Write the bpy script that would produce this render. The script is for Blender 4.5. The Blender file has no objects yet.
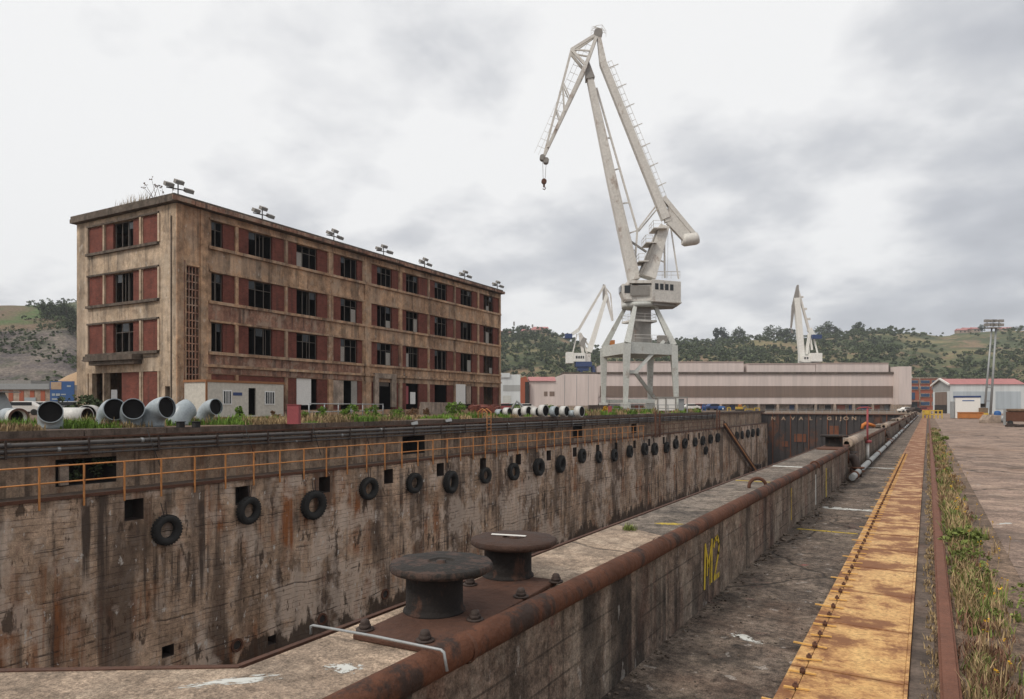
import bpy, math, random
from mathutils import Vector, Matrix, noise as mnoise
random.seed(7)
R = random.Random(11)
S = bpy.context.scene
COL = S.collection
F = 690.0; CX = 512.0; HY = 406.0; EYE = 1.75
TH = math.atan(416 / 690.0)
CT, ST = math.cos(TH), math.sin(TH)
PL = 0.73     # parapet platform top
QL = 0.80     # far quay level
PI = math.pi

# ---------- picture <-> world helpers (real distances) ----------
def LD(lat, dep, z=0.0):
    return Vector((lat * CT - dep * ST, lat * ST + dep * CT, z))
def DP(px, py, dep):
    return LD((px - CX) / F * dep, dep, EYE - (py - HY) / F * dep)
def GP(px, py, z):
    dep = (EYE - z) * F / (py - HY)
    return LD((px - CX) / F * dep, dep, z)
def XP(px, py, X):
    k = CT * (px - CX) / F - ST
    return DP(px, py, X / k)

# ---------- mesh builder ----------
def WM(o):
    m = o.matrix_basis.copy()
    return WM(o.parent) @ m if o.parent else m

def tag(o, label=None, cat=None, group=None, kind=None):
    if label: o['label'] = label
    if cat: o['category'] = cat
    if group: o['group'] = group
    if kind: o['kind'] = kind
    return o

def thing(name, label, cat, loc=(0, 0, 0), rz=0, group=None):
    o = bpy.data.objects.new(name, None); COL.objects.link(o)
    o.location = loc; o.rotation_euler = (0, 0, rz); o.empty_display_size = 0.3
    return tag(o, label, cat, group)

class MB:
    def __init__(s): s.v = []; s.f = []; s.sm = []
    def face(s, pts, smooth=False):
        n = len(s.v); s.v += [Vector(p) for p in pts]; s.f.append(list(range(n, n + len(pts)))); s.sm.append(smooth); return s
    def box(s, x0, x1, y0, y1, z0, z1, M=None):
        c = [Vector((x, y, z)) for z in (z0, z1) for y in (y0, y1) for x in (x0, x1)]
        if M: c = [M @ p for p in c]
        n = len(s.v); s.v += c
        for q in ((0, 2, 3, 1), (4, 5, 7, 6), (0, 1, 5, 4), (2, 6, 7, 3), (0, 4, 6, 2), (1, 3, 7, 5)):
            s.f.append([n + i for i in q]); s.sm.append(False)
        return s
    def prism(s, poly, z0, z1):
        n = len(s.v); k = len(poly)
        s.v += [Vector((p[0], p[1], z0)) for p in poly] + [Vector((p[0], p[1], z1)) for p in poly]
        s.f.append([n + i for i in reversed(range(k))]); s.f.append([n + k + i for i in range(k)]); s.sm += [False, False]
        for i in range(k):
            j = (i + 1) % k; s.f.append([n + i, n + j, n + k + j, n + k + i]); s.sm.append(False)
        return s
    def ring_path(s, pts, rads, n=12, caps=True, hole=None):
        pts = [Vector(p) for p in pts]
        if not hasattr(rads, '__len__'): rads = [rads] * len(pts)
        base = len(s.v); up = None
        for i, p in enumerate(pts):
            if i == 0: t = pts[1] - pts[0]
            elif i == len(pts) - 1: t = pts[-1] - pts[-2]
            else: t = (pts[i + 1] - pts[i]).normalized() + (pts[i] - pts[i - 1]).normalized()
            t.normalize()
            if up is None:
                up = Vector((0, 0, 1)) if abs(t.z) < 0.9 else Vector((1, 0, 0))
            a = t.cross(up).normalized(); b = a.cross(t).normalized(); up = b
            for k in range(n):
                w = 2 * PI * k / n
                s.v.append(p + (a * math.cos(w) + b * math.sin(w)) * rads[i])
        for i in range(len(pts) - 1):
            for k in range(n):
                q = base + i * n; k2 = (k + 1) % n
                s.f.append([q + k, q + k2, q + n + k2, q + n + k]); s.sm.append(True)
        if caps:
            s.f.append([base + k for k in reversed(range(n))]); s.sm.append(False)
            e = base + (len(pts) - 1) * n
            s.f.append([e + k for k in range(n)]); s.sm.append(False)
        return s
    def cyl(s, p0, p1, r0, r1=None, n=16, caps=True):
        return s.ring_path([p0, p1], [r0, r0 if r1 is None else r1], n, caps)
    def hollow(s, pts, ro, ri, n=24):
        """open tube with wall thickness"""
        a = len(s.v); s.ring_path(pts, ro, n, False)
        b = len(s.v); s.ring_path(pts, ri, n, False)
        L = (len(pts) - 1) * n
        for k in range(n):
            k2 = (k + 1) % n
            s.f.append([a + k, b + k, b + k2, a + k2]); s.sm.append(False)
            s.f.append([a + L + k, a + L + k2, b + L + k2, b + L + k]); s.sm.append(False)
        return s
    def lathe(s, prof, n=24, M=None, close=False):
        base = len(s.v); m = len(prof)
        for k in range(n):
            w = 2 * PI * k / n
            for (r, z) in prof:
                p = Vector((r * math.cos(w), r * math.sin(w), z)); s.v.append(M @ p if M else p)
        for k in range(n):
            k2 = (k + 1) % n
            for i in range(m if close else m - 1):
                i2 = (i + 1) % m
                s.f.append([base + k * m + i, base + k2 * m + i, base + k2 * m + i2, base + k * m + i2]); s.sm.append(True)
        return s
    def beam(s, p0, p1, w0, h0, w1=None, h1=None, side=None):
        """tapered box; w across 'side' direction, h the other"""
        p0 = Vector(p0); p1 = Vector(p1); w1 = w0 if w1 is None else w1; h1 = h0 if h1 is None else h1
        t = (p1 - p0).normalized()
        sd = Vector(side) if side else Vector((0, 1, 0))
        b = t.cross(sd)
        if b.length < 1e-4: sd = Vector((1, 0, 0)); b = t.cross(sd)
        b.normalize(); a = b.cross(t).normalized()      # a ~ side, b = other
        n = len(s.v)
        for p, w, h in ((p0, w0, h0), (p1, w1, h1)):
            for (i, j) in ((-1, -1), (1, -1), (1, 1), (-1, 1)):
                s.v.append(p + a * (i * h / 2) + b * (j * w / 2))
        for q in ((3, 2, 1, 0), (4, 5, 6, 7), (0, 1, 5, 4), (1, 2, 6, 5), (2, 3, 7, 6), (3, 0, 4, 7)):
            s.f.append([n + i for i in q]); s.sm.append(False)
        return s
    def build(s, name, mat, parent=None, world=True, bevel=0, seg=2, loc=None):
        me = bpy.data.meshes.new(name); vs = s.v
        o = bpy.data.objects.new(name, me); COL.objects.link(o)
        if parent:
            o.parent = parent
            if world:
                inv = WM(parent).inverted(); vs = [inv @ p for p in vs]
        elif loc is not None:
            L = Vector(loc); o.location = L
            if world: vs = [p - L for p in vs]
        elif world and vs:
            xs = [p.x for p in vs]; ys = [p.y for p in vs]; zs = [p.z for p in vs]
            L = Vector(((min(xs) + max(xs)) / 2, (min(ys) + max(ys)) / 2, min(zs)))
            o.location = L; vs = [p - L for p in vs]
        me.from_pydata([tuple(p) for p in vs], [], s.f)
        me.polygons.foreach_set('use_smooth', s.sm)
        me.materials.append(mat); me.update()
        if bevel:
            b = o.modifiers.new('bevel', 'BEVEL'); b.width = bevel; b.segments = seg; b.limit_method = 'ANGLE'; b.angle_limit = 0.6
        return o

def wall_holes(mb, org, du, W, H, t, holes, nin, rv=None):
    """front sheet with rectangular openings and reveals going depth t along nin"""
    org = Vector(org); du = Vector(du); nin = Vector(nin); dz = Vector((0, 0, 1))
    us = sorted({0, W} | {round(x, 4) for h in holes for x in (h[0], h[1])})
    vs = sorted({0, H} | {round(x, 4) for h in holes for x in (h[2], h[3])})
    P = lambda u, v, d=0: org + du * u + dz * v + nin * d
    for j in range(len(vs) - 1):
        run = None
        for i in range(len(us) - 1):
            uc = (us[i] + us[i + 1]) / 2; vc = (vs[j] + vs[j + 1]) / 2
            solid = not any(h[0] < uc < h[1] and h[2] < vc < h[3] for h in holes)
            if solid and run is None: run = us[i]
            if run is not None and (not solid or i == len(us) - 2):
                e = us[i + 1] if solid else us[i]
                mb.face([P(run, vs[j]), P(e, vs[j]), P(e, vs[j + 1]), P(run, vs[j + 1])]); run = None
    if rv: mb = rv
    for (a, b, c, d) in [h[:4] for h in holes]:
        mb.face([P(a, c), P(a, c, t), P(b, c, t), P(b, c)]); mb.face([P(a, d), P(b, d), P(b, d, t), P(a, d, t)])
        mb.face([P(a, c), P(a, d), P(a, d, t), P(a, c, t)]); mb.face([P(b, c), P(b, c, t), P(b, d, t), P(b, d)])

def kids(o): return [c for c in bpy.data.objects if c.parent == o]
KID = {}
def copy_tree(o, parent=None):
    c = o.copy(); COL.objects.link(c)
    if parent: c.parent = parent
    if o not in KID: KID[o] = kids(o)
    for ch in KID[o]: copy_tree(ch, c)
    return c

ORD = ['zeroth', 'first', 'second', 'third', 'fourth', 'fifth', 'sixth', 'seventh', 'eighth', 'ninth', 'tenth', 'eleventh', 'twelfth', 'thirteenth',
       'fourteenth', 'fifteenth', 'sixteenth', 'seventeenth', 'eighteenth', 'nineteenth', 'twentieth', 'twenty-first', 'twenty-second', 'twenty-third',
       'twenty-fourth', 'twenty-fifth', 'twenty-sixth', 'twenty-seventh', 'twenty-eighth', 'twenty-ninth', 'thirtieth']

# ---------- materials ----------
class NT:
    def __init__(s, name):
        s.m = bpy.data.materials.new(name); s.m.use_nodes = True; s.t = s.m.node_tree
        s.b = s.t.nodes['Principled BSDF']; s.tc = s.t.nodes.new('ShaderNodeTexCoord').outputs['Object']
    def node(s, ty, **kw):
        n = s.t.nodes.new(ty)
        for k, v in kw.items(): setattr(n, k, v)
        return n
    def link(s, a, b): s.t.links.new(a, b)
    def setin(s, inp, v):
        if hasattr(v, 'is_output') or isinstance(v, bpy.types.NodeSocket): s.link(v, inp)
        else: inp.default_value = v
    def map(s, sc=(1, 1, 1), loc=(0, 0, 0), rot=(0, 0, 0)):
        n = s.node('ShaderNodeMapping'); n.inputs['Scale'].default_value = sc; n.inputs['Location'].default_value = loc
        n.inputs['Rotation'].default_value = rot; s.link(s.tc, n.inputs['Vector']); return n.outputs[0]
    def noise(s, scale, detail=5, vec=None, rough=0.6, dist=0):
        n = s.node('ShaderNodeTexNoise'); n.inputs['Scale'].default_value = scale; n.inputs['Detail'].default_value = detail
        n.inputs['Roughness'].default_value = rough; n.inputs['Distortion'].default_value = dist
        s.link(vec if vec is not None else s.tc, n.inputs['Vector']); return n.outputs['Fac']
    def ramp(s, f, stops):
        n = s.node('ShaderNodeValToRGB'); e = n.color_ramp.elements
        while len(e) < len(stops): e.new(0.5)
        for el, (p, c) in zip(e, stops):
            el.position = p; el.color = (c, c, c, 1) if not hasattr(c, '__len__') else (*c, 1)
        s.link(f, n.inputs[0]); return n.outputs[0]
    def mix(s, f, a, b, mode='MIX'):
        n = s.node('ShaderNodeMix', data_type='RGBA', blend_type=mode)
        s.setin(n.inputs[0], f)
        for i, v in ((6, a), (7, b)):
            if isinstance(v, (tuple, list)): v = (*v, 1)[:4]
            s.setin(n.inputs[i], v)
        return n.outputs[2]
    def math(s, op, a, b=0.0, clamp=False):
        n = s.node('ShaderNodeMath', operation=op, use_clamp=clamp); s.setin(n.inputs[0], a); s.setin(n.inputs[1], b); return n.outputs[0]
    def sep(s):
        n = s.node('ShaderNodeSeparateXYZ'); s.link(s.tc, n.inputs[0]); return n.outputs
    def bump(s, h, strength=0.3, dist=0.02):
        n = s.node('ShaderNodeBump'); n.inputs['Strength'].default_value = strength; n.inputs['Distance'].default_value = dist
        s.link(h, n.inputs['Height']); s.link(n.outputs[0], s.b.inputs['Normal'])
    def crack(s, scale, width=0.02, vec=None):
        d = s.node('ShaderNodeTexNoise'); d.inputs['Scale'].default_value = scale * 2.5; d.inputs['Detail'].default_value = 4
        s.link(vec if vec is not None else s.tc, d.inputs['Vector'])
        m = s.node('ShaderNodeVectorMath', operation='MULTIPLY_ADD'); s.link(d.outputs['Color'], m.inputs[0])
        m.inputs[1].default_value = (0.45 / scale,) * 3; s.link(vec if vec is not None else s.tc, m.inputs[2])
        v = s.node('ShaderNodeTexVoronoi', feature='DISTANCE_TO_EDGE'); v.inputs['Scale'].default_value = scale
        s.link(m.outputs[0], v.inputs['Vector'])
        return s.ramp(v.outputs[0], [(0, 1), (width, 0)])
    def lines(s, axis, period, width, wob=0.1, wscale=0.5):
        """thin lines at regular spacing along an axis, slightly wobbly; 1 on the line"""
        x = s.sep()[axis]; nz = s.noise(wscale, 3)
        v = s.math('DIVIDE', s.math('ADD', x, s.math('MULTIPLY', nz, wob)), period)
        fr = s.math('FRACT', v); a = s.math('ABSOLUTE', s.math('SUBTRACT', fr, 0.5))
        return s.math('GREATER_THAN', a, 0.5 - width / period / 2)
    def out(s, col, rough=0.85, metal=0.0, spec=0.3):
        s.setin(s.b.inputs['Base Color'], (*col, 1) if isinstance(col, tuple) else col)
        s.setin(s.b.inputs['Roughness'], rough); s.b.inputs['Metallic'].default_value = metal
        s.b.inputs['Specular IOR Level'].default_value = spec
        return s.m

def weathered(name, c1, c2, sc=1.0, dark=(0.04, 0.03, 0.025), streak=0.6, rust=0.3, rustc=(0.16, 0.055, 0.02), pale=0.0, palec=(0.5, 0.47, 0.42),
              crack=0.0, bump=0.4, rough=0.9, joints=None, axis='z', red=0.0, grime=0.5, sthr=0.5, fine=1.0, wob=0.5, spots=0.0, speck=0.0, foot=None, wide=0.0):
    wv_ = lambda c: (c[0] * 1.06, c[1] * .97, c[2] * .89)
    c1, c2, palec, rustc = wv_(c1), wv_(c2), wv_(palec), wv_(rustc)
    n = NT(name)
    k = (2.2, 2.2, 0.10) if axis == 'z' else ((2.0, 0.15, 2) if axis == 'y' else (0.8, 0.8, 0.8))
    big = n.ramp(n.noise(0.35 * sc, 6), [(0.4, 0), (0.6, 1)])
    col = n.mix(big, c1, c2)
    med = n.noise(2.3 * sc, 8, rough=0.7)
    col = n.mix(1.0, col, n.ramp(med, [(0.34, 0.55), (0.5, 1.0), (0.66, 1.4)]), 'MULTIPLY')
    fn = n.noise(22 * fine, 6, rough=0.75)
    col = n.mix(1.0, col, n.ramp(fn, [(0.33, 0.6), (0.5, 1.0), (0.67, 1.3)]), 'MULTIPLY')
    if grime:
        g = n.ramp(n.noise(0.9 * sc, 9, rough=0.75, dist=0.6), [(0.5, 0), (0.68, 1)])
        col = n.mix(n.math('MULTIPLY', g, grime), col, tuple(0.5 * (a + b) for a, b in zip(c1, dark)))
    if pale:
        p = n.ramp(n.noise(1.4 * sc, 9, vec=n.map((1, 1, 0.6), (7, 3, 9)), rough=0.72), [(0.50, 0), (0.58, 1)])
        col = n.mix(n.math('MULTIPLY', p, pale), col, palec)
    if red:
        p = n.ramp(n.noise(0.8 * sc, 7, vec=n.map((1, 1, 0.5), (17, 31, 4)), rough=0.8), [(0.60, 0), (0.68, 1)])
        col = n.mix(n.math('MULTIPLY', p, red), col, (0.20, 0.035, 0.035))
    if streak:
        a = n.noise(1.0 * sc, 7, vec=n.map(k, (3, 8, 1)), rough=0.62)
        m = n.ramp(n.noise(0.5 * sc, 4, vec=n.map((1, 1, 1), (5, 0, 2))), [(0.38, 0.15), (0.62, 1)])
        st = n.math('MULTIPLY', n.ramp(a, [(sthr, 0), (sthr + 0.09, 1)]), m)
        col = n.mix(n.math('MULTIPLY', st, streak), col, dark)
    if rust:
        a = n.noise(1.3 * sc, 6, vec=n.map(k, (13, 28, 11)), rough=0.65)
        m = n.ramp(n.noise(0.28 * sc, 4, vec=n.map((1, 1, 1), (15, 9, 22))), [(0.5, 0), (0.62, 1)])
        st = n.math('MULTIPLY', n.ramp(a, [(0.44, 0), (0.6, 1)]), m)
        col = n.mix(n.math('MULTIPLY', st, rust), col, rustc)
    if wide:
        a = n.ramp(n.noise(.42, 6, vec=n.map((1, 1, .16), (61, 15, 9)), rough=.6), [(.50, 0), (.58, 1)])
        col = n.mix(n.math('MULTIPLY', a, wide), col, (0.075, 0.052, 0.04))
        a = n.ramp(n.noise(.36, 7, vec=n.map((1, 1, .8), (31, 5, 19)), rough=.62), [(.52, 0), (.58, 1)])
        col = n.mix(n.math('MULTIPLY', a, wide * .8), col, tuple(min(1, v * 1.15) for v in palec))
    if spots:
        a = n.ramp(n.noise(1.6 * sc, 5, vec=n.map((1, 1, .38), (41, 5, 9)), rough=.6), [(.61, 0), (.655, 1)])
        col = n.mix(n.math('MULTIPLY', a, spots), col, (0.06, 0.038, 0.026))
        a = n.ramp(n.noise(4.5 * sc, 5, vec=n.map((1, 1, .5), (4, 55, 9)), rough=.6), [(.64, 0), (.67, 1)])
        col = n.mix(n.math('MULTIPLY', a, spots * .9), col, (0.62, 0.58, 0.53))
        a = n.ramp(n.noise(7 * sc, 5, vec=n.map((1, 1, .3), (14, 5, 19)), rough=.7), [(.60, 0), (.66, 1)])
        col = n.mix(n.math('MULTIPLY', a, spots), col, (0.09, 0.05, 0.03))
    if foot:
        z = n.sep()[2]; a = n.math('ADD', n.math('DIVIDE', n.math('SUBTRACT', foot[0], z), foot[1]), n.math('MULTIPLY', n.math('SUBTRACT', n.noise(.5, 7, vec=n.map((1, 1, .4), (2, 7, 1)), rough=.7), .5), 6.0))
        a = n.ramp(a, [(.35, 0), (.65, 1)]); col = n.mix(n.math('MULTIPLY', a, foot[2]), col, (0.055, 0.035, 0.024))
    if speck:
        a = n.noise(95, 3, rough=.8); col = n.mix(1.0, col, n.ramp(a, [(.36, 1 - speck), (.5, 1.0), (.64, 1 + speck * .9)]), 'MULTIPLY'); a = n.noise(11, 6, rough=.75); col = n.mix(1.0, col, n.ramp(a, [(.38, 1 - speck * .8), (.5, 1.0), (.62, 1 + speck * .5)]), 'MULTIPLY')
    h = n.math('ADD', n.math('MULTIPLY', med, 1.2), n.math('MULTIPLY', fn, 0.35))
    if crack:
        c = n.crack(0.22 * sc, 0.012); col = n.mix(n.math('MULTIPLY', c, crack), col, (0.02, 0.017, 0.014))
        h = n.math('SUBTRACT', h, n.math('MULTIPLY', c, 0.8))
    if joints:
        for (ax, per, wd, st) in joints:
            j = n.lines(ax, per, wd, wob, 0.35); br = n.ramp(n.noise(1.7, 4, vec=n.map((1, 1, 1), (1, 2, 3))), [(0.42, 0.05), (0.56, 1)])
            j = n.math('MULTIPLY', j, br)
            col = n.mix(n.math('MULTIPLY', j, st), col, dark); h = n.math('SUBTRACT', h, n.math('MULTIPLY', j, 0.7 * st))
    n.bump(h, bump, 0.04)
    return n.out(col, rough)

def simple(name, c, rough=0.6, metal=0.0, var=0.25, sc=3.0, rust=0.0, rustc=(0.14, 0.05, 0.022), bump=0.1, spec=0.4, rthr=0.58):
    n = NT(name)
    a = n.noise(sc, 6, rough=0.65)
    col = n.mix(a, tuple(x * (1 - var) for x in c), tuple(min(1, x * (1 + var)) for x in c))
    b = n.noise(sc * 7, 5)
    col = n.mix(1.0, col, n.ramp(b, [(0.3, 0.85), (0.7, 1.12)]), 'MULTIPLY')
    if rust:
        r = n.ramp(n.noise(sc * 1.3, 9, vec=n.map((1, 1, 0.5), (4, 5, 6)), rough=0.75), [(rthr, 0), (rthr + 0.07, 1)])
        col = n.mix(n.math('MULTIPLY', r, rust), col, rustc)
    n.bump(b, bump, 0.02)
    return n.out(col, rough, metal, spec)

M = {}
M['dockwall'] = weathered('dock_concrete', (0.50, 0.385, 0.295), (0.31, 0.23, 0.168), 0.9, (0.045, 0.032, 0.026), streak=0.9, rust=0.95, rustc=(0.26, 0.10, 0.035), spots=.85, foot=(1.6, 1.2, .9), wide=.7,
                          pale=0.45, palec=(0.55, 0.49, 0.44), bump=0.6, joints=[(2, 1.9, 0.05, 0.8), (2, 0.24, 0.035, 0.5), (1, 9.3, 0.08, 0.5)], red=0.55, grime=0.55)
M['upperwall'] = weathered('upper_dock_concrete', (0.34, 0.265, 0.20), (0.22, 0.165, 0.125), 1.2, streak=0.75, rust=0.5, pale=0.2, bump=0.4, grime=0.6)
M['coping'] = weathered('coping_concrete', (0.13, 0.105, 0.09), (0.08, 0.065, 0.055), 1.3, streak=0.5, rust=0.3)
M['parapet'] = weathered('parapet_concrete', (0.21, 0.175, 0.145), (0.14, 0.112, 0.095), 2.0, (0.02, 0.017, 0.015), streak=0.9, rust=0.4, rustc=(0.15, 0.06, 0.04),
                         pale=0.55, palec=(0.30, 0.275, 0.24), bump=0.6, joints=[(2, 0.18, 0.012, 0.55)], red=0.5, sthr=0.47, wob=.06, speck=.35, spots=.3)
M['platform'] = weathered('platform_concrete', (0.42, 0.345, 0.275), (0.31, 0.255, 0.205), 1.6, (0.10, 0.082, 0.068), streak=0.55, rust=0.25, rustc=(0.22, 0.11, 0.06), pale=0.5, palec=(0.52, 0.45, 0.37), axis='h', crack=0.6, bump=0.9, fine=1.6, speck=.38)
M['platform_far'] = weathered('platform_dark_concrete', (0.185, 0.165, 0.145), (0.125, 0.112, 0.10), 1.6, (0.035, 0.03, 0.027), streak=0.6, rust=0.2, pale=0.35, palec=(0.33, 0.295, 0.255), axis='h', crack=0.5, bump=0.7, speck=.5)
M['path'] = weathered('path_concrete', (0.15, 0.126, 0.108), (0.10, 0.084, 0.073), 1.7, (0.02, 0.017, 0.015), streak=0.7, rust=0.3, rustc=(0.13, 0.075, 0.05),
                      pale=0.65, palec=(0.24, 0.205, 0.172), axis='h', crack=0.8, bump=0.9, joints=[(1, 3.1, 0.02, 0.6)], red=0.3, grime=0.8, speck=.6, spots=.35)
M['yard'] = weathered('yard_concrete', (0.29, 0.225, 0.19), (0.20, 0.155, 0.132), 0.8, (0.06, 0.045, 0.038), streak=0.6, rust=0.4, rustc=(0.16, 0.09, 0.05),
                      pale=0.4, palec=(0.40, 0.32, 0.26), axis='h', crack=0.8, bump=0.5, joints=[(1, 5, 0.06, 0.7), (0, 4.2, 0.05, 0.5)], grime=0.8, speck=.3, spots=.3)
M['verge'] = weathered('verge_soil', (0.20, 0.15, 0.115), (0.14, 0.105, 0.08), 1.5, streak=.5, rust=.2, axis='h', bump=.8, speck=.4)
M['soil'] = weathered('soil', (0.17, 0.125, 0.09), (0.13, 0.10, 0.07), 1.0, streak=0.3, rust=0.2, axis='h', bump=0.6)
M['plaster'] = weathered('old_plaster', (0.47, 0.325, 0.215), (0.35, 0.235, 0.155), 0.55, (0.06, 0.045, 0.035), streak=0.8, rust=0.35, rustc=(0.17, 0.07, 0.045),
                         pale=0.35, palec=(0.42, 0.37, 0.31), bump=0.5, grime=0.65, sthr=0.5, wide=.28, spots=.35)
M['plaster_front'] = weathered('grey_plaster', (0.46, 0.385, 0.30), (0.35, 0.29, 0.22), 0.55, (0.06, 0.05, 0.042), streak=0.7, rust=0.2,
                         pale=0.35, palec=(0.46, 0.42, 0.36), bump=0.5, grime=0.7, sthr=0.51, wide=.3, spots=.35)
M['plaster_old'] = weathered('peeling_plaster', (0.31, 0.185, 0.135), (0.21, 0.125, 0.095), 0.8, (0.05, 0.035, 0.03), streak=0.8, rust=0.5, rustc=(0.14, 0.05, 0.04),
                         pale=0.6, palec=(0.36, 0.31, 0.26), bump=0.6, grime=0.7)
M['slab'] = weathered('roof_slab_concrete', (0.12, 0.105, 0.09), (0.075, 0.065, 0.055), 1.0, streak=0.7, rust=0.1, pale=0.3, palec=(0.2, 0.18, 0.16))
def brickmat():
    n = NT('red_brick')
    b = n.node('ShaderNodeTexBrick'); b.inputs['Scale'].default_value = 1.0
    b.inputs['Brick Width'].default_value = 0.3; b.inputs['Row Height'].default_value = 0.11; b.inputs['Mortar Size'].default_value = 0.012
    b.inputs['Color1'].default_value = (0.19, 0.052, 0.034, 1); b.inputs['Color2'].default_value = (0.14, 0.038, 0.026, 1); b.inputs['Mortar'].default_value = (0.14, 0.07, 0.055, 1)
    s = n.sep(); c = n.node('ShaderNodeCombineXYZ'); n.link(n.math('ADD', s[0], s[1]), c.inputs[0]); n.link(s[2], c.inputs[1]); n.link(c.outputs[0], b.inputs['Vector'])
    g = n.ramp(n.noise(0.9, 8, rough=0.7), [(0.3, 0.6), (0.7, 1.25)])
    col = n.mix(1.0, b.outputs['Color'], g, 'MULTIPLY')
    st = n.ramp(n.noise(1.0, 6, vec=n.map((2.5, 2.5, 0.15))), [(0.55, 0), (0.72, 0.6)])
    col = n.mix(st, col, (0.05, 0.028, 0.022))
    n.bump(b.outputs['Fac'], 0.3, -0.01)
    return n.out(col, 0.9)
M['brick'] = brickmat()
M['rust'] = simple('rusted_steel', (0.105, 0.045, 0.026), 0.85, 0.0, 0.5, 5, rust=0.7, rustc=(0.06, 0.03, 0.022), bump=0.5)
M['rustpipe'] = simple('rusted_fender_pipe', (0.105, 0.043, 0.024), 0.8, 0.0, 0.7, 2.5, rust=0.9, rustc=(0.035, 0.024, 0.02), bump=0.9, spec=0.25, rthr=0.5)
M['rustdark'] = simple('dark_rusted_steel', (0.045, 0.030, 0.024), 0.75, 0.0, 0.45, 4, rust=0.5, rustc=(0.10, 0.04, 0.025), bump=0.5)
M['rustplate'] = simple('rusted_base_plate', (0.080, 0.036, 0.022), 0.85, 0, 0.6, 4, rust=0.7, rustc=(0.04, 0.024, 0.02), bump=0.6)
M['rail'] = simple('crane_rail_steel', (0.155, 0.062, 0.036), 0.8, 0, 0.45, 6, rust=0.5, rustc=(0.07, 0.03, 0.022), bump=0.4)
M['bollard'] = simple('bollard_black_paint', (0.016, 0.0125, 0.011), 0.85, 0.0, 0.4, 5, rust=0.75, rustc=(0.075, 0.035, 0.022), bump=0.5, rthr=0.55)
M['bollardtop'] = simple('bollard_cap_worn', (0.022, 0.0185, 0.016), 0.9, 0.0, 0.4, 5, rust=0.7, rustc=(0.085, 0.05, 0.038), bump=0.5, rthr=0.5)
M['bollardred'] = simple('bollard_cap_rust', (0.052, 0.027, 0.018), 0.9, 0.0, 0.35, 6, rust=0.5, rustc=(0.05, 0.035, 0.03), bump=0.5, rthr=0.5)
M['yellow'] = None
n = NT('yellow_trench_paint')
a = n.noise(1.6, 8, vec=n.map((0.7, 2.4, 1)), rough=0.75)
oi = n.node('ShaderNodeObjectInfo')
geo = n.node('ShaderNodeNewGeometry'); sp = n.node('ShaderNodeSeparateXYZ'); n.link(geo.outputs['Position'], sp.inputs[0])
far = n.ramp(n.math('DIVIDE', sp.outputs[1], 60), [(0.05, 0), (0.4, 1)])   # the cover sheets are more rusted further along the dock
wv = n.node('ShaderNodeTexNoise'); wv.inputs['Scale'].default_value = 2.2; wv.inputs['Detail'].default_value = 8; wv.inputs['Roughness'].default_value = 0.72
n.link(geo.outputs['Position'], wv.inputs['Vector'])
th = n.math('ADD', wv.outputs['Fac'], n.math('ADD', n.math('MULTIPLY', far, 0.10), n.math('MULTIPLY', oi.outputs['Random'], 0.05)))
rm = n.ramp(th, [(0.535, 0), (0.62, 1)])
base = n.mix(a, (0.61, 0.365, 0.125), (0.76, 0.49, 0.205))
base = n.mix(far, base, (0.46, 0.30, 0.19))
sy = n.sep(); ed = n.ramp(n.math('ADD', n.math('ABSOLUTE', sy[1]), n.math('MULTIPLY', wv.outputs['Fac'], .16)), [(.575, 0), (.615, .85)]); base = n.mix(ed, base, (.20, .09, .045))
fg = n.noise(30, 5, rough=.75); base = n.mix(1.0, base, n.ramp(fg, [(.38, .6), (.58, 1.14)]), 'MULTIPLY'); ch = n.node('ShaderNodeTexNoise'); ch.inputs['Scale'].default_value = 9; ch.inputs['Detail'].default_value = 9; ch.inputs['Roughness'].default_value = .8; n.link(geo.outputs['Position'], ch.inputs['Vector']); base = n.mix(n.ramp(ch.outputs['Fac'], [(.565, 0), (.59, .8)]), base, (.20, .085, .04))
base = n.mix(n.ramp(wv.outputs['Fac'], [(0.38, 0), (0.54, 0.6)]), base, (0.42, 0.20, 0.075))
col = n.mix(n.math('MULTIPLY', rm, 0.85), base, (0.17, 0.065, 0.03))
n.bump(wv.outputs['Fac'], 0.4, 0.02)
M['yellow'] = n.out(col, 0.75)
M['yellowbar'] = simple('yellow_paint', (0.66, 0.38, 0.11), 0.7, 0, 0.2, 5, rust=0.6, bump=0.2, rthr=0.6)
M['orangerail'] = simple('orange_railing_paint', (0.52, 0.22, 0.07), 0.7, 0, 0.3, 3, rust=0.5, bump=0.1)
M['rubber'] = simple('old_rubber', (0.022, 0.021, 0.020), 0.85, 0, 0.3, 6, bump=0.2)
M['rubbergrey'] = simple('dusty_rubber', (0.045, 0.042, 0.04), 0.9, 0, 0.3, 6, bump=0.2)
M['pipegrey'] = simple('grey_service_pipe', (0.085, 0.078, 0.074), 0.6, 0.0, 0.3, 2, rust=0.5, bump=0.1)
M['galv'] = simple('galvanised_steel', (0.30, 0.31, 0.31), 0.5, 0.3, 0.2, 5, bump=0.05)
M['tube'] = simple('grey_duct_paint', (0.31, 0.35, 0.37), 0.35, 0.0, 0.18, 1.5, rust=0.25, bump=0.03, rthr=0.62)
M['tubewhite'] = simple('white_duct_paint', (0.54, 0.53, 0.50), 0.45, 0.0, 0.1, 1.5, rust=0.2, bump=0.03, rthr=0.64)
M['tubeshade'] = simple('duct_shade', (0.004, 0.003, 0.003), 0.9, 0, 0.3, 2)  # shade of the duct hollows put into a black colour
M['tubebrown'] = simple('duct_lining', (0.11, 0.055, 0.04), 0.9, 0, 0.3, 2)
M['crane'] = simple('crane_grey_paint', (0.60, 0.575, 0.53), 0.6, 0, 0.18, 0.5, rust=0.6, rustc=(0.24, 0.15, 0.10), bump=0.05, rthr=0.565)
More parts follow.
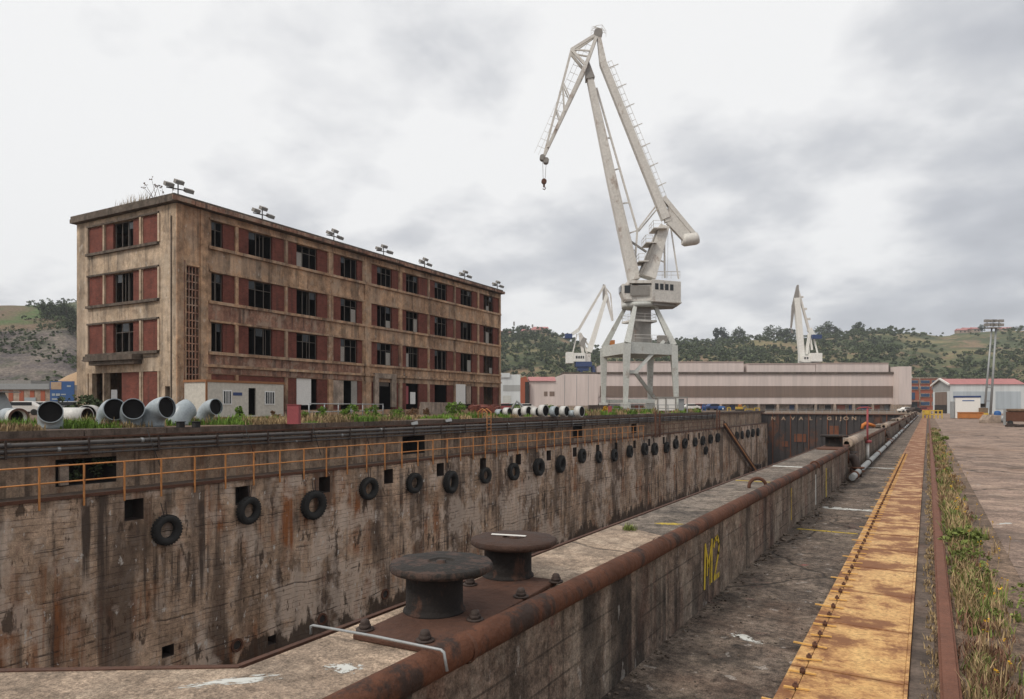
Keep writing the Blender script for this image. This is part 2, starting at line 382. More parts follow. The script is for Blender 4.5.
M['craneleg'] = simple('crane_leg_paint', (0.50, 0.51, 0.475), 0.6, 0, 0.18, 0.5, rust=0.6, rustc=(0.22, 0.16, 0.12), bump=0.05, rthr=0.57)
M['cranedark'] = simple('crane_dark_steel', (0.24, 0.225, 0.205), 0.6, 0, 0.25, 0.6, rust=0.4, bump=0.03)
M['cranewhite'] = simple('crane_white_paint', (0.72, 0.71, 0.66), 0.5, 0, 0.08, 0.3, rust=0.3, rustc=(0.3, 0.22, 0.16), bump=0.03, rthr=0.66)
M['craneblue'] = simple('crane_blue_paint', (0.03, 0.055, 0.15), 0.5, 0, 0.25, 0.3)
M['glassdark'] = simple('dark_window_glass', (0.02, 0.023, 0.025), 0.15, 0, 0.2, 1, bump=0)
M['bluewin'] = simple('blue_window_glass', (0.03, 0.07, 0.14), 0.2, 0, 0.3, 1, bump=0)
M['frame'] = simple('old_window_frame', (0.085, 0.07, 0.058), 0.8, 0, 0.3, 3)
M['framewhite'] = simple('white_frame', (0.7, 0.7, 0.68), 0.5, 0, 0.06, 3)
M['palecloth'] = simple('pale_pane', (0.30, 0.28, 0.25), 0.7, 0, 0.25, 1)
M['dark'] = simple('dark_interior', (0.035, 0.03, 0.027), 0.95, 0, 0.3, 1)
M['cabin'] = simple('cabin_cream_panel', (0.50, 0.47, 0.41), 0.6, 0, 0.08, 0.7, rust=0.15, bump=0.02, rthr=0.66)
M['cabintrim'] = simple('cabin_brown_trim', (0.27, 0.12, 0.05), 0.7, 0, 0.2, 2)
M['whitepaint'] = simple('white_paint', (0.72, 0.70, 0.66), 0.55, 0, 0.08, 2, rust=0.1)
M['sheetpink'] = None
def sheet(name, c, per=1.2, axis=0, dark=0.15, var=0.05, rib=0.3):
    n = NT(name); x = n.sep()[axis]
    w = n.math('SINE', n.math('MULTIPLY', x, 2 * PI / rib))
    g = n.noise(0.05, 5); st = n.noise(0.6, 6, vec=n.map((1, 1, 0.06)), rough=0.7)
    col = n.mix(g, tuple(v * (1 - var) for v in c), tuple(min(1, v * (1 + var)) for v in c))
    col = n.mix(1.0, col, n.ramp(st, [(0.35, 0.86), (0.6, 1.04)]), 'MULTIPLY')
    col = n.mix(n.math('MULTIPLY', n.lines(axis, per, 0.08, 0.0), dark), col, tuple(v * 0.5 for v in c))
    n.bump(w, 0.3, 0.03)
    return n.out(col, 0.6)
M['sheetpink'] = sheet('pinkish_sheet_cladding', (0.62, 0.53, 0.49), 6, 0)
M['sheetbrown'] = sheet('translucent_band_panels', (0.20, 0.145, 0.115), 1.5, 0, 0.4)
M['sheetwhite'] = sheet('white_sheet_cladding', (0.60, 0.63, 0.63), 6, 0)
M['sheetgrey'] = sheet('grey_sheet_cladding', (0.36, 0.37, 0.36), 3, 0)
M['sheetblue'] = sheet('pale_blue_translucent_panels', (0.42, 0.47, 0.50), 1.5, 0, 0.3)
M['roofred'] = sheet('red_roof_sheet', (0.40, 0.16, 0.15), 4, 0)
M['roofpale'] = sheet('pale_roof_sheet', (0.42, 0.33, 0.29), 4, 0)
M['brickorange'] = simple('orange_brick', (0.33, 0.095, 0.05), 0.85, 0, 0.15, 1)
M['concretepale'] = weathered('pale_concrete', (0.36, 0.31, 0.27), (0.28, 0.24, 0.20), 0.5, streak=0.4, rust=0.1)
M['gate'] = simple('gate_steel', (0.05, 0.043, 0.042), 0.75, 0.0, 0.4, 0.25, rust=0.9, rustc=(0.13, 0.055, 0.03), bump=0.1, rthr=0.55)
M['gaterust'] = simple('gate_rust', (0.17, 0.06, 0.028), 0.8, 0, 0.4, 0.5, rust=0.4, rustc=(0.05, 0.03, 0.02))
M['lettercream'] = simple('cream_lettering', (0.40, 0.29, 0.20), 0.8, 0, 0.4, 0.9, rust=0.95, rustc=(0.30, 0.12, 0.05), rthr=0.56)
M['yellowmark'] = simple('yellow_spray_paint', (0.50, 0.36, 0.03), 0.9, 0, 0.35, 9, rust=0.9, rustc=(0.10, 0.08, 0.05), rthr=0.55)
def decal(name, c, seed):
    n = NT(name); s = n.node('ShaderNodeVectorMath', operation='LENGTH'); mp = n.map((1, 1, 0)); n.link(mp, s.inputs[0])
    g = n.noise(3.2, 8, vec=n.map((1, 1, 1), (seed, 2, 3)), rough=.75)
    a = n.math('SUBTRACT', n.math('MULTIPLY', g, 2.8), n.math('MULTIPLY', s.outputs['Value'], 1.1)); a = n.math('MULTIPLY', n.ramp(n.math('MULTIPLY', a, .5), [(.45, 0), (.52, .9)]), n.ramp(s.outputs['Value'], [(.8, 1), (.98, 0)]))
    n.link(a, n.b.inputs['Alpha']); return n.out(c, .8)
M['whitedecal'] = decal('white_paint_blot', (.60, .60, .56), 3); M['yellowdecal'] = decal('yellow_paint_blot', (.50, .36, .06), 8); M['reddecal'] = decal('red_paint_blot', (.30, .09, .08), 5)
M['whitemark'] = simple('white_spray_paint', (0.62, 0.62, 0.58), 0.8, 0, 0.15, 12, rust=0.9, rustc=(0.2, 0.18, 0.15), rthr=0.54)
M['orange'] = simple('orange_paint', (0.52, 0.17, 0.04), 0.7, 0, 0.2, 2, rust=0.3)
M['redpaint'] = simple('faded_red_paint', (0.30, 0.07, 0.075), 0.75, 0, 0.2, 2, rust=0.2)
M['bluepaint'] = simple('blue_paint', (0.02, 0.09, 0.26), 0.6, 0, 0.2, 2)
M['bluesign'] = simple('blue_sign', (0.03, 0.09, 0.24), 0.5, 0, 0.1, 2)
M['yellowplain'] = simple('yellow_machinery_paint', (0.60, 0.40, 0.06), 0.6, 0, 0.2, 3, rust=0.3)
M['orangebrown'] = simple('rusty_orange_skip', (0.42, 0.16, 0.045), 0.7, 0, 0.2, 2, rust=0.3)
M['wood'] = simple('old_timber', (0.20, 0.14, 0.09), 0.85, 0, 0.3, 3)
def leafmat(name, c, var=0.5):
    n = NT(name); geo = n.node('ShaderNodeNewGeometry')
    wn = n.node('ShaderNodeTexWhiteNoise'); n.link(geo.outputs['Random Per Island'], wn.inputs['Vector']) if False else None
    f = geo.outputs['Random Per Island']
    col = n.mix(f, tuple(x * (1 - var) for x in c), tuple(x * (1 + var) for x in c))
    b = n.noise(0.12, 4)
    col = n.mix(1.0, col, n.ramp(b, [(0.35, 0.7), (0.65, 1.3)]), 'MULTIPLY')
    m = n.out(col, 0.8, 0, 0.2)
    return m
M['leaf'] = leafmat('tree_leaves', (0.062, 0.082, 0.038), .4)
M['leafpine'] = leafmat('pine_needles', (0.028, 0.042, 0.022))
M['scrub'] = leafmat('hill_scrub', (0.078, 0.10, 0.045), 0.5)
M['bush'] = leafmat('green_bush', (0.12, 0.20, 0.03), 0.4)
M['bushbrown'] = leafmat('dry_bush', (0.16, 0.09, 0.05), 0.4)
M['grassgreen'] = leafmat('green_grass', (0.15, 0.18, 0.05), 0.5)
M['grassred'] = leafmat('reddish_grass', (0.16, 0.085, 0.055), 0.4)
M['grassdry'] = leafmat('dry_grass', (0.30, 0.215, 0.115), 0.4)
M['flower'] = leafmat('yellow_flowers', (0.6, 0.35, 0.03), 0.3)
M['bark'] = simple('bark', (0.09, 0.065, 0.045), 0.9, 0, 0.3, 3)

# ---------- foliage ----------
def leaf_quads(mb, c, rx, ry, rz, n, size, rnd, shell=0.45, zsq=1.0):
    """small leaf-clump faces scattered through an ellipsoid, denser in lumps"""
    lumps = []
    for _ in range(max(3, n // 40)):
        while True:
            p = Vector((rnd.uniform(-1, 1), rnd.uniform(-1, 1), rnd.uniform(-0.8, 1)))
            if shell < p.length < 1: break
        lumps.append((p, rnd.uniform(0.22, 0.42)))
    for _ in range(n):
        lp, lr = rnd.choice(lumps)
        d = Vector((rnd.gauss(0, 1), rnd.gauss(0, 1), rnd.gauss(0, 1))).normalized() * lr * rnd.uniform(0.5, 1.0)
        p = lp + d; p = Vector((c[0] + p.x * rx, c[1] + p.y * ry, c[2] + p.z * rz))
        a = Vector((rnd.gauss(0, 1), rnd.gauss(0, 1), rnd.gauss(0, .6))).normalized()
        b = a.cross(Vector((rnd.gauss(0, 1), rnd.gauss(0, 1), rnd.gauss(0, 1)))).normalized()
        s_ = size * rnd.uniform(0.6, 1.4)
        mb.face([p - a * s_, p + b * s_ * 0.6, p + a * s_, p - b * s_ * 0.6])

def blades(mb, x, y, z, h, n, spread, rnd, w=0.006, lean=0.5):
    for _ in range(n):
        a = rnd.uniform(0, 2 * PI); r = spread * math.sqrt(rnd.random())
        p = Vector((x + r * math.cos(a), y + r * math.sin(a), z))
        hh = h * rnd.uniform(0.4, 1.1); b = rnd.uniform(0, 2 * PI); le = rnd.uniform(0.1, lean) * hh
        d = Vector((math.cos(b), math.sin(b), 0)); sd = Vector((-d.y, d.x, 0)) * w * rnd.uniform(0.7, 1.4)
        m_ = p + Vector((0, 0, hh * 0.6)) + d * le * 0.35; t = p + Vector((0, 0, hh)) + d * le
        mb.face([p - sd, p + sd, m_ + sd * 0.7, m_ - sd * 0.7]); mb.face([m_ - sd * 0.7, m_ + sd * 0.7, t])
def YP(px, py, Y):
    k = (px - CX) / F; dep = Y / (k * ST + CT); return DP(px, py, dep)
XF = -1.675; XI = -2.31; XQ = -29.0; XW = -28.0; YG = 147.0; LEDGE = -1.67
# ================= SETTING =================
gm = MB()
B = 3000
def sheetq(x0, x1, y0, y1, z, nx=1, ny=1):
    gm.face([(x0, y0, z), (x1, y0, z), (x1, y1, z), (x0, y1, z)])
sheetq(-B, XQ - .4, -B, 150, QL - .004)                      # far quay
sheetq(XQ - .4, B, -B, -30, -.03)
sheetq(XF - .1, B, -30, 150, -.03)
sheetq(-B, B, 150, B, -.02)
gm.face([(-B, 150, -.02), (XQ - .4, 150, -.02), (XQ - .4, 150, QL - .004), (-B, 150, QL - .004)])
g = gm.build('ground', M['soil'], loc=(0, 0, 0)); tag(g, kind='structure')
o = MB().box(XF - .02, -0.79, -12, 150, -.4, 0.0).build('path', M['path'], loc=(0, 0, 0)); tag(o, kind='structure')
PATH = o
o = MB().box(-0.10, 0.04, -12, 150, -.2, 0.012).build('kerb', M['coping'], loc=(0, 0, 0)); tag(o, kind='structure')
o = MB().box(0.04, 0.80, -12, 150, -.2, 0.003).build('verge', M['verge'], loc=(0, 0, 0)); tag(o, kind='structure')
YARD = o = MB().box(0.80, 320, -25, 260, -.2, 0.006).build('yard', M['yard'], loc=(0, 0, 0)); tag(o, kind='structure')
P0 = GP(240, 667, PL); P1 = GP(0, 671, PL)
dv = (P1 - P0).normalized(); P2 = P0 + dv * 40
o = MB().box(XQ - .4, XF - .1, -30, YG + 3, -11.4, -11.0).build('dock_floor', M['coping'], loc=(0, 0, 0)); tag(o, kind='structure')

# ================= NEAR PLATFORM (dock side block) =================
plat = thing('quay_platform', 'low concrete dockside platform with rusty pipe edge carrying the twin bollard in the foreground', 'quay wall', (XI, 8, -11), 0)
YE = 18.6
poly = [(P0.x, P0.y), (XI, YE), (XF, YE), (XF, -10), (P2.x, -40), (P2.x, P2.y)]
poly = [(P2.x, P2.y), (P2.x, -29), (XF, -29), (XF, YE), (XI, YE), (P0.x, P0.y)]
MB().prism(poly, -11, PL - .012).build('body', M['parapet'], plat)
# paved top: pale near part, darker further on, with a broken joint between
ys = 5.2
tp = MB(); k_ = [(P2.x, P2.y), (P2.x, -29), (XF - .02, -29), (XF - .02, ys), (XI + .02, ys + .35), (P0.x + .02, P0.y)]
tp.prism(k_, PL - .012, PL); tp.build('top_slab', M['platform'], plat)
MB().prism([(XF - .02, ys + .01), (XF - .02, YE - .02), (XI + .02, YE - .02), (XI + .02, ys + .36)], PL - .012, PL - .001).build('top_slab', M['platform_far'], plat)
# rusty pipe edge, in welded lengths
pts = [(-1.685 + .003 * math.sin(y * 1.7), y, PL - .006 + .004 * math.sin(y * .9)) for y in [-3 + .4 * k for k in range(54)] + [YE - .3]]
pp = MB().ring_path(pts, [.064 + .0025 * mnoise.noise(Vector((0, p[1] * 1.3, 0))) for p in pts], 20); ep = pp.build('edge_pipe', M['rustpipe'], plat)
for yy in (2.4, 4.9, 7.6, 10.4, 13.4, 16.4):
    MB().ring_path([(-1.685, yy - .012, PL - .006), (-1.685, yy, PL - .006), (-1.685, yy + .012, PL - .006)], [.0645, .068, .0645], 20, False).build('weld_seam', M['rust'], ep)
# thin rusty angle along the dock edge
mb = MB(); 
mb.box(XI - .015, XI + .012, P0.y, YE, PL - .05, PL + .006)
e0 = Vector((P0.x, P0.y, PL)); e1 = Vector((P2.x, P2.y, PL))
mb.beam(e0 + Vector((.0, 0, -.02)), e1 + Vector((0, 0, -.02)), .05, .03, side=(-dv.y, dv.x, 0))
mb.build('edge_angle', M['rustplate'], plat)
# yellow painted M2 on the wall face
def stroke(mb, pts, w, X=XF + .004, z0=0):
    for a, b in zip(pts[:-1], pts[1:]):
        a = Vector(a); b = Vector(b); t = (b - a).normalized(); nrm = Vector((-t.y, t.x)) * w / 2; a = a - t * w * .3; b = b + t * w * .3
        mb.face([(X, a.x + nrm.x, a.y + nrm.y), (X, a.x - nrm.x, a.y - nrm.y), (X, b.x - nrm.x, b.y - nrm.y), (X, b.x + nrm.x, b.y + nrm.y)])
mk = MB()
def onwall(px, py):
    p = XP(px, py, XF); return (p.y, p.z)
stroke(mk, [onwall(704.2, 588), onwall(705, 546)], .05)
mk2 = [onwall(704.8, 545), onwall(708, 566), onwall(711.3, 541)]
stroke(mk, mk2, .04, XF + .005); stroke(mk, [onwall(711.3, 540), onwall(711.0, 581)], .045, XF + .006)
stroke(mk, [onwall(713.5, 546), onwall(714.5, 540), onwall(717, 537), onwall(718.7, 543), onwall(718, 553), onwall(714, 577)], .045, XF + .0045)
stroke(mk, [onwall(713.6, 578), onwall(719, 574)], .045, XF + .0055)
stroke(mk, [onwall(706.5, 575), onwall(706.8, 556)], .03, XF + .0065); stroke(mk, [onwall(709.2, 584), onwall(709.2, 560)], .02, XF + .0068)
mk.build('painted_marking', M['yellowmark'], plat)
mk = MB()
stroke(mk, [onwall(791, 519), onwall(791, 489)], .05)
mk.build('painted_stripe', M['yellowmark'], plat)
mk = MB(); stroke(mk, [onwall(815.5, 503), onwall(815.5, 476)], .09); mk.build('painted_stripe', M['whitemark'], plat)
mk = MB(); stroke(mk, [onwall(826, 497), onwall(826, 470)], .12); mk.build('painted_stripe', M['yellowmark'], plat)
# paint splashes lying on horizontal concrete
def splash(cx, cy, z, rx, ry, m_, par, rot=0.0):
    """thin blot of spilt paint; its ragged outline is in the material"""
    mb = MB(); mb.v = [Vector((x, y, 0)) for x, y in ((-1, -1), (1, -1), (1, 1), (-1, 1))]; mb.f = [[0, 1, 2, 3]]; mb.sm = [False]
    o = mb.build('paint_splash', M[m_], par, world=False); o.matrix_basis = WM(par).inverted() @ Matrix.Translation((cx, cy, z + .0015)) @ Matrix.Rotation(rot, 4, 'Z') @ Matrix.Diagonal((rx, ry, 1, 1))
q = GP(345, 668, PL); splash(q.x, q.y, PL, .14, .10, 'whitedecal', plat)
q = GP(235, 681, PL); splash(q.x, q.y, PL, .32, .075, 'whitedecal', plat, TH + .25)
q = GP(668, 524, PL - .001); splash(q.x, q.y, PL, .26, .10, 'yellowdecal', plat, .3)
q = GP(745, 638, 0); splash(q.x, q.y, 0, .26, .11, 'whitedecal', PATH, 2.5)
q = GP(804, 565, 0); splash(q.x, q.y, .0, .10, .05, 'reddecal', PATH, .6)
q = GP(690, 588, 0); splash(q.x, q.y, .0, .22, .14, 'reddecal', PATH, .9)
q = GP(1005, 524, 0); splash(q.x, q.y, .007, .35, .1, 'whitedecal', YARD, .9)
# pale and ochre painted lines over the path and platform
for (x0, x1, y0, w, z, m_) in ((XF + .15, -.8, GP(860, 510, 0).y, .16, .0012, 'whitemark'), (XF + .1, -.85, GP(810, 530, 0).y, .035, .0016, 'yellowmark'), (XF + .2, -.8, GP(880, 468, 0).y, .2, .0014, 'whitemark')):
    mb = MB()
    for i in range(60):
        x = R.uniform(x0, x1); y = y0 + R.gauss(0, w / 3); a = R.uniform(.01, .05)
        mb.face([(x - a * 2, y - a * .5, z + i * .00003), (x + a * 2, y - a * R.uniform(.2, .6), z + i * .00003), (x + a * R.uniform(1, 2), y + a * .5, z + i * .00003), (x - a * R.uniform(1, 2), y + a * .6, z + i * .00003)])
    mb.build('painted_line', M[m_], PATH)
mb = MB(); yy = GP(790, 467, PL).y; mb.box(XI + .05, XF - .1, yy, yy + .12, PL, PL + .003); mb.build('painted_line', M['whitemark'], plat)
mb = MB(); yy = GP(745, 481, PL).y; mb.box(XI + .05, XF - .1, yy, yy + .04, PL, PL + .003); mb.build('painted_line', M['yellowmark'], plat)

# mooring staples on the platform
def staple(px, py, wpx, label):
    p = GP(px, py, PL); dep = (EYE - PL) * F / (py - HY); w = wpx / F * dep / 2
    mb = MB(); rr = .1 * w * 2
    u = Vector((CT, ST, 0)); pts = []
    pts.append(p - u * w + Vector((0, 0, -.02)))
    for i in range(13):
        a = PI - PI * i / 12; pts.append(p + u * w * math.cos(a) + Vector((0, 0, .02 + w * .95 * math.sin(a))))
    pts.append(p + u * w + Vector((0, 0, -.02)))
    mb.ring_path(pts, w * .2, 10)
    o = mb.build('mooring_staple', M['rust']); tag(o, label, 'mooring ring', 'mooring staples on the platform')
staple(757.5, 488, 17, 'rusty steel hoop set in the platform, nearer and larger of two hoops')
staple(814.5, 467, 9, 'rusty steel hoop set in the platform just before the far bollard, smaller of two hoops')

# ================= TWIN BOLLARD =================
bt = thing('mooring_bollard', 'large rusty twin mooring bollard with mushroom caps on a bolted plate, right in the foreground', 'bollard', (-2.1, 3.1, PL))
c1 = GP(434.5, 611, PL + .02); c2 = GP(508, 576, PL + .02)
axis = (c2 - c1); axis.z = 0; L_ = axis.length; au = axis.normalized(); an = Vector((au.y, -au.x, 0))   # an -> towards the path
k1 = GP(434, 651, PL + .02); k0 = GP(351, 636, PL + .02)
wpl = (k1 - k0).length
ctr = k1 + (k0 - k1) / 2
def plp(s, t, z=0): return k1 + au * s - an * t + Vector((0, 0, z))
ln = 1.62 * (k1 - GP(567, 584, PL + .02)).length / 1.62 + .04
pc = [plp(0, 0), plp(ln, 0), plp(ln, wpl), plp(0, wpl)]
MB().prism([(p.x, p.y) for p in pc], PL + .001, PL + .026).build('base_plate', M['rustplate'], bt, bevel=.006)
def post(c, rc, rt, h, cap, capm, ring=False):
    Mx = Matrix.Translation((c.x, c.y, PL + .024))
    MB().lathe([(0, 0), (rc * 1.10, 0), (rc * 1.09, .01), (rc * 1.02, .018), (rc, .03), (rc, h * .9)], 40, Mx).build('post', M['bollard'], bt)
    k = h * .80
    Mx = Matrix.Translation((c.x + .033 * CT, c.y + .033 * ST, PL + .024 + .012)); c = Mx.translation
    mb = MB().lathe([(rc * .7, k), (rt * .95, k), (rt * .951, k + .0005), (rt * .99, k + .007), (rt, k + .017), (rt * .997, k + .028), (rt * .975, k + .036), (rt * .974, k + .0362), (rt * .6, k + .041), (rt * .27, k + .043), (rt * .269, k + .043), (rt * .25, k + .034), (rt * .1, k + .033), (rt * .09, k + .046), (0, k + .046)], 64, Mx)
    for v in mb.v:
        d = Vector((v.x - c.x, v.y - c.y, 0))
        if d.length > rt * .9: w = .006 * mnoise.noise(Vector((v.x * 14, v.y * 14, 0))); v += Vector((d.x * w * 8, d.y * w * 8, w * .6))
    return mb.build('cap', capm, bt)
d1 = (EYE - PL) * F / (612 - HY)
rp1 = 28 / F * d1; rt1 = 51 / F * d1
d2 = (EYE - PL) * F / (578 - HY); 
h1 = ((EYE - PL - .02) - (560 - HY) / F * d1 - .05) / .80
h2 = ((EYE - PL - .02) - (540 - HY) / F * d2 - .05) / .80
ca = post(c1, rp1, rt1, h1, None, M['bollardtop']); cb = post(c2, rp1, rt1, (h1 + h2) / 2, None, M['bollardred'])
# strip of white tape lying on the rear cap
q = Vector((c2.x, c2.y, PL + .036 + (h1 + h2) / 2 * .80 + .044))
mb = MB(); mb.beam(q + LD(-.098, .062, .004), q + LD(.105, .0, .004), .022, .004, side=(0, 0, 1)); mb.build('white_strip', M['whitepaint'], cb)
def hexnut(px, py, zz=PL + .026, sc=1.0):
    p = GP(px, py, zz)
    mb = MB(); Mx = Matrix.Translation(p)
    mb.lathe([(0, 0), (.050 * sc, 0), (.050 * sc, .008), (0, .008)], 24, Mx)
    mb.ring_path([p + Vector((0, 0, .006)), p + Vector((0, 0, .032 * sc))], .034 * sc, 6)
    mb.lathe([(.027 * sc, .03 * sc), (.027 * sc, .045 * sc), (.02 * sc, .058 * sc), (0, .064 * sc)], 16, Mx)
    mb.build('bolt', M['rustdark'], bt)
for (x, y) in ((365, 630), (425, 641), (475, 620), (470, 585), (521, 597), (556, 582)): hexnut(x, y, PL + .026, .8)
# bent steel bar lying over the plate
a = GP(311, 625, PL + .05); b = GP(444, 650.5, PL + .082); c = b + Vector((.018, -.004, -.075))
bar = MB().ring_path([a + Vector((0, 0, -.04)), a + Vector((0, 0, -.005)), a + (b - a) * .02, a + (b - a) * .5 + Vector((0, 0, .004)), b - (b - a) * .02, b + Vector((0, 0, -.008)), c], .0058, 10)
tag(bar.build('steel_bar', M['galv']), 'thin bent steel bar lying across the concrete in front of the twin bollard', 'steel bar')
# small weed tuft on platform
q = GP(630, 530, PL); w = MB(); blades(w, q.x, q.y, PL, .06, 90, .06, R, .004, .9)
tag(w.build('weed', M['grassgreen']), 'single tuft of green weed growing from a crack on the platform', 'weed')

# far bollard on platform
q = GP(834, 447.5, PL); dq = (EYE - PL) * F / 41.5
fb = thing('mooring_bollard', 'dark squat bollard with a wide flat cap at the far end of the first platform', 'bollard', q)
rr = 8 / F * dq; rc = 13 / F * dq; hh = 12 / F * dq
Mx = Matrix.Translation((q.x, q.y, PL))
MB().lathe([(0, 0), (rr * 1.1, 0), (rr, .03), (rr, hh * .85), (rr * 1.1, hh)], 24, Mx).build('post', M['bollard'], fb)
MB().lathe([(rr, hh * .86), (rc, hh * .88), (rc, hh), (rc * .96, hh * 1.05), (0, hh * 1.06)], 32, Mx).build('cap', M['bollardtop'], fb)
MB().box(q.x - rr * 1.3, q.x + rr * 1.3, q.y - 1.1, q.y + 1.1, PL, PL + .03).build('base_plate', M['rust'], fb)

# further platform sections with thick rollers (fairleads) at their ends
starts = [20.6, 38, 55.5, 72, 89, 106, 123]
lab = ['first', 'second', 'third', 'fourth', 'fifth', 'sixth', 'seventh']
for i, y0 in enumerate(starts):
    y1 = (starts[i + 1] - 2.4) if i < 6 else YG - 1
    sec = thing('quay_platform', '%s concrete platform block along the dock beyond the bollard platform' % lab[i], 'quay wall', (XI, y0, -11), 0, 'platform blocks beyond the first')
    MB().box(XI, XF, y0, y1, -11, PL - .01).build('body', M['parapet'], sec)
    MB().box(XI + .02, XF - .02, y0 + .02, y1 - .02, PL - .01, PL).build('top_slab', M['platform_far'], sec)
    MB().cyl((-1.69, y0 + 3.2, PL - .01), (-1.69, y1, PL - .01), .064, n=14).build('edge_pipe', M['rustpipe'], sec)
    MB().box(XI - .02, XI + .03, y0, y1, PL - .05, PL + .015).build('edge_angle', M['rust'], sec)
    fl = thing('fairlead', '%s grey thick-walled tube along the platforms, counted from the bollards, its dark bore facing out' % lab[i], 'fairlead', (-1.78, y0 - .6, PL), 0, 'thick tubes at the platform block ends')
    mb = MB().hollow([(-1.80, y0 - .9, PL + .05), (-1.80, y0 + 3.0, PL + .05)], .13, .065, 24); mb.build('tube', M['concretepale'], fl)
    MB().cyl((-1.80, y0 - .8, PL + .05), (-1.80, y0 - .78, PL + .05), .064, n=16).build('bore', M['dark'], fl)
    MB().box(XI + .03, -1.60, y0 - .75, y0 - .02, PL - .22, PL - .19).build('flange', M['rustdark'], fl)
    MB().box(XI + .1, -1.94, y0 - .55, y0 + 2.6, PL + .001, PL + .11).build('cover_box', M['platform_far'], fl)
# lower block between sections with corroded valves
    gp = thing('pipe_valve', '%s corroded pipe valve and elbows in the gap between platform blocks' % lab[i], 'valve', (-1.75, y0 - 1.4, 0), 0, 'corroded valves in the platform gaps')
    ya = YE if i == 0 else starts[i - 1] + 15 if i else 0
    ya = YE + .02 if i == 0 else y0 - 2.38
    MB().box(XI, XF - .12, ya, y0 - .02, -11, .1).build('recess_block', M['parapet'], gp)
    mb = MB().ring_path([(-2.0, y0 - 1.5, .1), (-2.0, y0 - 1.5, .42), (-1.9, y0 - 1.5, .52), (-1.6, y0 - 1.5, .46), (-1.5, y0 - 1.5, .2), (-1.5, y0 - 1.5, .0)], .1, 12); mb.build('elbow', M['rustdark'], gp)
    mb = MB(); 
    for (x, z, r_) in ((-1.8, .52, .17), (-1.72, .48, .17), (-1.5, .2, .16), (-1.5, .12, .16)):
        if x > -1.55: mb.cyl((x, y0 - 1.5, z), (x, y0 - 1.5, z + .04), r_)
        else: mb.cyl((x, y0 - 1.5, z), (x + .04, y0 - 1.5, z), r_)
    mb.build('flange', M['rust'], gp)
    mb = MB().ring_path([(-1.72, y0 - .75, .50), (-1.6, y0 - .75, .36), (-1.58, y0 - .75, .12)], .09, 12); mb.build('spout', M['rustdark'], gp)
# white pipe along the foot of the wall
wp = thing('water_pipe', 'long whitish pipe with dark couplings along the foot of the platform wall', 'pipe', (-1.45, 60, 0))
MB().cyl((-1.47, 17.4, .13), (-1.47, 140, .13), .075, n=14).build('pipe', M['galv'], wp)
for i in range(26):
    y = 17.9 + i * 4.3
    MB().cyl((-1.47, y, .13), (-1.47, y + .16, .13), .1, n=14).build('coupling', M['rustdark'] if i % 2 else M['rust'], wp)
# red and white marker pole
q = GP(867.5, 456, 0.0); q = XP(867.5, 450, -1.62)
pol = thing('marker_pole', 'thin red pole with a white foot standing by the second platform block', 'pole', (q.x, q.y, 0))
dp_ = 1.75 * F / (462 - HY)
dep_q = q.x * -ST + q.y * CT
zt = EYE - (408.5 - HY) / F * dep_q
MB().cyl((q.x, q.y, .62), (q.x, q.y, zt), .028, n=10).build('pole', M['redpaint'], pol)
MB().cyl((q.x, q.y, 0), (q.x, q.y, .62), .05, n=10).build('foot', M['whitepaint'], pol)
MB().cyl((q.x, q.y, .60), (q.x, q.y, .68), .12, n=12).build('collar', M['redpaint'], pol)
MB().ring_path([(q.x - .3, q.y, zt - .02), (q.x - .2, q.y, zt + .03), (q.x, q.y, zt + .04), (q.x + .12, q.y, zt)], .02, 8).build('arm', M['redpaint'], pol)
# orange bent pipe
q = GP(862, 436, .55); 
mb = MB().ring_path([DP(862, 429, 33), DP(863, 425, 33), DP(866, 423.5, 33), DP(870, 424.5, 33), DP(875, 426, 33)], [.07, .08, .09, .08, .06], 10)
tag(mb.build('bent_pipe', M['orange']), 'short bent orange pipe standing above the platform edge beside the red pole', 'pipe')
# rubble along the wall foot
rb = MB()
for _ in range(380):
    y = 1.5 + 18 * R.random() ** 1.5; x = XF + .01 + abs(R.gauss(0, .07)) + (.12 if y > 9 and R.random() < .3 else 0); s_ = R.uniform(.004, .014) * (1 + (y > 8) * R.random() * 1.6)
    Mx = Matrix.Translation((x, y, s_ * .4)) @ Matrix.Rotation(R.uniform(0, 3), 4, 'Z') @ Matrix.Rotation(R.uniform(-.5, .5), 4, 'X')
    rb.box(-s_, s_, -s_ * .7, s_ * .7, -s_ * .5, s_ * .5, Mx)
for _ in range(500):
    y = 1.5 + 22 * R.random() ** 1.5; x = R.uniform(XF, -.8); s_ = R.uniform(.003, .009)
    rb.box(x - s_, x + s_, y - s_, y + s_ * .7, 0.001, s_)
tag(rb.build('rubble', M['path']), 'loose concrete crumbs along the foot of the platform wall', 'rubble', kind='stuff')

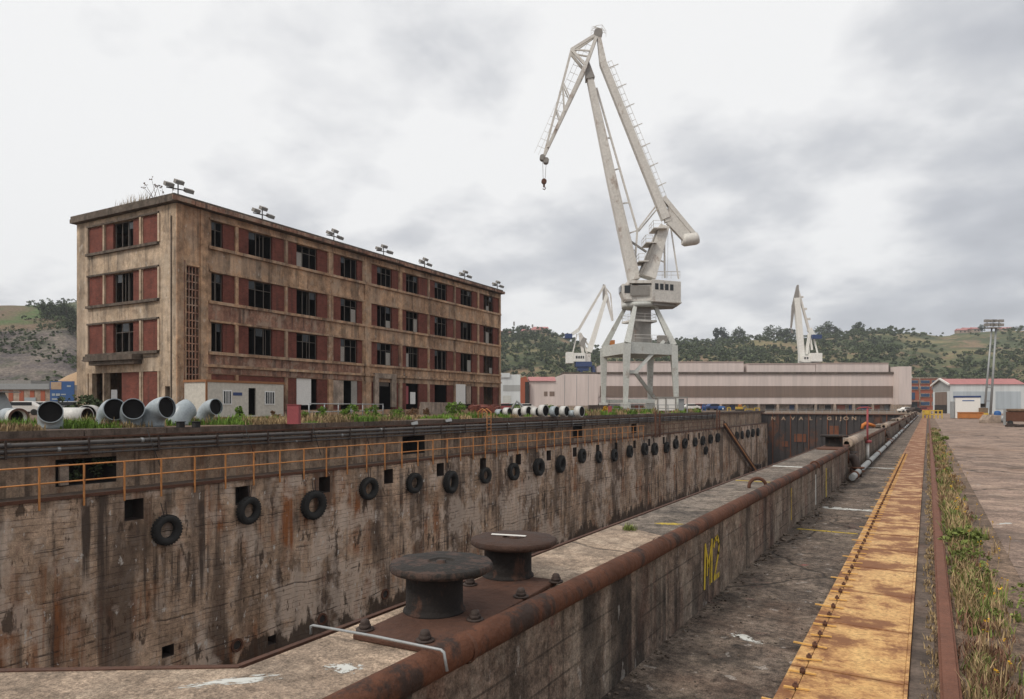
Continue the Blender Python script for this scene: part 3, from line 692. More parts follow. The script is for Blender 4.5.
# ================= YELLOW TRENCH COVERS =================
def cover(clamps):
    t = thing('trench_cover', 'yellow painted rusty steel cover sheet in the long cable trench strip', 'trench cover', (0, 0, 0), 0, 'steel cover sheets over the cable trench')
    MB().box(-.685, -.125, -.548, .548, .0, .024).build('sheet', M['yellow'], t, world=False, bevel=.003, seg=1)
    MB().box(-.783, -.69, -.55, .55, .0, .018).build('flange', M['yellow'], t, world=False)
    MB().box(-.124, -.105, -.55, .55, .0, .03).build('edge_strip', M['yellow'], t, world=False)
    for i in range(clamps):
        y = -.42 + i * .28; ex = (-.045, .02, -.06, -.04)[i % 4]; sk = (.03, -.02, .015, 0)[i % 4]
        mb = MB(); mb.beam((-.815 - ex, y - sk, .034), (-.61, y, .036), .017, .010, .014, .008, side=(0, 0, 1)); c_ = mb.build('clamp_bar', M['yellowbar'], t, world=False)
        mb = MB(); mb.ring_path([(-.69, y, .03), (-.69, y, .056)], .019, 6); mb.cyl((-.69, y, .05), (-.69, y, .068), .009, n=8); mb.build('bolt', M['rust'], c_, world=False)
    return t
near = cover(4); far_ = cover(0)
PER = 1.12; y = 2.1; k = 0
far_used = False
while y < 118:
    c = (near if k == 0 else copy_tree(near)) if k < 24 else (far_ if not far_used else copy_tree(far_))
    if k >= 24: far_used = True
    c.location = (0, y, 0.0); c.rotation_euler = (R.uniform(-.004, .004), R.uniform(-.003, .003), 0); c.location.z = .004
    if k == 0: c['label'] = 'nearest yellow trench cover sheet, cut by the bottom edge of the view'
    y += PER; k += 1
# a rusty seam edge under the covers
o = MB().box(-.79, -.10, -12, 150, -.2, -.001).build('trench', M['rust'], loc=(0, 0, 0)); tag(o, kind='structure')
# crane rail
rl = MB().box(.062, .172, -6, 150, .0, .045)
rl.box(.078, .156, -6, 150, .045, .062)
tag(rl.build('crane_rail', M['rail']), 'rusty crane rail running beside the weeds on the right', 'rail')

# verge vegetation
gd = MB(); gg = MB(); fl = MB(); gr_ = MB()
for _ in range(3600):
    y = 1.2 + 60 * R.random() ** 1.9
    x = .19 + abs(R.gauss(0, .13)) + R.random() * .12
    if x > .85: continue
    dens = mnoise.noise(Vector((x * 2, y * .6, 3)))
    if dens < -.42 and y > 6: continue
    s_ = 1 + max(0, dens)
    h = R.uniform(.05, .19) * s_
    if dens < -.1 and R.random() < .5: blades(gr_, x, y, 0, h * .8, 8, .05, R, .0022 + y * .0004, .8); continue
    (blades(gd, x, y, 0, h, 9, .05, R, .0022 + y * .0004, .7) if R.random() < (.75 if dens < .15 else .45) else blades(gg, x, y, 0, h * .8, 9, .05, R, .003 + y * .0005, .8))
for _ in range(700):     # strip left of the rail
    y = 1.2 + 50 * R.random() ** 1.7; x = R.uniform(-.02, .06)
    blades(gd, x, y, 0.005, R.uniform(.02, .07), 6, .03, R, .002 + y * .0004, .9)
for _ in range(260):     # small bright clumps
    y = 2.5 + 55 * R.random() ** 1.5; x = .25 + abs(R.gauss(0, .2))
    if mnoise.noise(Vector((x, y * .35, 9))) < .12: continue
    leaf_quads(gg, (x, y, .09), .10, .12, .10, 60, .012 + y * .0004, R)
for _ in range(90):
    y = 2.5 + 30 * R.random() ** 1.5; x = .3 + abs(R.gauss(0, .22)); h = R.uniform(.16, .28)
    gd.beam((x, y, 0), (x + .02, y, h), .004, .004); leaf_quads(fl, (x + .02, y, h), .02, .02, .02, 8, .009, R)
tag(gd.build('dry_grass', M['grassdry'], loc=(0, 0, 0)), 'dry straw coloured grass growing along the crane rail', 'grass', kind='stuff')
tag(gg.build('green_grass', M['grassgreen'], loc=(0, 0, 0)), 'green grass and leafy weeds growing along the crane rail', 'grass', kind='stuff')
tag(gr_.build('reddish_grass', M['grassred'], loc=(0, 0, 0)), 'dead reddish brown weeds mixed in the grass along the crane rail', 'grass', kind='stuff')
tag(fl.build('wildflowers', M['flower'], loc=(0, 0, 0)), 'small orange yellow flower heads among the weeds by the rail', 'flowers', kind='stuff')
# larger leafy weed across the rail
for (px, py, lb) in ((962, 546, 'broad leafy green weed spreading beside the rail in mid verge'), (944, 441, 'bright green shrub at the far end of the verge by the yellow barrier')):
    q = GP(px, py, 0); w = MB(); dq = EYE * F / (py - HY); s_ = 24 / F * dq if py > 500 else 8 / F * dq
    leaf_quads(w, (q.x, q.y, s_ * .35), s_ * .8, s_ * .8, s_ * .4, 420, s_ * .10, R, .2)
    tag(w.build('leafy_weed', M['grassgreen']), lb, 'weed')

# ================= LEFT DOCK WALL =================
dw = thing('dock_wall', 'tall stained concrete wall on the far side of the dry dock', 'dock wall', (XQ, 60, -11))
Y0 = -30
hl = []
def lowrect(x0, y0, x1, y1, X=XW):
    a = XP(x0, y0, X); b = XP(x1, y1, X); c = XP(x1, y0, X)
    return (a.y - Y0, b.y - Y0, (b.z + XP(x0, y1, X).z) / 2 + 11, (a.z + c.z) / 2 + 11)
base_holes = [(124, 500.5, 144, 520), (235, 488, 250, 505), (319, 477.5, 330, 493), (384, 470, 393, 484), (437, 463.5, 443.6, 477), (480, 458, 486, 470),
              (516, 454, 521, 465), (546.5, 450, 551, 459.5), (573, 446.5, 576.5, 456), (596, 444.5, 599.5, 453), (614.5, 442.5, 617.5, 450.5), (633, 440.5, 636, 448.5), (648, 438.5, 650.5, 446)]
zs = []
for r_ in base_holes:
    h = lowrect(*r_); yc = (h[0] + h[1]) / 2
    hl.append((yc - .4, yc + .4, 11 - 2.95, 11 - 2.08)); zs.append((yc, h[1] - h[0], h[2] - 11, h[3] - 11))
for k in range(1, 5): yc = zs[-1][0] + 5.15; zs.append((yc,)); hl.append((yc - .4, yc + .4, 11 - 2.95, 11 - 2.08))
for (px, py, w, hgt) in ((168, 651, .55, .5), (272, 640, .5, .45), (282, 652, .35, .4), (300, 655, .3, .35)):
    p = XP(px, py, XW); hl.append((p.y - w / 2 - Y0, p.y + w / 2 - Y0, p.z + 11 - hgt / 2, p.z + 11 + hgt / 2))
mb = MB(); wall_holes(mb, (XW, Y0, -11), (0, 1, 0), YG - Y0 + 3, 11 + LEDGE, .8, hl, (-1, 0, 0), rvm := MB()); mb.build('lower_wall', M['dockwall'], dw); rvm.build('recess_sides', M['rustdark'], dw)  # hole sides coloured dark and rusty, putting recess shade into the colour
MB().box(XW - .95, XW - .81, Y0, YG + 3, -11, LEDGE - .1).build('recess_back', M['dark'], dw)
up = []
for r_ in ((58, 458, 119, 485), (405, 436, 427, 462), (575, 424, 584, 438), (633, 424, 638, 434)):
    h = lowrect(*r_, X=XQ); up.append((h[0], h[1], 11 - 11 + max(.25, h[2] - 11 - LEDGE), min(h[3] - 11 - LEDGE, 1.75)))
mb = MB(); wall_holes(mb, (XQ - .2, Y0, LEDGE), (0, 1, 0), YG - Y0 + 3, -LEDGE + QL - .2, 1.5, up, (-1, 0, 0), rvm := MB()); mb.build('upper_wall', M['upperwall'], dw); rvm.build('recess_sides', M['dark'], dw)  # gallery sides and back near-black, their shade put into the colour
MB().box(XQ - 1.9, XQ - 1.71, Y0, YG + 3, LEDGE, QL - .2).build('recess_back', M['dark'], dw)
MB().box(XQ - 1.7, XW - .001, Y0, YG + 3, LEDGE - .12, LEDGE).build('ledge', M['coping'], dw)
MB().box(XW + .002, XW + .07, Y0, YG + 3, LEDGE - .11, LEDGE + .02).build('ledge_edge', M['rust'], dw)
mb = MB(); y = Y0
while y < YG + 2.5:
    l_ = R.uniform(3, 6); y2 = min(y + l_, YG + 3)
    mb.box(XQ - 1.2, XQ + R.uniform(-.02, .03), y, y2 - .03, QL - .26, QL + R.uniform(-.012, .012)); y = y2
mb.build('coping', M['coping'], dw)
MB().box(XQ - 1.1, XQ + .1, 4, YG, QL - .33, QL - .262).build('coping_beam', M['rust'], dw)
# round drains low on the wall
for (px, py) in ((237, 645), (322, 619), (385, 594)):
    p = XP(px, py, XW + .03)
    mb = MB(); mb.hollow([(XW - .05, p.y, p.z), (XW + .08, p.y, p.z)], .32, .22, 20); d_ = mb.build('drain_ring', M['rust'], dw)
    MB().cyl((XW + .002, p.y, p.z), (XW + .02, p.y, p.z), .2, n=16).build('drain_hole', M['dark'], d_)
# a pale post inside the first gallery opening and plants
p = XP(62, 471, XQ - .25); MB().box(XQ - .19, XQ - .06, p.y - .16, p.y + .16, LEDGE + .3, LEDGE + 1.15).build('gallery_post', M['concretepale'], dw)
w = MB(); p = XP(105, 467, XQ - .8)
for dx in (-.9, 0, .8): leaf_quads(w, (XQ - .7, p.y + dx, -.75), .5, .7, .6, 160, .09, R)
tag(w.build('creeper', M['leaf']), 'dark green plant growing inside the first opening of the dock wall', 'plant')
# long service pipes under the coping
for i, (X, z, r_, lb) in enumerate(((XQ + .28, .30, .085, 'topmost of the long grey service pipes under the far quay edge'), (XQ + .28, .08, .08, 'middle of the long grey service pipes under the far quay edge'),
                                    (XQ + .26, -.12, .045, 'lowest and thinnest long service pipe under the far quay edge'))):
    t = thing('service_pipe', lb, 'pipe', (X, 50, z), 0, 'service pipes along the far dock wall')
    MB().cyl((X, Y0, z), (X, 112, z), r_, n=12).build('pipe', M['pipegrey'], t)
    for k in range(24):
        y = 2 + i * 1.7 + k * 5.0
        if y < 111: MB().cyl((X, y, z), (X, y + .12, z), r_ * 1.22, n=12).build('coupling', M['galv'] if (k * 7 + i) % 3 == 0 else M['pipegrey'], t)
mb = MB()
for k in range(46):
    y = -20 + k * 2.9
    mb.box(XQ - .2, XQ + .4, y, y + .07, .19, .215); mb.box(XQ - .2, XQ + .4, y, y + .07, -.03, -.006); mb.box(XQ - .2, XQ + .33, y, y + .07, -.2, -.17); mb.box(XQ + .37, XQ + .42, y, y + .07, -.2, .5)
mb.build('pipe_brackets', M['rustdark'], dw)
# slanting cables/props over the pipes
for (px, lb) in ((147, 'first'), (245, 'second'), (312, 'third'), (363, 'fourth')):
    p = XP(px, 440, XQ + .45); mb = MB().cyl((XQ + .45, p.y, .75), (XQ + .5, p.y + .6, -.95), .02, n=6)
    tag(mb.build('hanging_hose', M['rubbergrey']), '%s thin dark hose from the left hanging across the service pipes' % lb, 'hose', 'hoses hanging over the service pipes')
for (px, py, lb) in ((415, 424, 'left of the two small blue grey floodlights on the quay edge'), (449, 421, 'right of the two small blue grey floodlights on the quay edge')):
    p = XP(px, py, XQ + .25); t = thing('floodlight', lb, 'floodlight', p, 0, 'floodlights on the quay edge')
    MB().beam(p + Vector((-.15, -.2, 0)), p + Vector((.12, .12, .08)), .16, .16, .24, .22).build('lamp_head', M['galv'], t)
    MB().cyl(p, p + Vector((0, 0, -.5)), .03, n=6).build('bracket', M['rustdark'], t)
# walkway railing
rg = thing('guard_railing', 'long orange walkway railing with two rails on the ledge of the dock wall', 'railing', (XW, 30, LEDGE))
yr0, yr1 = -8, 76
for z in (-.50, -1.12): MB().cyl((XW + .04, yr0, z), (XW + .04, yr1, z), .03, n=8).build('rail', M['orangerail'], rg)
ypx = [38.5, 83.8, 124, 160.8, 194.6, 225, 253]
yy = [XP(x, 480, XW + .04).y for x in ypx]; st_ = (yy[-1] - yy[0]) / 6
k = 0; y = yy[0] - 5 * st_
while y < yr1:
    MB().box(XW + .075, XW + .125, y - .03, y + .03, LEDGE - .42, -.47).build('post', M['orangerail'], rg); y += st_
# lengths of old railing further on, rustier
rg2 = thing('guard_railing', 'rusty brown stretch of walkway railing on the far half of the dock wall', 'railing', (XW, 90, LEDGE))
for z in (-.52, -1.14): MB().cyl((XW + .04, 78, z), (XW + .04, 112, z), .035, n=6).build('rail', M['rust'], rg2)
for k in range(17): MB().box(XW + .075, XW + .125, 78.2 + k * 2.08, 78.26 + k * 2.08, LEDGE - .3, -.5).build('post', M['rust'], rg2)
# yellow access ladder
p = XP(489, 430, XQ + .5)
ld = thing('access_ladder', 'orange yellow steel ladder with hoops hooked over the far quay edge', 'ladder', (XQ + .5, p.y, LEDGE))
for s_ in (-.28, .28): MB().ring_path([(XQ - .3, p.y + s_, QL), (XQ - .3, p.y + s_, QL + .55), (XQ + .1, p.y + s_, QL + .75), (XQ + .5, p.y + s_, QL + .5), (XQ + .5, p.y + s_, LEDGE)], .03, 8).build('stile', M['orangerail'], ld)
for k in range(10): MB().cyl((XQ + .5, p.y - .28, LEDGE + .2 + k * .27), (XQ + .5, p.y + .28, LEDGE + .2 + k * .27), .02, n=6).build('rung', M['orangerail'], ld)
# rusty vertical ladders further along
for (px, lb) in ((658.5, 'rusty brown frame climbing the dock wall below the crane'), (719, 'rusty brown frame on the dock wall beside the leaning gangway')):
    p = XP(px, 425, XW + .3); t = thing('wall_ladder', lb, 'ladder', (XW + .2, p.y, -2), 0)
    MB().box(XW + .1, XW + .3, p.y - .84, p.y - .7, -2, QL + .3).build('stile', M['rust'], t); MB().box(XW + .1, XW + .3, p.y + .7, p.y + .84, -2, QL + .3).build('stile', M['rust'], t)
    [MB().cyl((XW + .2, p.y - .7, -1.8 + .4 * k), (XW + .2, p.y + .7, -1.8 + .4 * k), .03, n=6).build('rung', M['rust'], t) for k in range(7)]
# leaning gangway
a = XP(724, 424, XW + .5); b = XP(757, 473, XW + .6)
gw = thing('gangway', 'long rusty brown gangway leaning down into the dock near its far end', 'gangway', b)
MB().beam(a, b, 1.0, .12, side=(1, 0, 0)).build('deck', M['rustdark'], gw)
o1 = Vector((0, -.7, 0)); o2 = Vector((0, .7, 0))
for off in (o1, o2): MB().beam(a + off + Vector((.12, 0, 0)), b + off + Vector((.12, 0, 0)), .35, .2, side=(1, 0, 0)).build('side_beam', M['rust'], gw)
MB().beam(a + Vector((.25, -.45, 0)), b + Vector((.25, -.45, 0)), .2, .15, side=(1, 0, 0)).build('rail', M['orangerail'], gw)
MB().box(b.x - .6, b.x + .5, b.y - 1.2, b.y + 1.4, b.z - 2.5, b.z + 1.6).build('foot_platform', M['rustdark'], gw)

# tyres
def tyre():
    pr = [(.36, -.10), (.40, -.17), (.52, -.20), (.62, -.19), (.66, -.14), (.675, -.05), (.675, .05), (.66, .14), (.62, .19), (.52, .20), (.40, .17), (.36, .10), (.34, .0)]
    mb = MB(); mb.lathe(pr, 36, None, close=True)
    for k in range(30):
        w_ = 2 * PI * k / 30; Mx = Matrix.Rotation(w_, 4, 'Z')
        for s_ in (-1, 1): mb.box(.665, .695, -.035, .035, .02 if s_ > 0 else -.15, .15 if s_ > 0 else -.02, Mx @ Matrix.Rotation(.2 * s_, 4, 'X'))
    return mb
ty = [(167, 530, 30), (249, 510.5, 27), (314, 505, 29), (369, 488.5, 22), (414.5, 483, 20), (451, 482, 22), (485.7, 475.4, 16), (513.8, 471.6, 17), (539, 467, 17), (561, 464, 18),
      (582.4, 455.8, 14), (599, 457, 12), (614.7, 455.4, 12), (630, 451.5, 12), (645, 449, 12), (655, 449, 12), (666.8, 447.3, 11), (676, 443.8, 10), (685, 443.4, 10), (695.3, 442, 9), (703, 440.6, 9), (710.7, 439, 9),
      (717.8, 437.8, 9), (737, 435.7, 8), (742.4, 435, 8), (748, 433.6, 8), (753, 433, 8), (758, 432, 8), (706, 450.5, 8)]
tb = None
for i, (px, py, d) in enumerate(ty):
    p = XP(px, py, XW + .22); dep = p.x * -ST + p.y * CT
    if tb is None:
        tb = tyre().build('tyre_fender', M['rubber'], None, loc=(0, 0, 0)); o = tb
        for y_ in (-.12, .12): MB().cyl((-.40, y_ * .3, .0), (-1.25, y_, -.12), .022, n=6).build('rope', M['rustdark'], tb, world=False)
    else: o = copy_tree(tb)
    s_ = min(1.12, max(.85, d / F * dep / 1.35)); o.scale = (s_, s_ * R.uniform(.95, 1.03), s_ * R.uniform(.8, 1.1))
    o.location = p; o.rotation_euler = (Matrix.Rotation(R.uniform(-.1, .1), 3, "Z") @ Matrix.Rotation(PI / 2 + R.uniform(-.07, .07), 3, "Y") @ Matrix.Rotation(R.uniform(-.12, .12), 3, "Z")).to_euler()
    lb = ('%s old black tyre from the left hung as a fender on the far dock wall' % ORD[i + 1]) if i < 28 else 'single old tyre hanging lower than the others on the far dock wall'
    tag(o, lb, 'tyre', 'tyres hung on the dock wall')

# ================= DOCK GATE =================
gt = thing('dock_gate', 'dark rusty steel caisson gate with NAVAL-GIJON lettering closing the dock end', 'dock gate', (-15, YG, -11))
ZG = .08
MB().box(XQ - .2, XF, YG + .3, YG + 2.9, -11, ZG).build('gate_body', M['gate'], gt)
MB().box(XQ - .2, XF, YG - .1, YG + 3.0, ZG, ZG + .14).build('top_deck', M['rust'], gt)
for k in range(24):
    x = XQ + .9 + k * 1.13
    MB().box(x - .07, x + .07, YG - .02, YG + .3, -11, ZG).build('rib', M['gaterust'] if k % 3 == 1 else M['gate'], gt)
for (px, py, w, h) in ((800, 438, 2.2, 1.6), (785, 444, 1.1, 1.1), (834, 432, 1.6, 2.4)):
    p = YP(px, py, YG); MB().box(p.x - w / 2, p.x + w / 2, YG + .1, YG + .299, p.z - h / 2, p.z + h / 2).build('patch_plate', M['gaterust'], gt)
fc = bpy.data.fonts.load('<builtin>') if False else None
def text_mesh(txt, size, mat, name, parent, mtx, bold=.02, extr=.01):
    cu = bpy.data.curves.new(name, 'FONT'); cu.body = txt; cu.size = size; cu.extrude = extr; cu.offset = bold; cu.align_x = 'CENTER'
    to = bpy.data.objects.new('tmp', cu); COL.objects.link(to); dg = bpy.context.evaluated_depsgraph_get()
    me = bpy.data.meshes.new_from_object(to.evaluated_get(dg)); bpy.data.objects.remove(to); me.name = name
    me.transform(WM(parent).inverted() @ mtx); o = bpy.data.objects.new(name, me); COL.objects.link(o); o.parent = parent
    me.materials.clear(); me.materials.append(mat); return o
for ch, px in zip('NAVAL-GIJON', (773.2, 783.4, 792.8, 801, 810.8, 820.6, 829.3, 836.2, 840.8, 846, 854)):
    p = YP(px, 420.0, YG - .1)
    text_mesh(ch, 1.1, M['lettercream'], 'letter', gt, Matrix.Translation((p.x, YG - .06, p.z + .15 - .15)) @ Matrix.Rotation(PI / 2, 4, 'X') @ Matrix.Scale(.85, 4, (0, 1, 0)) @ Matrix.Scale(1.05, 4, (1, 0, 0)), .02)
# ================= ABANDONED BUILDING =================
A = DP(176, 400, 57); A.z = 0; E = DP(500, 400, 104); E.z = 0
uL = (E - A).normalized(); wS = Vector((-uL.y, uL.x, 0))          # wS points away from the dock
LEN = (E - A).length; WID = 15.6; HB = 17.75
def onplane(px, py, o, d):
    k = (px - CX) / F; r = LD(k, 1.0)      # direction per unit depth
    den = d.x * -r.y + d.y * r.x          # solve o + d s = r t
    # | d.x -r.x | |s|   |-o.x|
    det = d.x * (-r.y) - (-r.x) * d.y
    s_ = ((-o.x) * (-r.y) - (-r.x) * (-o.y)) / det
    t = (d.x * (-o.y) - d.y * (-o.x)) / det
    return s_, EYE - (py - HY) / F * t
LF = lambda px, py: onplane(px, py, A, uL)
SF = lambda px, py: onplane(px, py, A, wS)
bd = thing('abandoned_building', 'long derelict four storey concrete building with red brick panels and broken windows', 'building', (A.x, A.y, QL))
def bp(s_, w_, z): return A + uL * s_ + wS * w_ + Vector((0, 0, z))
MW = Matrix(((uL.x, wS.x, 0, A.x), (uL.y, wS.y, 0, A.y), (0, 0, 1, QL), (0, 0, 0, 1)))  # local (s, w, z above quay)
def bbox_(mb, s0, s1, w0, w1, z0, z1): return mb.box(s0, s1, w0, w1, z0, z1, MW)
Q = lambda z: z - QL
zr = []
for (px, t, b_) in ((210.9, 220.1, 246), (210.9, 272, 300.5), (210.9, 322, 351.3)):
    zr.append((Q(LF(px, b_)[1]), Q(LF(px, t)[1])))
zr.append((0.55, Q(LF(211, 374)[1])))
zr = [(13.8, 16.05), (9.35, 11.75), (5.05, 7.5), (0.5, 3.15)] if False else zr
cols = [(211.3, 223.4, 235.2), (237.7, None, None)]
bays = [(None, 211.3, 223.4, 235), (237.7, 249, 272.8, 284.6), (287.5, 297, 317.7, 327.8), (333, 341, 357.7, 362.4), (371, 377.5, 392.3, 398.6),
        (402, 406.5, 419, 427.6), (429.5, 435, 447.4, 453.7), (455.3, 461, 472.6, 477.3), (479, 484, 493.7, 499)]
S_ = lambda px: LF(px, 300)[0]
bs = [[None if p is None else S_(p) for p in b_] for b_ in bays]
holes = []; wins = []; pans = []
for j, (z0, z1) in enumerate(zr):
    for i, b_ in enumerate(bs):
        a0, a1, a2, a3 = b_
        if j == 3 and i in (0, 1): 
            pans.append((a0 if a0 is not None else a1, a3, z0, z1, j, i)); holes.append((a0 if a0 is not None else a1, a3, z0, z1)); continue
        st_ = a0 if a0 is not None else a1
        holes.append((st_, a3, z0, z1))
        if a0 is not None: pans.append((a0, a1, z0, z1, j, i))
        wins.append((a1, a2, z0, z1, j, i)); pans.append((a2, a3, z0, z1, j, i))
ls0, ls1 = S_(186.2), S_(199.3); lz0, lz1 = Q(LF(190, 382)[1]), Q(LF(190, 266)[1])
holes.append((ls0, ls1, lz0, lz1))
mb = MB(); wall_holes(mb, bp(0, 0, QL), uL, LEN, HB, .45, holes, wS); mb.build('wall', M['plaster'], bd)
# short front
sp = [(88.6, 103.6), (105.4, 112.6), (139.4 - 6.8, 139.4), (142.6, 158.3)]
T_ = lambda px: SF(px, 300)[0]
szr = []
for (ty_, by_) in ((213.6, 241.5), (267, 298), (319, 350)): szr.append((Q(SF(158.3, by_)[1]), Q(SF(158.3, ty_)[1])))
szr.append((.3, Q(SF(158, 371)[1])))
sh = []; spans = []; swins = []
for j, (z0, z1) in enumerate(szr):
    sh.append((T_(158.3), T_(142.6), z0, z1)); spans.append((T_(158.3), T_(142.6), z0, z1, j))
    sh.append((T_(139.4), T_(105.4), z0, z1))
    if j < 3:
        spans += [(T_(139.4), T_(132.6), z0, z1, j), (T_(112.6), T_(105.4), z0, z1, j)]
        swins.append((T_(132.6), T_(113), z0, z1, j))
        sh.append((T_(103.6), T_(88.6), z0, z1)); spans.append((T_(103.6), T_(88.6), z0, z1, j))
    else:
        spans += [(T_(139.4), T_(121), z0, z1, j)]
        sh.append((T_(105.3), T_(92), z0, z1)); 
sh.append((T_(170), T_(165), .2, 2.6))
WID = T_(76.8)
mb = MB(); wall_holes(mb, bp(0, 0, QL), wS, WID, HB, .45, sh, uL); mb.build('wall', M['plaster_front'], bd)
mb = MB(); bbox_(mb, .46, LEN, WID - .4, WID, 0, HB); bbox_(mb, LEN - .4, LEN - .002, .46, WID - .41, 0, HB); mb.build('back_wall', M['plaster'], bd)
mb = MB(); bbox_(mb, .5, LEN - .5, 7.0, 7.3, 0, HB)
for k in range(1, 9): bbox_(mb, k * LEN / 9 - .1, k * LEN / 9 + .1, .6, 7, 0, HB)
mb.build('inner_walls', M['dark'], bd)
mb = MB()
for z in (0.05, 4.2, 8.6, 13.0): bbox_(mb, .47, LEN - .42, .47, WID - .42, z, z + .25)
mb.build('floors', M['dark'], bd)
# roof slab with overhang, parapet edge
mb = MB(); bbox_(mb, -.45, LEN + .4, -.6, WID + .35, HB + .05, HB + .42); bbox_(mb, -.4, LEN + .4, -.3, WID + .3, HB + .42, HB + .68)
rf = mb.build('roof', M['slab'], bd)
mb = MB(); rb_ = random.Random(3); s_ = -.75
while s_ < LEN: l_ = rb_.uniform(1.5, 4); bbox_(mb, s_, min(s_ + l_ - .05, LEN + .35), -.63 - rb_.uniform(0, .05), -.602, HB + rb_.uniform(.0, .12), HB + .40); s_ += l_
mb.build('roof_edge', M['plaster_old'], rf)
# ledges running along below and above the window rows
mb = MB(); mb2 = MB()
for j, (z0, z1) in enumerate(zr[:3]):
    bbox_(mb, bs[0][1] - .35, LEN + .05, -.22, -.002, z0 - .28, z0 - .02); bbox_(mb, bs[0][1] - .2, LEN + .02, -.12, -.002, z1 + .02, z1 + .2)
bbox_(mb, S_(201.6), LEN + .05, -.26, -.002, zr[3][1] + .6, zr[3][1] + .85)
mb.build('ledges', M['plaster'], bd)
mb = MB()
for j, (z0, z1) in enumerate(szr):
    if j < 3: bbox_(mb, -.24, -.002, T_(159.3), T_(87.6), z0 - .25, z0 - .02); bbox_(mb, -.12, -.002, T_(159.3), T_(87.6), z1 + .02, z1 + .17)
    for p_ in (159.3, 141.0, 104.5, 87.9): bbox_(MB(), -.1, -.003, T_(p_) - .12, T_(p_) + .12, z0 - .01, z1 + .01).build('pilaster', M['plaster_front'], bd)
mb.build('ledges', M['slab'], bd)
# columns between bays
mb = MB()
cc = [(bs[i][3] + bs[i + 1][0]) / 2 for i in range(8)]
for i, c in enumerate(cc):
    w_ = max(.16, (bs[i + 1][0] - bs[i][3]) / 2 - .05)
    for j, (z0, z1) in enumerate(zr): bbox_(MB(), c - w_, c + w_, -.1, -.003, z0, z1).build('pilaster', M['plaster'], bd)
for c_, w_ in ((0.30, .30), (LEN - .2, .2), (S_(366.8), .45), (S_(203.5), .35)): bbox_(MB(), c_ - w_, c_ + w_, -.16, -.004, 0.0, HB - .02).build('pilaster', M['plaster'], bd)
# peeling render band between ground and first row
mb = MB(); z0 = zr[3][1] + .05; z1 = zr[2][0] - .3
bbox_(mb, S_(200.5), S_(362), -.05, -.003, z0, zr[3][1] + .59); bbox_(mb, S_(208), S_(362), -.045, -.0035, zr[3][1] + .87, z1)
bbox_(mb, S_(208), S_(325), -.04, -.0035, zr[2][1] + .22, zr[1][0] - .29)
bbox_(mb, .62, S_(185.2), -.05, -.0035, 0, lz1 + .4); bbox_(mb, S_(200), S_(201.5), -.05, -.0035, 0, lz1)
mb.build('peeling_render', M['plaster_old'], bd)
# brick panels
for (a, b_, z0, z1, j, i) in pans:
    mb = MB(); bbox_(mb, a + .003, b_ - .003, .06, .25, z0 + .003, z1 - .003); mb.build('brick_panel', M['brick'], bd)
for (a, b_, z0, z1, j) in spans:
    mb = MB(); bbox_(mb, .06, .25, a + .003, b_ - .003, z0 + .003, z1 - .003); mb.build('brick_panel', M['brick'], bd)
# windows
rw = random.Random(21)
def window(P, a, b_, z0, z1, kind=0):
    """P(mb,s0,s1,w0,w1,z0,z1) adds a box; frame with mullions, some panes left"""
    mb = MB(); f = .07; w = b_ - a; h = z1 - z0
    P(mb, a, b_, .25, .33, z0 + .001, z0 + f); P(mb, a, b_, .25, .33, z1 - f, z1 - .001); P(mb, a + .001, a + f, .25, .33, z0 + f, z1 - f); P(mb, b_ - f, b_ - .001, .25, .33, z0 + f, z1 - f)
    nm = 3 if w > 1.9 else 2
    for k in range(1, nm): 
        x = a + w * k / nm + rw.uniform(-.06, .06); P(mb, x - .045, x + .045, .26, .32, z0 + f, z1 - f)
    for zt in ((z0 + h * .68,) if rw.random() < .7 else ()): P(mb, a + f, b_ - f, .262, .318, zt - .03, zt + .03)
    if rw.random() < .5: x = a + w * rw.uniform(.2, .8); P(mb, x - .03, x + .03, .27, .31, z0 + f, z1 - f)
    o = mb.build('window', M['frame'], bd)
    r = rw.random()
    if r < .45:
        k = rw.randrange(nm); x0 = a + w * k / nm + .06; x1 = a + w * (k + 1) / nm - .06; zt = z0 + h * rw.choice((.35, .6, .66))
        mb = MB(); P(mb, x0, x1, .285, .295, z0 + f, zt); mb.build('pane', M['palecloth'], o)
    if r > .3:
        k = rw.randrange(nm); x0 = a + w * k / nm + .06; x1 = a + w * (k + 1) / nm - .06
        mb = MB(); P(mb, x0, x1, .286, .294, z0 + h * .7, z1 - f); mb.build('pane', M['glassdark'], o)
PLs = lambda mb, s0, s1, w0, w1, z0, z1: bbox_(mb, s0, s1, w0, w1, z0, z1)
PSs = lambda mb, s0, s1, w0, w1, z0, z1: bbox_(mb, w0, w1, s0, s1, z0, z1)
for (a, b_, z0, z1, j, i) in wins:
    if j < 3: window(PLs, a, b_, z0, z1)
for (a, b_, z0, z1, j) in swins: window(PSs, a, b_, z0, z1)
# ground floor openings: white shutter doors, broken panels, doorway, posters
def lb(px0, px1, y0, y1, w0, w1, m, name):
    a = S_(px0); b_ = S_(px1); zt = Q(LF(px0, y0)[1]); zb = max(.02, Q(LF(px0, y1)[1])); mb = MB(); bbox_(mb, a, b_, w0, w1, zb, zt); return mb.build(name, m, bd)
lb(297.5, 312, 378, 405, .12, .2, M['whitepaint'], 'white_door')
lb(330, 343, 380, 405, -.08, -.06, M['concretepale'], 'weathered_board')
lb(352, 360, 380, 405, .1, .16, M['palecloth'], 'weathered_board')
lb(373, 377, 378, 407, -.3, -.06, M['concretepale'], 'door_surround'); lb(390, 394.5, 378, 407, -.3, -.06, M['concretepale'], 'door_surround'); lb(373, 394.5, 373, 378, -.32, -.05, M['concretepale'], 'door_surround')
lb(377.5, 389.5, 379, 386, .1, .14, M['frame'], 'door_grille'); lb(377.5, 380, 386, 407, .1, .16, M['frame'], 'door_grille')
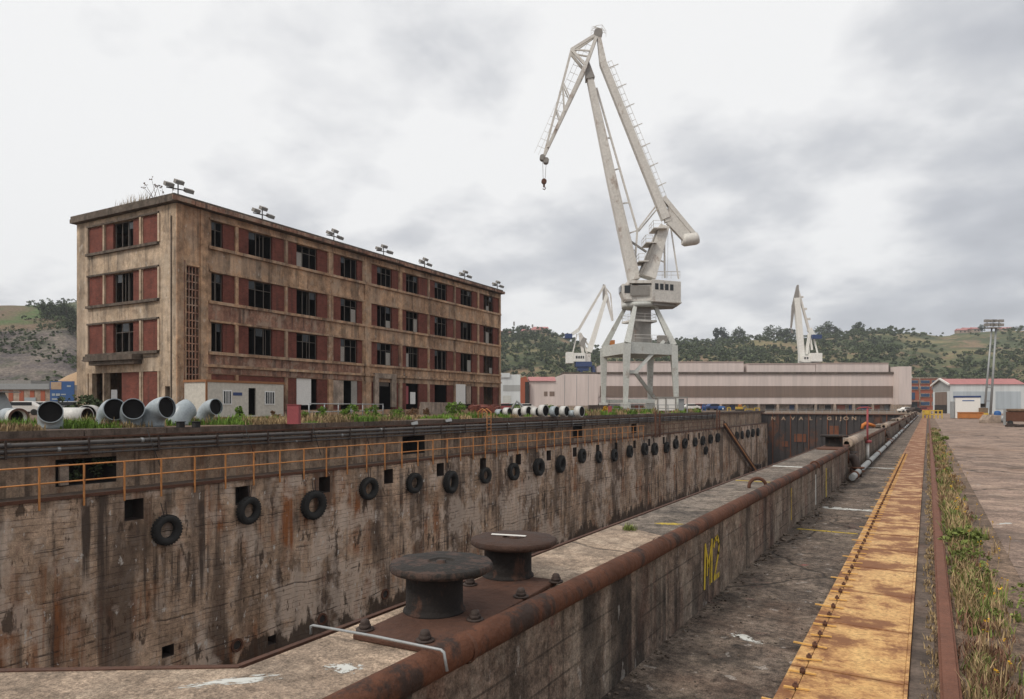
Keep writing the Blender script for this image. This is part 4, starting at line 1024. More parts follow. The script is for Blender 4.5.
lb(406, 409, 386, 404, .1, .14, M['redpaint'], 'red_board'); lb(411, 416, 392, 404, .1, .14, M['whitepaint'], 'white_board')
lb(455.5, 465, 384, 404, -.08, -.06, M['whitepaint'], 'white_board'); lb(466.5, 471, 384, 404, .0, .06, M['concretepale'], 'weathered_board')
# lattice stair window
mb = MB(); nc = 4; nr = 15
for k in range(nc + 1): x = ls0 + (ls1 - ls0) * k / nc; bbox_(mb, x - .05, x + .05, .05, .2, lz0, lz1)
for k in range(nr + 1): z = lz0 + (lz1 - lz0) * k / nr; bbox_(mb, ls0, ls1, .052, .198, z - .05, z + .05)
mb.build('lattice_window', M['plaster_old'], bd)
mb = MB()
for x in (ls0 - .1, ls1 + .1): bbox_(mb, x - .06, x + .06, -.1, -.006, lz0 - .1, lz1 + .15)
bbox_(mb, ls0 - .0, ls1 + .0, -.1, -.006, lz1 + .02, lz1 + .15); mb.build('lattice_surround', M['plaster'], bd)
# canopy over the front door
zc = Q(SF(115, 364)[1]); mb = MB(); bbox_(mb, -1.0, -.01, T_(143), T_(94), zc + .25, zc + .7); bbox_(mb, -.75, -.01, T_(142), T_(97), zc - .1, zc + .24)
mb.build('canopy', M['slab'], bd)
mb = MB(); bbox_(mb, .1, .15, T_(116), T_(110), .2, 2.4); mb.build('grey_door', M['galv'], bd)
mb = MB(); bbox_(mb, -.06, -.03, T_(172), T_(171), .3, HB - 1); bbox_(mb, -.05, -.02, T_(157.5), T_(82), zr[2][0] - .6, zr[2][0] - .53); mb.build('drain_pipe', M['slab'], bd)
# roof floodlights
fx = (180, 264.5, 336, 385.5, 426.5, 466.5, 500)
flo = None
for i, px in enumerate(fx):
    s_ = S_(px) if i else .4; s_ = min(max(s_, .4), LEN - .3); p = bp(s_, .3, QL + HB + .68)
    if flo is None:
        flo = thing('roof_floodlight', '', 'floodlight', p)
        MB().cyl((0, 0, 0), (0, 0, 1.0), .05, n=8).build('post', M['rustdark'], flo, world=False)
        MB().box(-.9, .9, -.04, .04, .55, .63, Matrix.Rotation(1.3, 4, 'Z')).build('crossbar', M['rustdark'], flo, world=False)
        for (y, z) in ((-.85, .75), (.85, .62), (0, 1.15)):
            Mx = Matrix.Translation((.15, y, z)) @ Matrix.Rotation(.5, 4, 'Y'); l_ = MB().box(-.2, .2, -.36, .36, -.16, .16, Mx).build('lamp_head', M['cranedark'], flo, world=False)
            MB().box(.2, .22, -.32, .32, -.13, .13, Mx).build('lamp_glass', M['galv'], l_, world=False)
        o = flo
    else: o = copy_tree(flo)
    o.location = p; o.rotation_euler = (0, 0, rw.uniform(-.2, .2)); tag(o, '%s cluster of three floodlights from the left along the building roof edge' % ORD[i + 1], 'floodlight', 'floodlight clusters on the roof edge')
# roof weeds
w = MB()
for k in range(26):
    t_ = rw.uniform(4.5, 9.5); p = bp(.3 + rw.random() * .8, t_, QL + HB + .67); blades(w, p.x, p.y, p.z, rw.uniform(.5, 1.5), 14, .3, rw, .016, .5)
tag(w.build('roof_grass', M['grassdry']), 'dry grass growing on the roof above the building front', 'grass', kind='stuff')
w = MB(); p = bp(.4, 2.6, QL + HB + .68)
for k in range(9):
    q = p + Vector((rw.uniform(-.4, .4), rw.uniform(-1, 1), 0)); t = q + Vector((rw.uniform(-.3, .3), rw.uniform(-.8, .8), rw.uniform(.7, 1.5))); w.beam(q, t, .03, .03, .015, .015); leaf_quads(w, t, .18, .18, .15, 14, .07, rw)
tag(w.build('roof_shrub', M['bushbrown']), 'thin leggy shrub on the roof near the first floodlight cluster', 'shrub')

# ================= FAR QUAY OBJECTS =================
def QP(px, py): p = GP(px, py, QL); return p
# portable cabin
c0 = QP(283.5, 418); c1_ = c0 + (QP(188, 419.5) - c0); 
kx = (c1_ - c0); Lc = 0
# cabin runs parallel to the building from px 188..285
def linex(px, o, d): return onplane(px, 400, o, d)[0]
s0 = linex(206.5, c0, -uL); s1 = linex(188, c0, -uL)
hc = 2.65
cb = thing('site_cabin', 'cream portable cabin with an orange brown top rail, two barred windows and an open door', 'cabin', (c0.x, c0.y, QL))
CM = Matrix(((-uL.x, wS.x, 0, c0.x), (-uL.y, wS.y, 0, c0.y), (0, 0, 1, QL), (0, 0, 0, 1)))
def cbx(a, b_, w0, w1, z0, z1): return MB().box(a, b_, w0, w1, z0, z1, CM)
CX_ = lambda px: linex(px, c0, -uL)
dz0, dz1 = CX_(256), CX_(248.5)
mb = MB(); wall_holes(mb, c0 + Vector((0, 0, .15)), -uL, s0, hc - .15, .12, [(dz0, dz1, .1, 2.15)], wS); mb.build('front_wall', M['cabin'], cb)
mb = cbx(.001, s0 - .001, 2.3, 2.4, .15, hc); mb.box(0, .1, .121, 2.29, .15, hc, CM); mb.box(s0 - .1, s0 - .001, .121, 2.29, .15, hc, CM); mb.box(.1, s0 - .1, .13, 2.29, hc - .1, hc - .01, CM); mb.build('shell', M['cabin'], cb)
cbx(.11, s0 - .11, 1.2, 1.25, .2, hc - .12).build('inner_wall', M['dark'], cb)
cbx(-.08, s0 + .08, -.06, 2.45, hc + .001, hc + .17).build('roof_rail', M['cabintrim'], cb)
cbx(s0 - .06, s0 + .1, -.04, -.003, .1, hc).build('corner_post', M['cabintrim'], cb)
cbx(-.03, s0, .0, .1, .02, .148).build('base_rail', M['cabintrim'], cb)
for (p0, p1, nb) in ((272, 279.5, 2), (273, 279, 0)): pass
for (pa, pb) in ((231.5, 222.5), (274.5, 264.5)):
    a, b_ = CX_(pa), CX_(pb); a, b_ = min(a, b_), max(a, b_)
    wd_ = cbx(a, b_, -.05, -.003, 1.05, 2.1).build('window', M['framewhite'], cb)
    cbx(a + .08, b_ - .08, -.06, -.052, 1.13, 2.02).build('pane', M['glassdark'], wd_)
    mb = MB()
    for k in range(1, 5): x = a + .1 + (b_ - a - .2) * k / 5; mb.box(x - .018, x + .018, -.075, -.062, 1.12, 2.03, CM)
    mb.build('bars', M['framewhite'], wd_)
sg = cbx(CX_(242), CX_(233), -.02, -.004, 1.72, 1.95).build('name_plate', M['craneblue'], cb)
# wooden pallet base/steps
p = QP(262, 419); tag(MB().beam(p + LD(-3, -.5), p + LD(3, .1), .3, .15, side=(0, 0, 1)).build('timber_beam', M['wood']), 'long timber beam lying on the ground in front of the portable cabin', 'timber')

# elbows and tubes
def elbow(px, pyc, dia, face, up=1.0, tilt=0.0, lb='', mat='tube', base=429):
    p = QP(px, base); dep = (EYE - QL) * F / (base - HY); r_ = dia / F * dep / 2
    zc_ = EYE - (pyc - HY) / F * dep
    t = thing('duct_elbow', lb, 'duct', (p.x, p.y, QL), 0, 'grey duct elbows on the quay')
    a = TH + face + math.atan((CX - px) / F); d = Vector((math.sin(a), -math.cos(a), 0))      # face 0 = towards the camera, + = to the right
    rb = max(.4, zc_ - QL - .12) ; pts = []
    p0 = Vector((p.x, p.y, QL)) - d * rb * .75
    pts.append(p0.copy()); pts.append(p0 + Vector((0, 0, .12)))
    for k in range(1, 9):
        w_ = PI / 2 * k / 8 * up; pts.append(p0 + Vector((0, 0, .12 + rb * math.sin(w_))) + d * rb * (1 - math.cos(w_)))
    e = pts[-1]; tg = (pts[-1] - pts[-2]).normalized(); pts.append(e + tg * .12)
    MB().hollow(pts, r_, r_ * .93, 28).build('shell', M[mat], t)
    MB().ring_path(pts[:-1], r_ * .925, 24, True).build('lining', M['tubeshade'], t)  # black plug just behind the mouth paints in the hollow's shade
    return t
elbow(50.5, 412, 22, 0.0, lb='grey duct elbow at far left with its dark mouth facing straight out')
elbow(112.5, 409.5, 22, .35, lb='grey duct elbow left of the pair, its dark mouth turned slightly right', base=427.5)
elbow(132.5, 409, 21, .12, lb='grey duct elbow right of the pair in front of the red brick panel', base=427.5)
elbow(162, 407.5, 22, .75, lb='shiny grey duct elbow with its brown mouth turned right, between two others', base=427)
elbow(189, 408, 20, 2.2, up=.75, lb='grey duct elbow turned away so only its back shows, by the cabin end', base=425)
elbow(212, 407, 16.5, .72, lb='smaller grey duct elbow with its mouth turned right in front of the cabin', base=424)
def tube(px0, px1, pyc, dia, base, lb, mat, ang=0.0, lining='tubebrown', hole=True):
    dep = (EYE - QL) * F / (base - HY); r_ = dia / F * dep / 2; a = LD((px0 - CX) / F * dep, dep, QL + r_); b_ = LD((px1 - CX) / F * dep, dep + ang, QL + r_)
    t = thing('duct_tube', lb, 'duct', ((a.x + b_.x) / 2, (a.y + b_.y) / 2, QL), 0, 'large duct tubes on the quay')
    MB().hollow([a, b_], r_, r_ * .92, 28).build('shell', M[mat], t)
    MB().hollow([a + (b_ - a) * .02, b_ - (b_ - a) * .005], r_ * .918, r_ * .86, 24).build('lining', M[lining], t); MB().cyl(a.lerp(b_, .45), a.lerp(b_, .5), r_ * .85, n=20).build('dark_inside', M['tubeshade'], t)  # black plug halfway along puts the bore's shade into colour
    return t
tube(-30, 6, 414, 17, 425.5, 'pale grey tube cut by the left edge of the picture with a brown lining', 'tube', -1.2)
tube(7, 29, 414, 16, 424, 'grey tube with faded red lettering and a brown rim left of the first elbow', 'tube', -1.0)
tube(60, 91, 414, 17, 424.5, 'white tube lying on its side between two grey elbows', 'tubewhite', -.3)
tube(92, 103, 412, 18, 423, 'short white tube with a black wrapped end next to the white tube', 'tubewhite', -1.5, 'rubber')
tube(140, 152, 413, 16, 424, 'short grey tube half hidden behind the shiny elbow', 'tube', -.5)
t = thing('duct_ring', 'pale open flange ring standing upright at the far left among the weeds', 'ring', QP(17, 427))
q = QP(17, 427); dd = Vector((ST, -CT, 0)) * .1 + Vector((CT, ST, 0)) * .16; q.z = QL + .42; MB().hollow([q - dd, q + dd], .42, .34, 28).build('shell', M['tubewhite'], t); MB().hollow([q + dd * 1.0, q + dd * 1.1], .43, .33, 28).build('rim', M['tubebrown'], t)
# black boxes on the coping
for (px, lb) in ((180.5, 'left'), (196, 'right')):
    p = GP(px, 427.5, QL); tag(MB().box(p.x - .13, p.x + .13, p.y - .13, p.y + .13, QL, QL + .24).box(p.x - .17, p.x + .17, p.y - .17, p.y + .17, QL + .241, QL + .27).build('cable_reel_block', M['rubber'], bevel=.02), '%s of two small black blocks standing on the quay edge' % lb, 'block', 'black blocks on the quay edge')
# far row of rings beyond the building
rx = [(500, 9, 'tube'), (508, 10, 'tubewhite'), (518, 10, 'tubewhite'), (527, 11, 'tubewhite'), (536, 11.5, 'tubewhite'), (544, 12, 'tubewhite'), (555, 12, 'tube'), (565, 11.5, 'tubewhite'), (573, 8, 'tube'), (580, 11.5, 'tubewhite')]
for i, (px, d_, m_) in enumerate(rx):
    dep = 62 if i < 9 else 60; r_ = d_ / F * dep / 2; a = LD((px - CX) / F * dep, dep, QL + r_)
    dr = Vector((CT, ST, 0)) * .75 + Vector((ST, -CT, 0)) * .55
    r_ *= (.82, .9, .85, .95, .8, .98, .86, .92, .8, .95)[i]; a.z = QL + r_
    t = thing('duct_ring', '%s white rimmed duct section from the left in the far row beside the building end' % ORD[i + 1], 'duct', (a.x, a.y, QL), 0, 'far row of duct sections')
    MB().hollow([a - dr * .38, a + dr * .22], r_, r_ * .9, 24).build('shell', M[m_], t); MB().cyl(a - dr * .37, a + dr * .17, r_ * .895, n=20).build('lining', M['tubeshade'], t)  # solid black core paints the shaded mouth of each section
# grey arch frame near the far sheds
q = LD((517 - CX) / F * 75, 75, QL); t = thing('steel_trestle', 'grey curved trestle frame standing behind the far row of duct sections', 'trestle', q)
MB().ring_path([LD((509 - CX) / F * 75, 75, QL), LD((514 - CX) / F * 75, 75, QL + 1.1), LD((516.5 - CX) / F * 75, 75, QL + 1.5), LD((520 - CX) / F * 75, 75, QL + 1.2), LD((529 - CX) / F * 75, 75, QL)], .14, 10).build('arch', M['galv'], t)
MB().beam(LD((511 - CX) / F * 75, 75, QL + .6), LD((523 - CX) / F * 75, 75, QL + .6), .1, .1).build('tie_bar', M['galv'], t)
# red painted box, red rubble, galvanised fence, low walls
p = QP(294, 424); tag(MB().box(-.3, .3, -.2, .2, 0, 1.0, Matrix.Translation((p.x, p.y, QL)) @ Matrix.Rotation(TH, 4, 'Z')).box(-.33, .33, -.23, .23, 1.0, 1.03, Matrix.Translation((p.x, p.y, QL)) @ Matrix.Rotation(TH, 4, 'Z')).build('metal_cabinet', M['redpaint']), 'faded red metal cabinet standing at the quay edge in front of the building', 'cabinet')
p = QP(430, 417) ; fa = QP(309, 420.5); fb_ = QP(383, 417)
t = thing('metal_fence', 'low galvanised tube fence between bushes along the foot of the building', 'fence', (fa.x, fa.y, QL))
for z in (.55, 1.1): MB().cyl(fa + Vector((0, 0, z)), fb_ + Vector((0, 0, z)), .035, n=8).build('rail', M['galv'], t)
for k in range(7):
    q = fa.lerp(fb_, k / 6); MB().cyl(q, q + Vector((0, 0, 1.15)), .04, n=8).build('post', M['galv'], t)
wa = QP(420, 414.5); wb_ = QP(470, 412.5)
t = thing('low_wall', 'low broken grey concrete wall standing before the far end of the building', 'wall', (wa.x, wa.y, QL)); MB().beam(wa + Vector((0, 0, .45)), wb_ + Vector((0, 0, .45)), .9, .25).build('lower_course', M['concretepale'], t)
for k in (0, 1, 2, 4): 
    q0 = wa.lerp(wb_, k / 5 + .01) + Vector((0, 0, 1.15)); q1 = wa.lerp(wb_, k / 5 + .18) + Vector((0, 0, 1.15)); MB().beam(q0, q1, .5, .2).build('block', M['concretepale'], t)
mb = MB(); rr_ = random.Random(5)
for _ in range(160):
    q = QP(rr_.uniform(472, 498), rr_.uniform(413, 415.5)); s_ = rr_.uniform(.15, .5); mb.box(-s_, s_, -s_ * .6, s_ * .6, -s_ * .3, s_ * .9, Matrix.Translation((q.x, q.y, QL + rr_.uniform(0, .7))) @ Matrix.Rotation(rr_.uniform(0, 3), 4, 'Z') @ Matrix.Rotation(rr_.uniform(-.6, .6), 4, 'X'))
tag(mb.build('brick_rubble', M['brick']), 'heap of dark red brick rubble at the far corner of the building', 'rubble', kind='stuff')
# bushes on the quay
rq = random.Random(9)
bl = [(456, 415.5, 15, 14, 'bush', 'large bright green bush before the low concrete wall near the building end'), (427, 416, 6, 6, 'bushbrown', 'reddish brown dry bush left of the large green bush'),
      (350, 419, 13, 12, 'bush', 'green bush beside the galvanised fence'), (374, 418, 12, 10, 'bush', 'green bush in front of the dark doorway'), (398, 417, 11, 8, 'bush', 'low green bush right of the doorway'), (412, 417, 9, 7, 'bushbrown', 'small brown bush under the ground floor windows'),
      (322, 420, 10, 11, 'bush', 'green weeds right of the red cabinet'), (306, 421, 8, 8, 'bush', 'tall green weed just behind the red cabinet'), (240, 422, 7, 12, 'bush', 'leggy green weed before the cabin door'), (275, 421, 8, 9, 'bushbrown', 'dry brown weed under the right cabin window'),
      (75, 402, 34, 16, 'leaf', 'wide olive bush behind the tubes by the front of the building'), (95, 403, 16, 12, 'leaf', 'dense olive bush against the building entrance'), (193, 418, 10, 8, 'bushbrown', 'dry reddish weed between the last two elbows'),
      (515, 414, 10, 8, 'bush', 'green bush right of the brick rubble'), (550, 413.5, 10, 7, 'bush', 'bright green bush before the far row of duct sections'), (617, 413.5, 9, 6, 'bush', 'green bush under the left crane legs'), (606, 413, 5, 6, 'flower', 'yellow flowering bush left of the crane legs')]
for (px, py, w_, h_, m_, lb_) in bl:
    py2 = py if py > 406.5 else 422
    p = QP(px, py2); dep = (EYE - QL) * F / (py2 - HY)
    if m_ == 'leaf': dep = 47; p = LD((px - CX) / F * dep, dep, QL)
    W_ = w_ / F * dep / 2 * 1.25; H_ = h_ / F * dep * 1.3
    if m_ == 'leaf': H_ = 26 / F * dep
    mb = MB(); leaf_quads(mb, (p.x, p.y, QL + H_ * .45), W_ * 1.1, W_ * 1.1, H_ * .5, 700, max(.05, H_ * .07), rq, .15)
    tag(mb.build('bush', M[m_]), lb_, 'bush', 'bushes on the far quay')
gd = MB(); gg = MB()
for _ in range(5200):
    px = rq.uniform(-20, 700); y_ = rq.random() ** 1.6; X_ = XQ - .25 - y_ * (6 if px < 560 else 12)
    p = XP(px, 420, X_); 
    if p.y > 138: continue
    dn = mnoise.noise(Vector((p.x * .3, p.y * .22, 1)))
    if dn < .0: continue
    dep = p.x * -ST + p.y * CT
    h_ = rq.uniform(.12, .5) * (1 + dn * 1.6) * (1.15 if dep > 70 else .75); tgt = gg if mnoise.noise(Vector((p.x * .5, p.y * .3, 7))) > -.02 else gd
    blades(tgt, p.x, p.y, QL, h_, 9, .22 + dep * .002, rq, .008 + dep * .00045, .6)
tag(gg.build('quay_grass', M['bush'], loc=(0, 0, 0)), 'green weeds growing along the far quay edge', 'grass', kind='stuff')
tag(gd.build('quay_dry_grass', M['grassdry'], loc=(0, 0, 0)), 'dry brown weeds along the far quay edge', 'grass', kind='stuff')
# left background: cars, tiled shed, blue sign, tank
def local(px, dep, z=QL, extra=0.0):
    p = LD((px - CX) / F * dep, dep, z); return p
def lbx(t, x0, x1, y0, y1, z0, z1, name, m, **k): return MB().box(x0, x1, y0, y1, z0, z1).build(name, M[m] if isinstance(m, str) else m, t, world=False, **k)
def car(px, dep, c, lb_, rz=0.0, z=QL):
    t = thing('parked_car', lb_, 'car', local(px, dep, z), TH + rz, 'cars parked in the distance')
    mb = MB(); n0 = len(mb.v)
    prof = [(-2.1, .35), (-2.1, .8), (-1.9, .92), (-1.2, .98), (-.6, 1.42), (.8, 1.45), (1.5, .98), (2.05, .88), (2.1, .35)]
    for y in (-.85, .85): mb.v += [Vector((x, y, z_)) for x, z_ in prof]
    k = len(prof); mb.f.append(list(range(k))); mb.f.append(list(reversed(range(k, 2 * k)))); mb.sm += [False, False]
    for i in range(k): j = (i + 1) % k; mb.f.append([i, i + k, j + k, j]); mb.sm.append(False)
    mb.build('body', M[c], t, world=False, bevel=.06)
    for y in (-.86, .852): lbx(t, -.95, 1.15, y, y + .008, 1.0, 1.36, 'side_window', 'glassdark')
    for x in (-1.35, 1.35):
        for y in (-.9, .7): MB().cyl((x, y, .32), (x, y + .2, .32), .32, n=16).build('wheel', M['rubber'], t, world=False)
for a in ((22, 72, 'whitepaint', 'white car behind the tubes at the far left', .3), (44, 76, 'whitepaint', 'white car below the blue sign, behind the first elbow', .1), (70, 72, 'galv', 'silver car behind the white tube', .2)): car(*a[:4], rz=a[4])
t = thing('silo_tank', 'pale grey sloping metal hopper behind the tubes at the left edge', 'tank', local(6, 48), TH)
mb = MB(); mb.beam((-1.5, 0, 0), (-1.5, 0, 1.9), 3.2, 2.2, 1.8, 1.4); mb.build('hopper', M['tube'], t, world=False); lbx(t, -3.0, 0.2, -1.2, 1.2, 1.9, 1.96, 'rim', 'galv')
t = thing('brick_shed', 'low pink and white chequered shed with a flat roof at the left edge', 'shed', local(0, 110), TH)
def px2(px, dep, pxo): return (px - pxo) / F * dep
lbx(t, -20, px2(50, 110, 0), 0, 10, 0, 3.6, 'wall', 'concretepale'); lbx(t, -20, px2(50, 110, 0), -.3, 10.2, 3.6, 4.5, 'roof', 'galv')
for k in range(16): lbx(t, -19 + k * 1.7, -18.3 + k * 1.7, -.05, -.01, 1.7, 3.4, 'brick_infill', 'brickorange')
lbx(t, -16, 4.2, 1, 9, 4.51, 5.1, 'roof_housing', 'cranedark'); lbx(t, px2(25, 110, 0), px2(36, 110, 0), -.09, -.055, .3, 2.3, 'shutter', 'tube')
t = thing('billboard', 'blue billboard with pale lettering panels left of the building', 'sign', local(62, 85), TH)
lbx(t, px2(50, 85, 62), px2(74, 85, 62), 0, .12, 1.5, 4.0, 'board', 'bluesign')
lbx(t, px2(51, 85, 62), px2(61.5, 85, 62), -.03, -.005, 3.0, 3.9, 'cream_panel', 'lettercream')
for (a, b_, z0, z1) in ((52, 55, 2.2, 2.5), (56, 60, 2.2, 2.5), (61, 66, 2.3, 2.45), (52, 58, 1.7, 1.9), (60, 65, 1.7, 1.95), (67, 71, 3.3, 3.5)): lbx(t, px2(a, 85, 62), px2(b_, 85, 62), -.03, -.005, z0, z1, 'lettering_line', 'tube')
for x in (px2(51, 85, 62), px2(73, 85, 62)): lbx(t, x - .08, x + .08, .13, .25, -.0, 1.9, 'post', 'galv')
# ================= CRANES =================
# --- the big level-luffing crane; every point is given in metres in the crane's own frame, x to the right, y away, z up
DC = 110.0; c0_ = LD((640 - CX) / F * DC, DC, QL)
def cpt(px, py, dy=0.0, D=DC, x0=640):
    d = D + dy; return Vector(((px - CX) / F * d - (x0 - CX) / F * D, dy, EYE - (py - HY) / F * d - QL))
cr = thing('shipyard_crane', 'tallest pale grey level luffing shipyard crane on a four legged portal beside the dock', 'crane', c0_, TH)
def CB(name, m, parent=cr): 
    return MB(), name, m, parent
def railing(mb, pts, h=1.0, w=.05, mid=True):
    pts = [Vector(p) for p in pts]
    for a, b in zip(pts[:-1], pts[1:]):
        u = Vector((0, 0, h)); mb.beam(a + u, b + u, w, w)
        if mid: mb.beam(a + u * .5, b + u * .5, w * .8, w * .8)
        n_ = max(1, int((b - a).length / 1.6))
        for k in range(n_ + 1): q = a.lerp(b, k / n_); mb.beam(q, q + u, w, w)
corners = {'A': (603.5, 2.2, 599.5), 'B': (625.5, -5.6, 0), 'C': (650, 6.0, 0), 'D': (676.5, -2.2, 0)}
topx = {'A': 598.8, 'B': 627, 'C': 650.3, 'D': 673.5}
ZT = cpt(640, 347)[2]
legtop = {}; legbot = {}
for k, (px, dy, _) in corners.items():
    b_ = cpt(px, 406, dy); b_.z = 1.5; t_ = cpt(topx[k] + (5 if k == 'A' else 0), 350, dy); t_.z = ZT; legbot[k] = b_; legtop[k] = t_
    MB().beam(b_, t_, .65, .65, 1.1, 1.1).build('leg', M['craneleg'], cr, world=False, bevel=.03)
    w = MB().box(b_.x - .5, b_.x + .5, b_.y - 1.6, b_.y + 1.6, .5, 1.5); bg = w.build('bogie', M['craneleg'], cr, world=False)
    for s_ in (-1.1, 1.1): MB().cyl((b_.x - .2, b_.y + s_, .4), (b_.x + .2, b_.y + s_, .4), .4, n=14).build('wheel', M['cranedark'], bg, world=False)
for a, b_ in (('A', 'B'), ('B', 'D'), ('D', 'C'), ('C', 'A')):
    p, q = legtop[a] + Vector((0, 0, -.6)), legtop[b_] + Vector((0, 0, -.6)); mb = MB(); mb.beam(p, q, 1.7 if a != 'D' else 1.5, .7); mb.build('portal_beam', M['craneleg'], cr, world=False)
# lower sill beams and bracing
MB().beam(legbot['A'] + Vector((0, 0, .2)), legbot['C'] + Vector((0, 0, .2)), .6, .5).build('sill_beam', M['craneleg'], cr, world=False)
MB().beam(legbot['B'] + Vector((0, 0, .2)), legbot['D'] + Vector((0, 0, .2)), .6, .5).build('sill_beam', M['craneleg'], cr, world=False)
a = cpt(664, 341, -3); b_ = cpt(635, 372.5, -5); c = cpt(656, 400, 4)
MB().beam(a, b_, .5, .4).build('stair_brace', M['craneleg'], cr, world=False); MB().beam(b_, c, .5, .4).build('stair_brace', M['craneleg'], cr, world=False)
MB().beam(cpt(628, 372, -5), cpt(638, 372, -5), .5, .9).build('landing', M['craneleg'], cr, world=False)
mb = MB(); dk = [legtop['A'] + Vector((0, 0, .3)), legtop['B'] + Vector((0, 0, .3)), legtop['D'] + Vector((0, 0, .3)), legtop['C'] + Vector((0, 0, .3))]
mb.prism([(p.x * .86, p.y * .86) for p in dk], ZT + .26, ZT + .4); mb.build('portal_deck', M['craneleg'], cr, world=False)
mb = MB(); railing(mb, [cpt(634, 341, -4.5), cpt(652, 341.5, -3.5), cpt(668, 342, -2.5)], 1.0, .06); mb.build('deck_railing', M['crane'], cr, world=False)
# upper legs to the slewing ring
ctr_ = cpt(640, 304); ZR = ctr_.z
for k in 'ABCD':
    t_ = legtop[k].copy(); t_.z = ZT; d = Vector((ctr_.x, 0, ZR - .5)); r_ = Vector((t_.x, t_.y, 0)).normalized() * 2.4
    MB().beam(t_, d + r_, .95, .95, .55, .55).build('upper_leg', M['craneleg'], cr, world=False, bevel=.02)
MB().cyl((ctr_.x, 0, ZR - .7), (ctr_.x, 0, ZR), 2.9, n=36).build('slewing_ring', M['craneleg'], cr, world=False)
MB().beam((ctr_.x + .1, 0, ZT + .3), (ctr_.x + .1, 0, ZR - .7), 2.8, 2.6).build('central_column', M['cranedark'], cr, world=False)
mb = MB(); zz = cpt(640, 322).z
for k in 'ABCD':
    j = {'A': 'B', 'B': 'D', 'D': 'C', 'C': 'A'}[k]
    p = legtop[k].lerp(Vector((ctr_.x, 0, ZR)), .52); q = legtop[j].lerp(Vector((ctr_.x, 0, ZR)), .52); p.z = q.z = zz; mb.beam(p, q, .3, .3)
    railing(mb, [p + Vector((0, 0, .2)), q + Vector((0, 0, .2))], .9, .05)
mb.build('ring_walkway', M['crane'], cr, world=False)
# small orange box on the left leg head, cabinets on deck
bx_ = legtop['A'] + Vector((1.3, -.3, .45)); MB().box(bx_.x - .4, bx_.x + .4, bx_.y - .4, bx_.y + .4, bx_.z - .1, bx_.z + .8).build('orange_box', M['orangebrown'], cr, world=False)
MB().box(2.2, 3.6, -3.2, -2.2, ZT + .42, ZT + 1.5).build('deck_cabinet', M['cranedark'], cr, world=False)
# machinery house: front face turned, corner at px 652
H0 = cpt(652, 300, -3.2); HT = cpt(652, 279, -3.2); zb, zt = cpt(652, 301, -3.2).z, cpt(652, 279.2, -3.2).z
L0 = cpt(625, 290, -2.2); R0 = cpt(681, 290, -1.2)
hy = 4.0
mb = MB(); mb.prism([(H0.x, H0.y), (R0.x, R0.y), (R0.x + .2, R0.y + hy), (H0.x, hy)], zb - .1, zt); mb.build('machinery_house', M['crane'], cr, world=False, bevel=.04)
mb = MB(); mb.prism([(H0.x + .3, H0.y + .4), (R0.x - .6, R0.y + .5), (R0.x - .6, R0.y + hy - 1), (H0.x + .3, hy - .8)], zb - .55, zb - .101); mb.build('house_underframe', M['cranedark'], cr, world=False)
mb = MB(); mb.prism([(L0.x, L0.y - .2), (H0.x - .02, H0.y + .5), (H0.x - .02, hy - .2), (L0.x + .3, hy - .6)], zb + .1, zb + 2.6); ho = mb.build('house_annex', M['crane'], cr, world=False)
mb = MB(); mb.prism([(H0.x - 3.6, H0.y + .2), (H0.x - .03, H0.y + .2), (H0.x - .03, hy), (H0.x - 3.6, hy)], zt - .55, zt - .1); mb.prism([(H0.x - 3.6, H0.y + .25), (H0.x - 3.4, H0.y + .25), (H0.x - 3.4, hy), (H0.x - 3.6, hy)], zb + 2.6, zt - .55); mb.build('annex_roof', M['crane'], cr, world=False)
mb = MB(); mb.prism([(H0.x - 3.3, H0.y + .35), (H0.x - .3, H0.y + .35), (H0.x - .3, H0.y + .48), (H0.x - 3.3, H0.y + .44)], zb + .9, zb + 2.4); mb.build('annex_opening', M['cranedark'], cr, world=False)
fd = (Vector((R0.x, R0.y, 0)) - Vector((H0.x, H0.y, 0))).normalized(); fnn = Vector((fd.y, -fd.x, 0))
for i in range(4):
    s0_ = .55 + i * .92; mb = MB(); z0 = zb + 1.85; z1 = z0 + .95
    a = Vector((H0.x, H0.y, 0)) + fd * s0_; b_ = a + fd * .62
    mb.prism([(a + fnn * .04)[:2], (b_ + fnn * .04)[:2], (b_ + fnn * .004)[:2], (a + fnn * .004)[:2]], z0, z1); mb.build('window', M['glassdark'], cr, world=False)
mb = MB(); mb.prism([(H0.x - .05, H0.y - .1), (R0.x + .1, R0.y - .1), (R0.x + .3, R0.y + hy), (H0.x, hy)], zb - .02, zb + .14); mb.build('house_sill', M['crane'], cr, world=False)
# operator cab with sloping glass at the left
cc_ = [cpt(621, 285, -2.4), cpt(630, 283, -2.4)]
mb = MB(); x0 = cpt(621, 290, -2).x; x1 = cpt(629.5, 290, -2).x; za = cpt(625, 300, -2).z; zc2 = cpt(625, 284.5, -2).z
prof = [(x0 + .5, za), (x1 + .3, za), (x1 + .3, zc2), (x0 + .1, zc2), (x0, za + 1.2)]
n0 = 0; mb.v += [Vector((x, y, z)) for y in (-2.6, .0) for x, z in prof]; k = 5
mb.f += [[0, 1, 2, 3, 4], [9, 8, 7, 6, 5]] + [[i, i + 5, (i + 1) % 5 + 5, (i + 1) % 5] for i in range(5)]; mb.sm += [False] * 7
cab = mb.build('operator_cab', M['crane'], cr, world=False)
MB().box(x0 + .45, x1 + .1, -2.66, -2.61, za + 1.0, zc2 - .25).build('cab_glass', M['glassdark'], cab, world=False)
MB().box(x0 - .1, x0 - .02, -2.3, -.3, za + 1.25, zc2 - .2).build('cab_glass', M['glassdark'], cab, world=False)
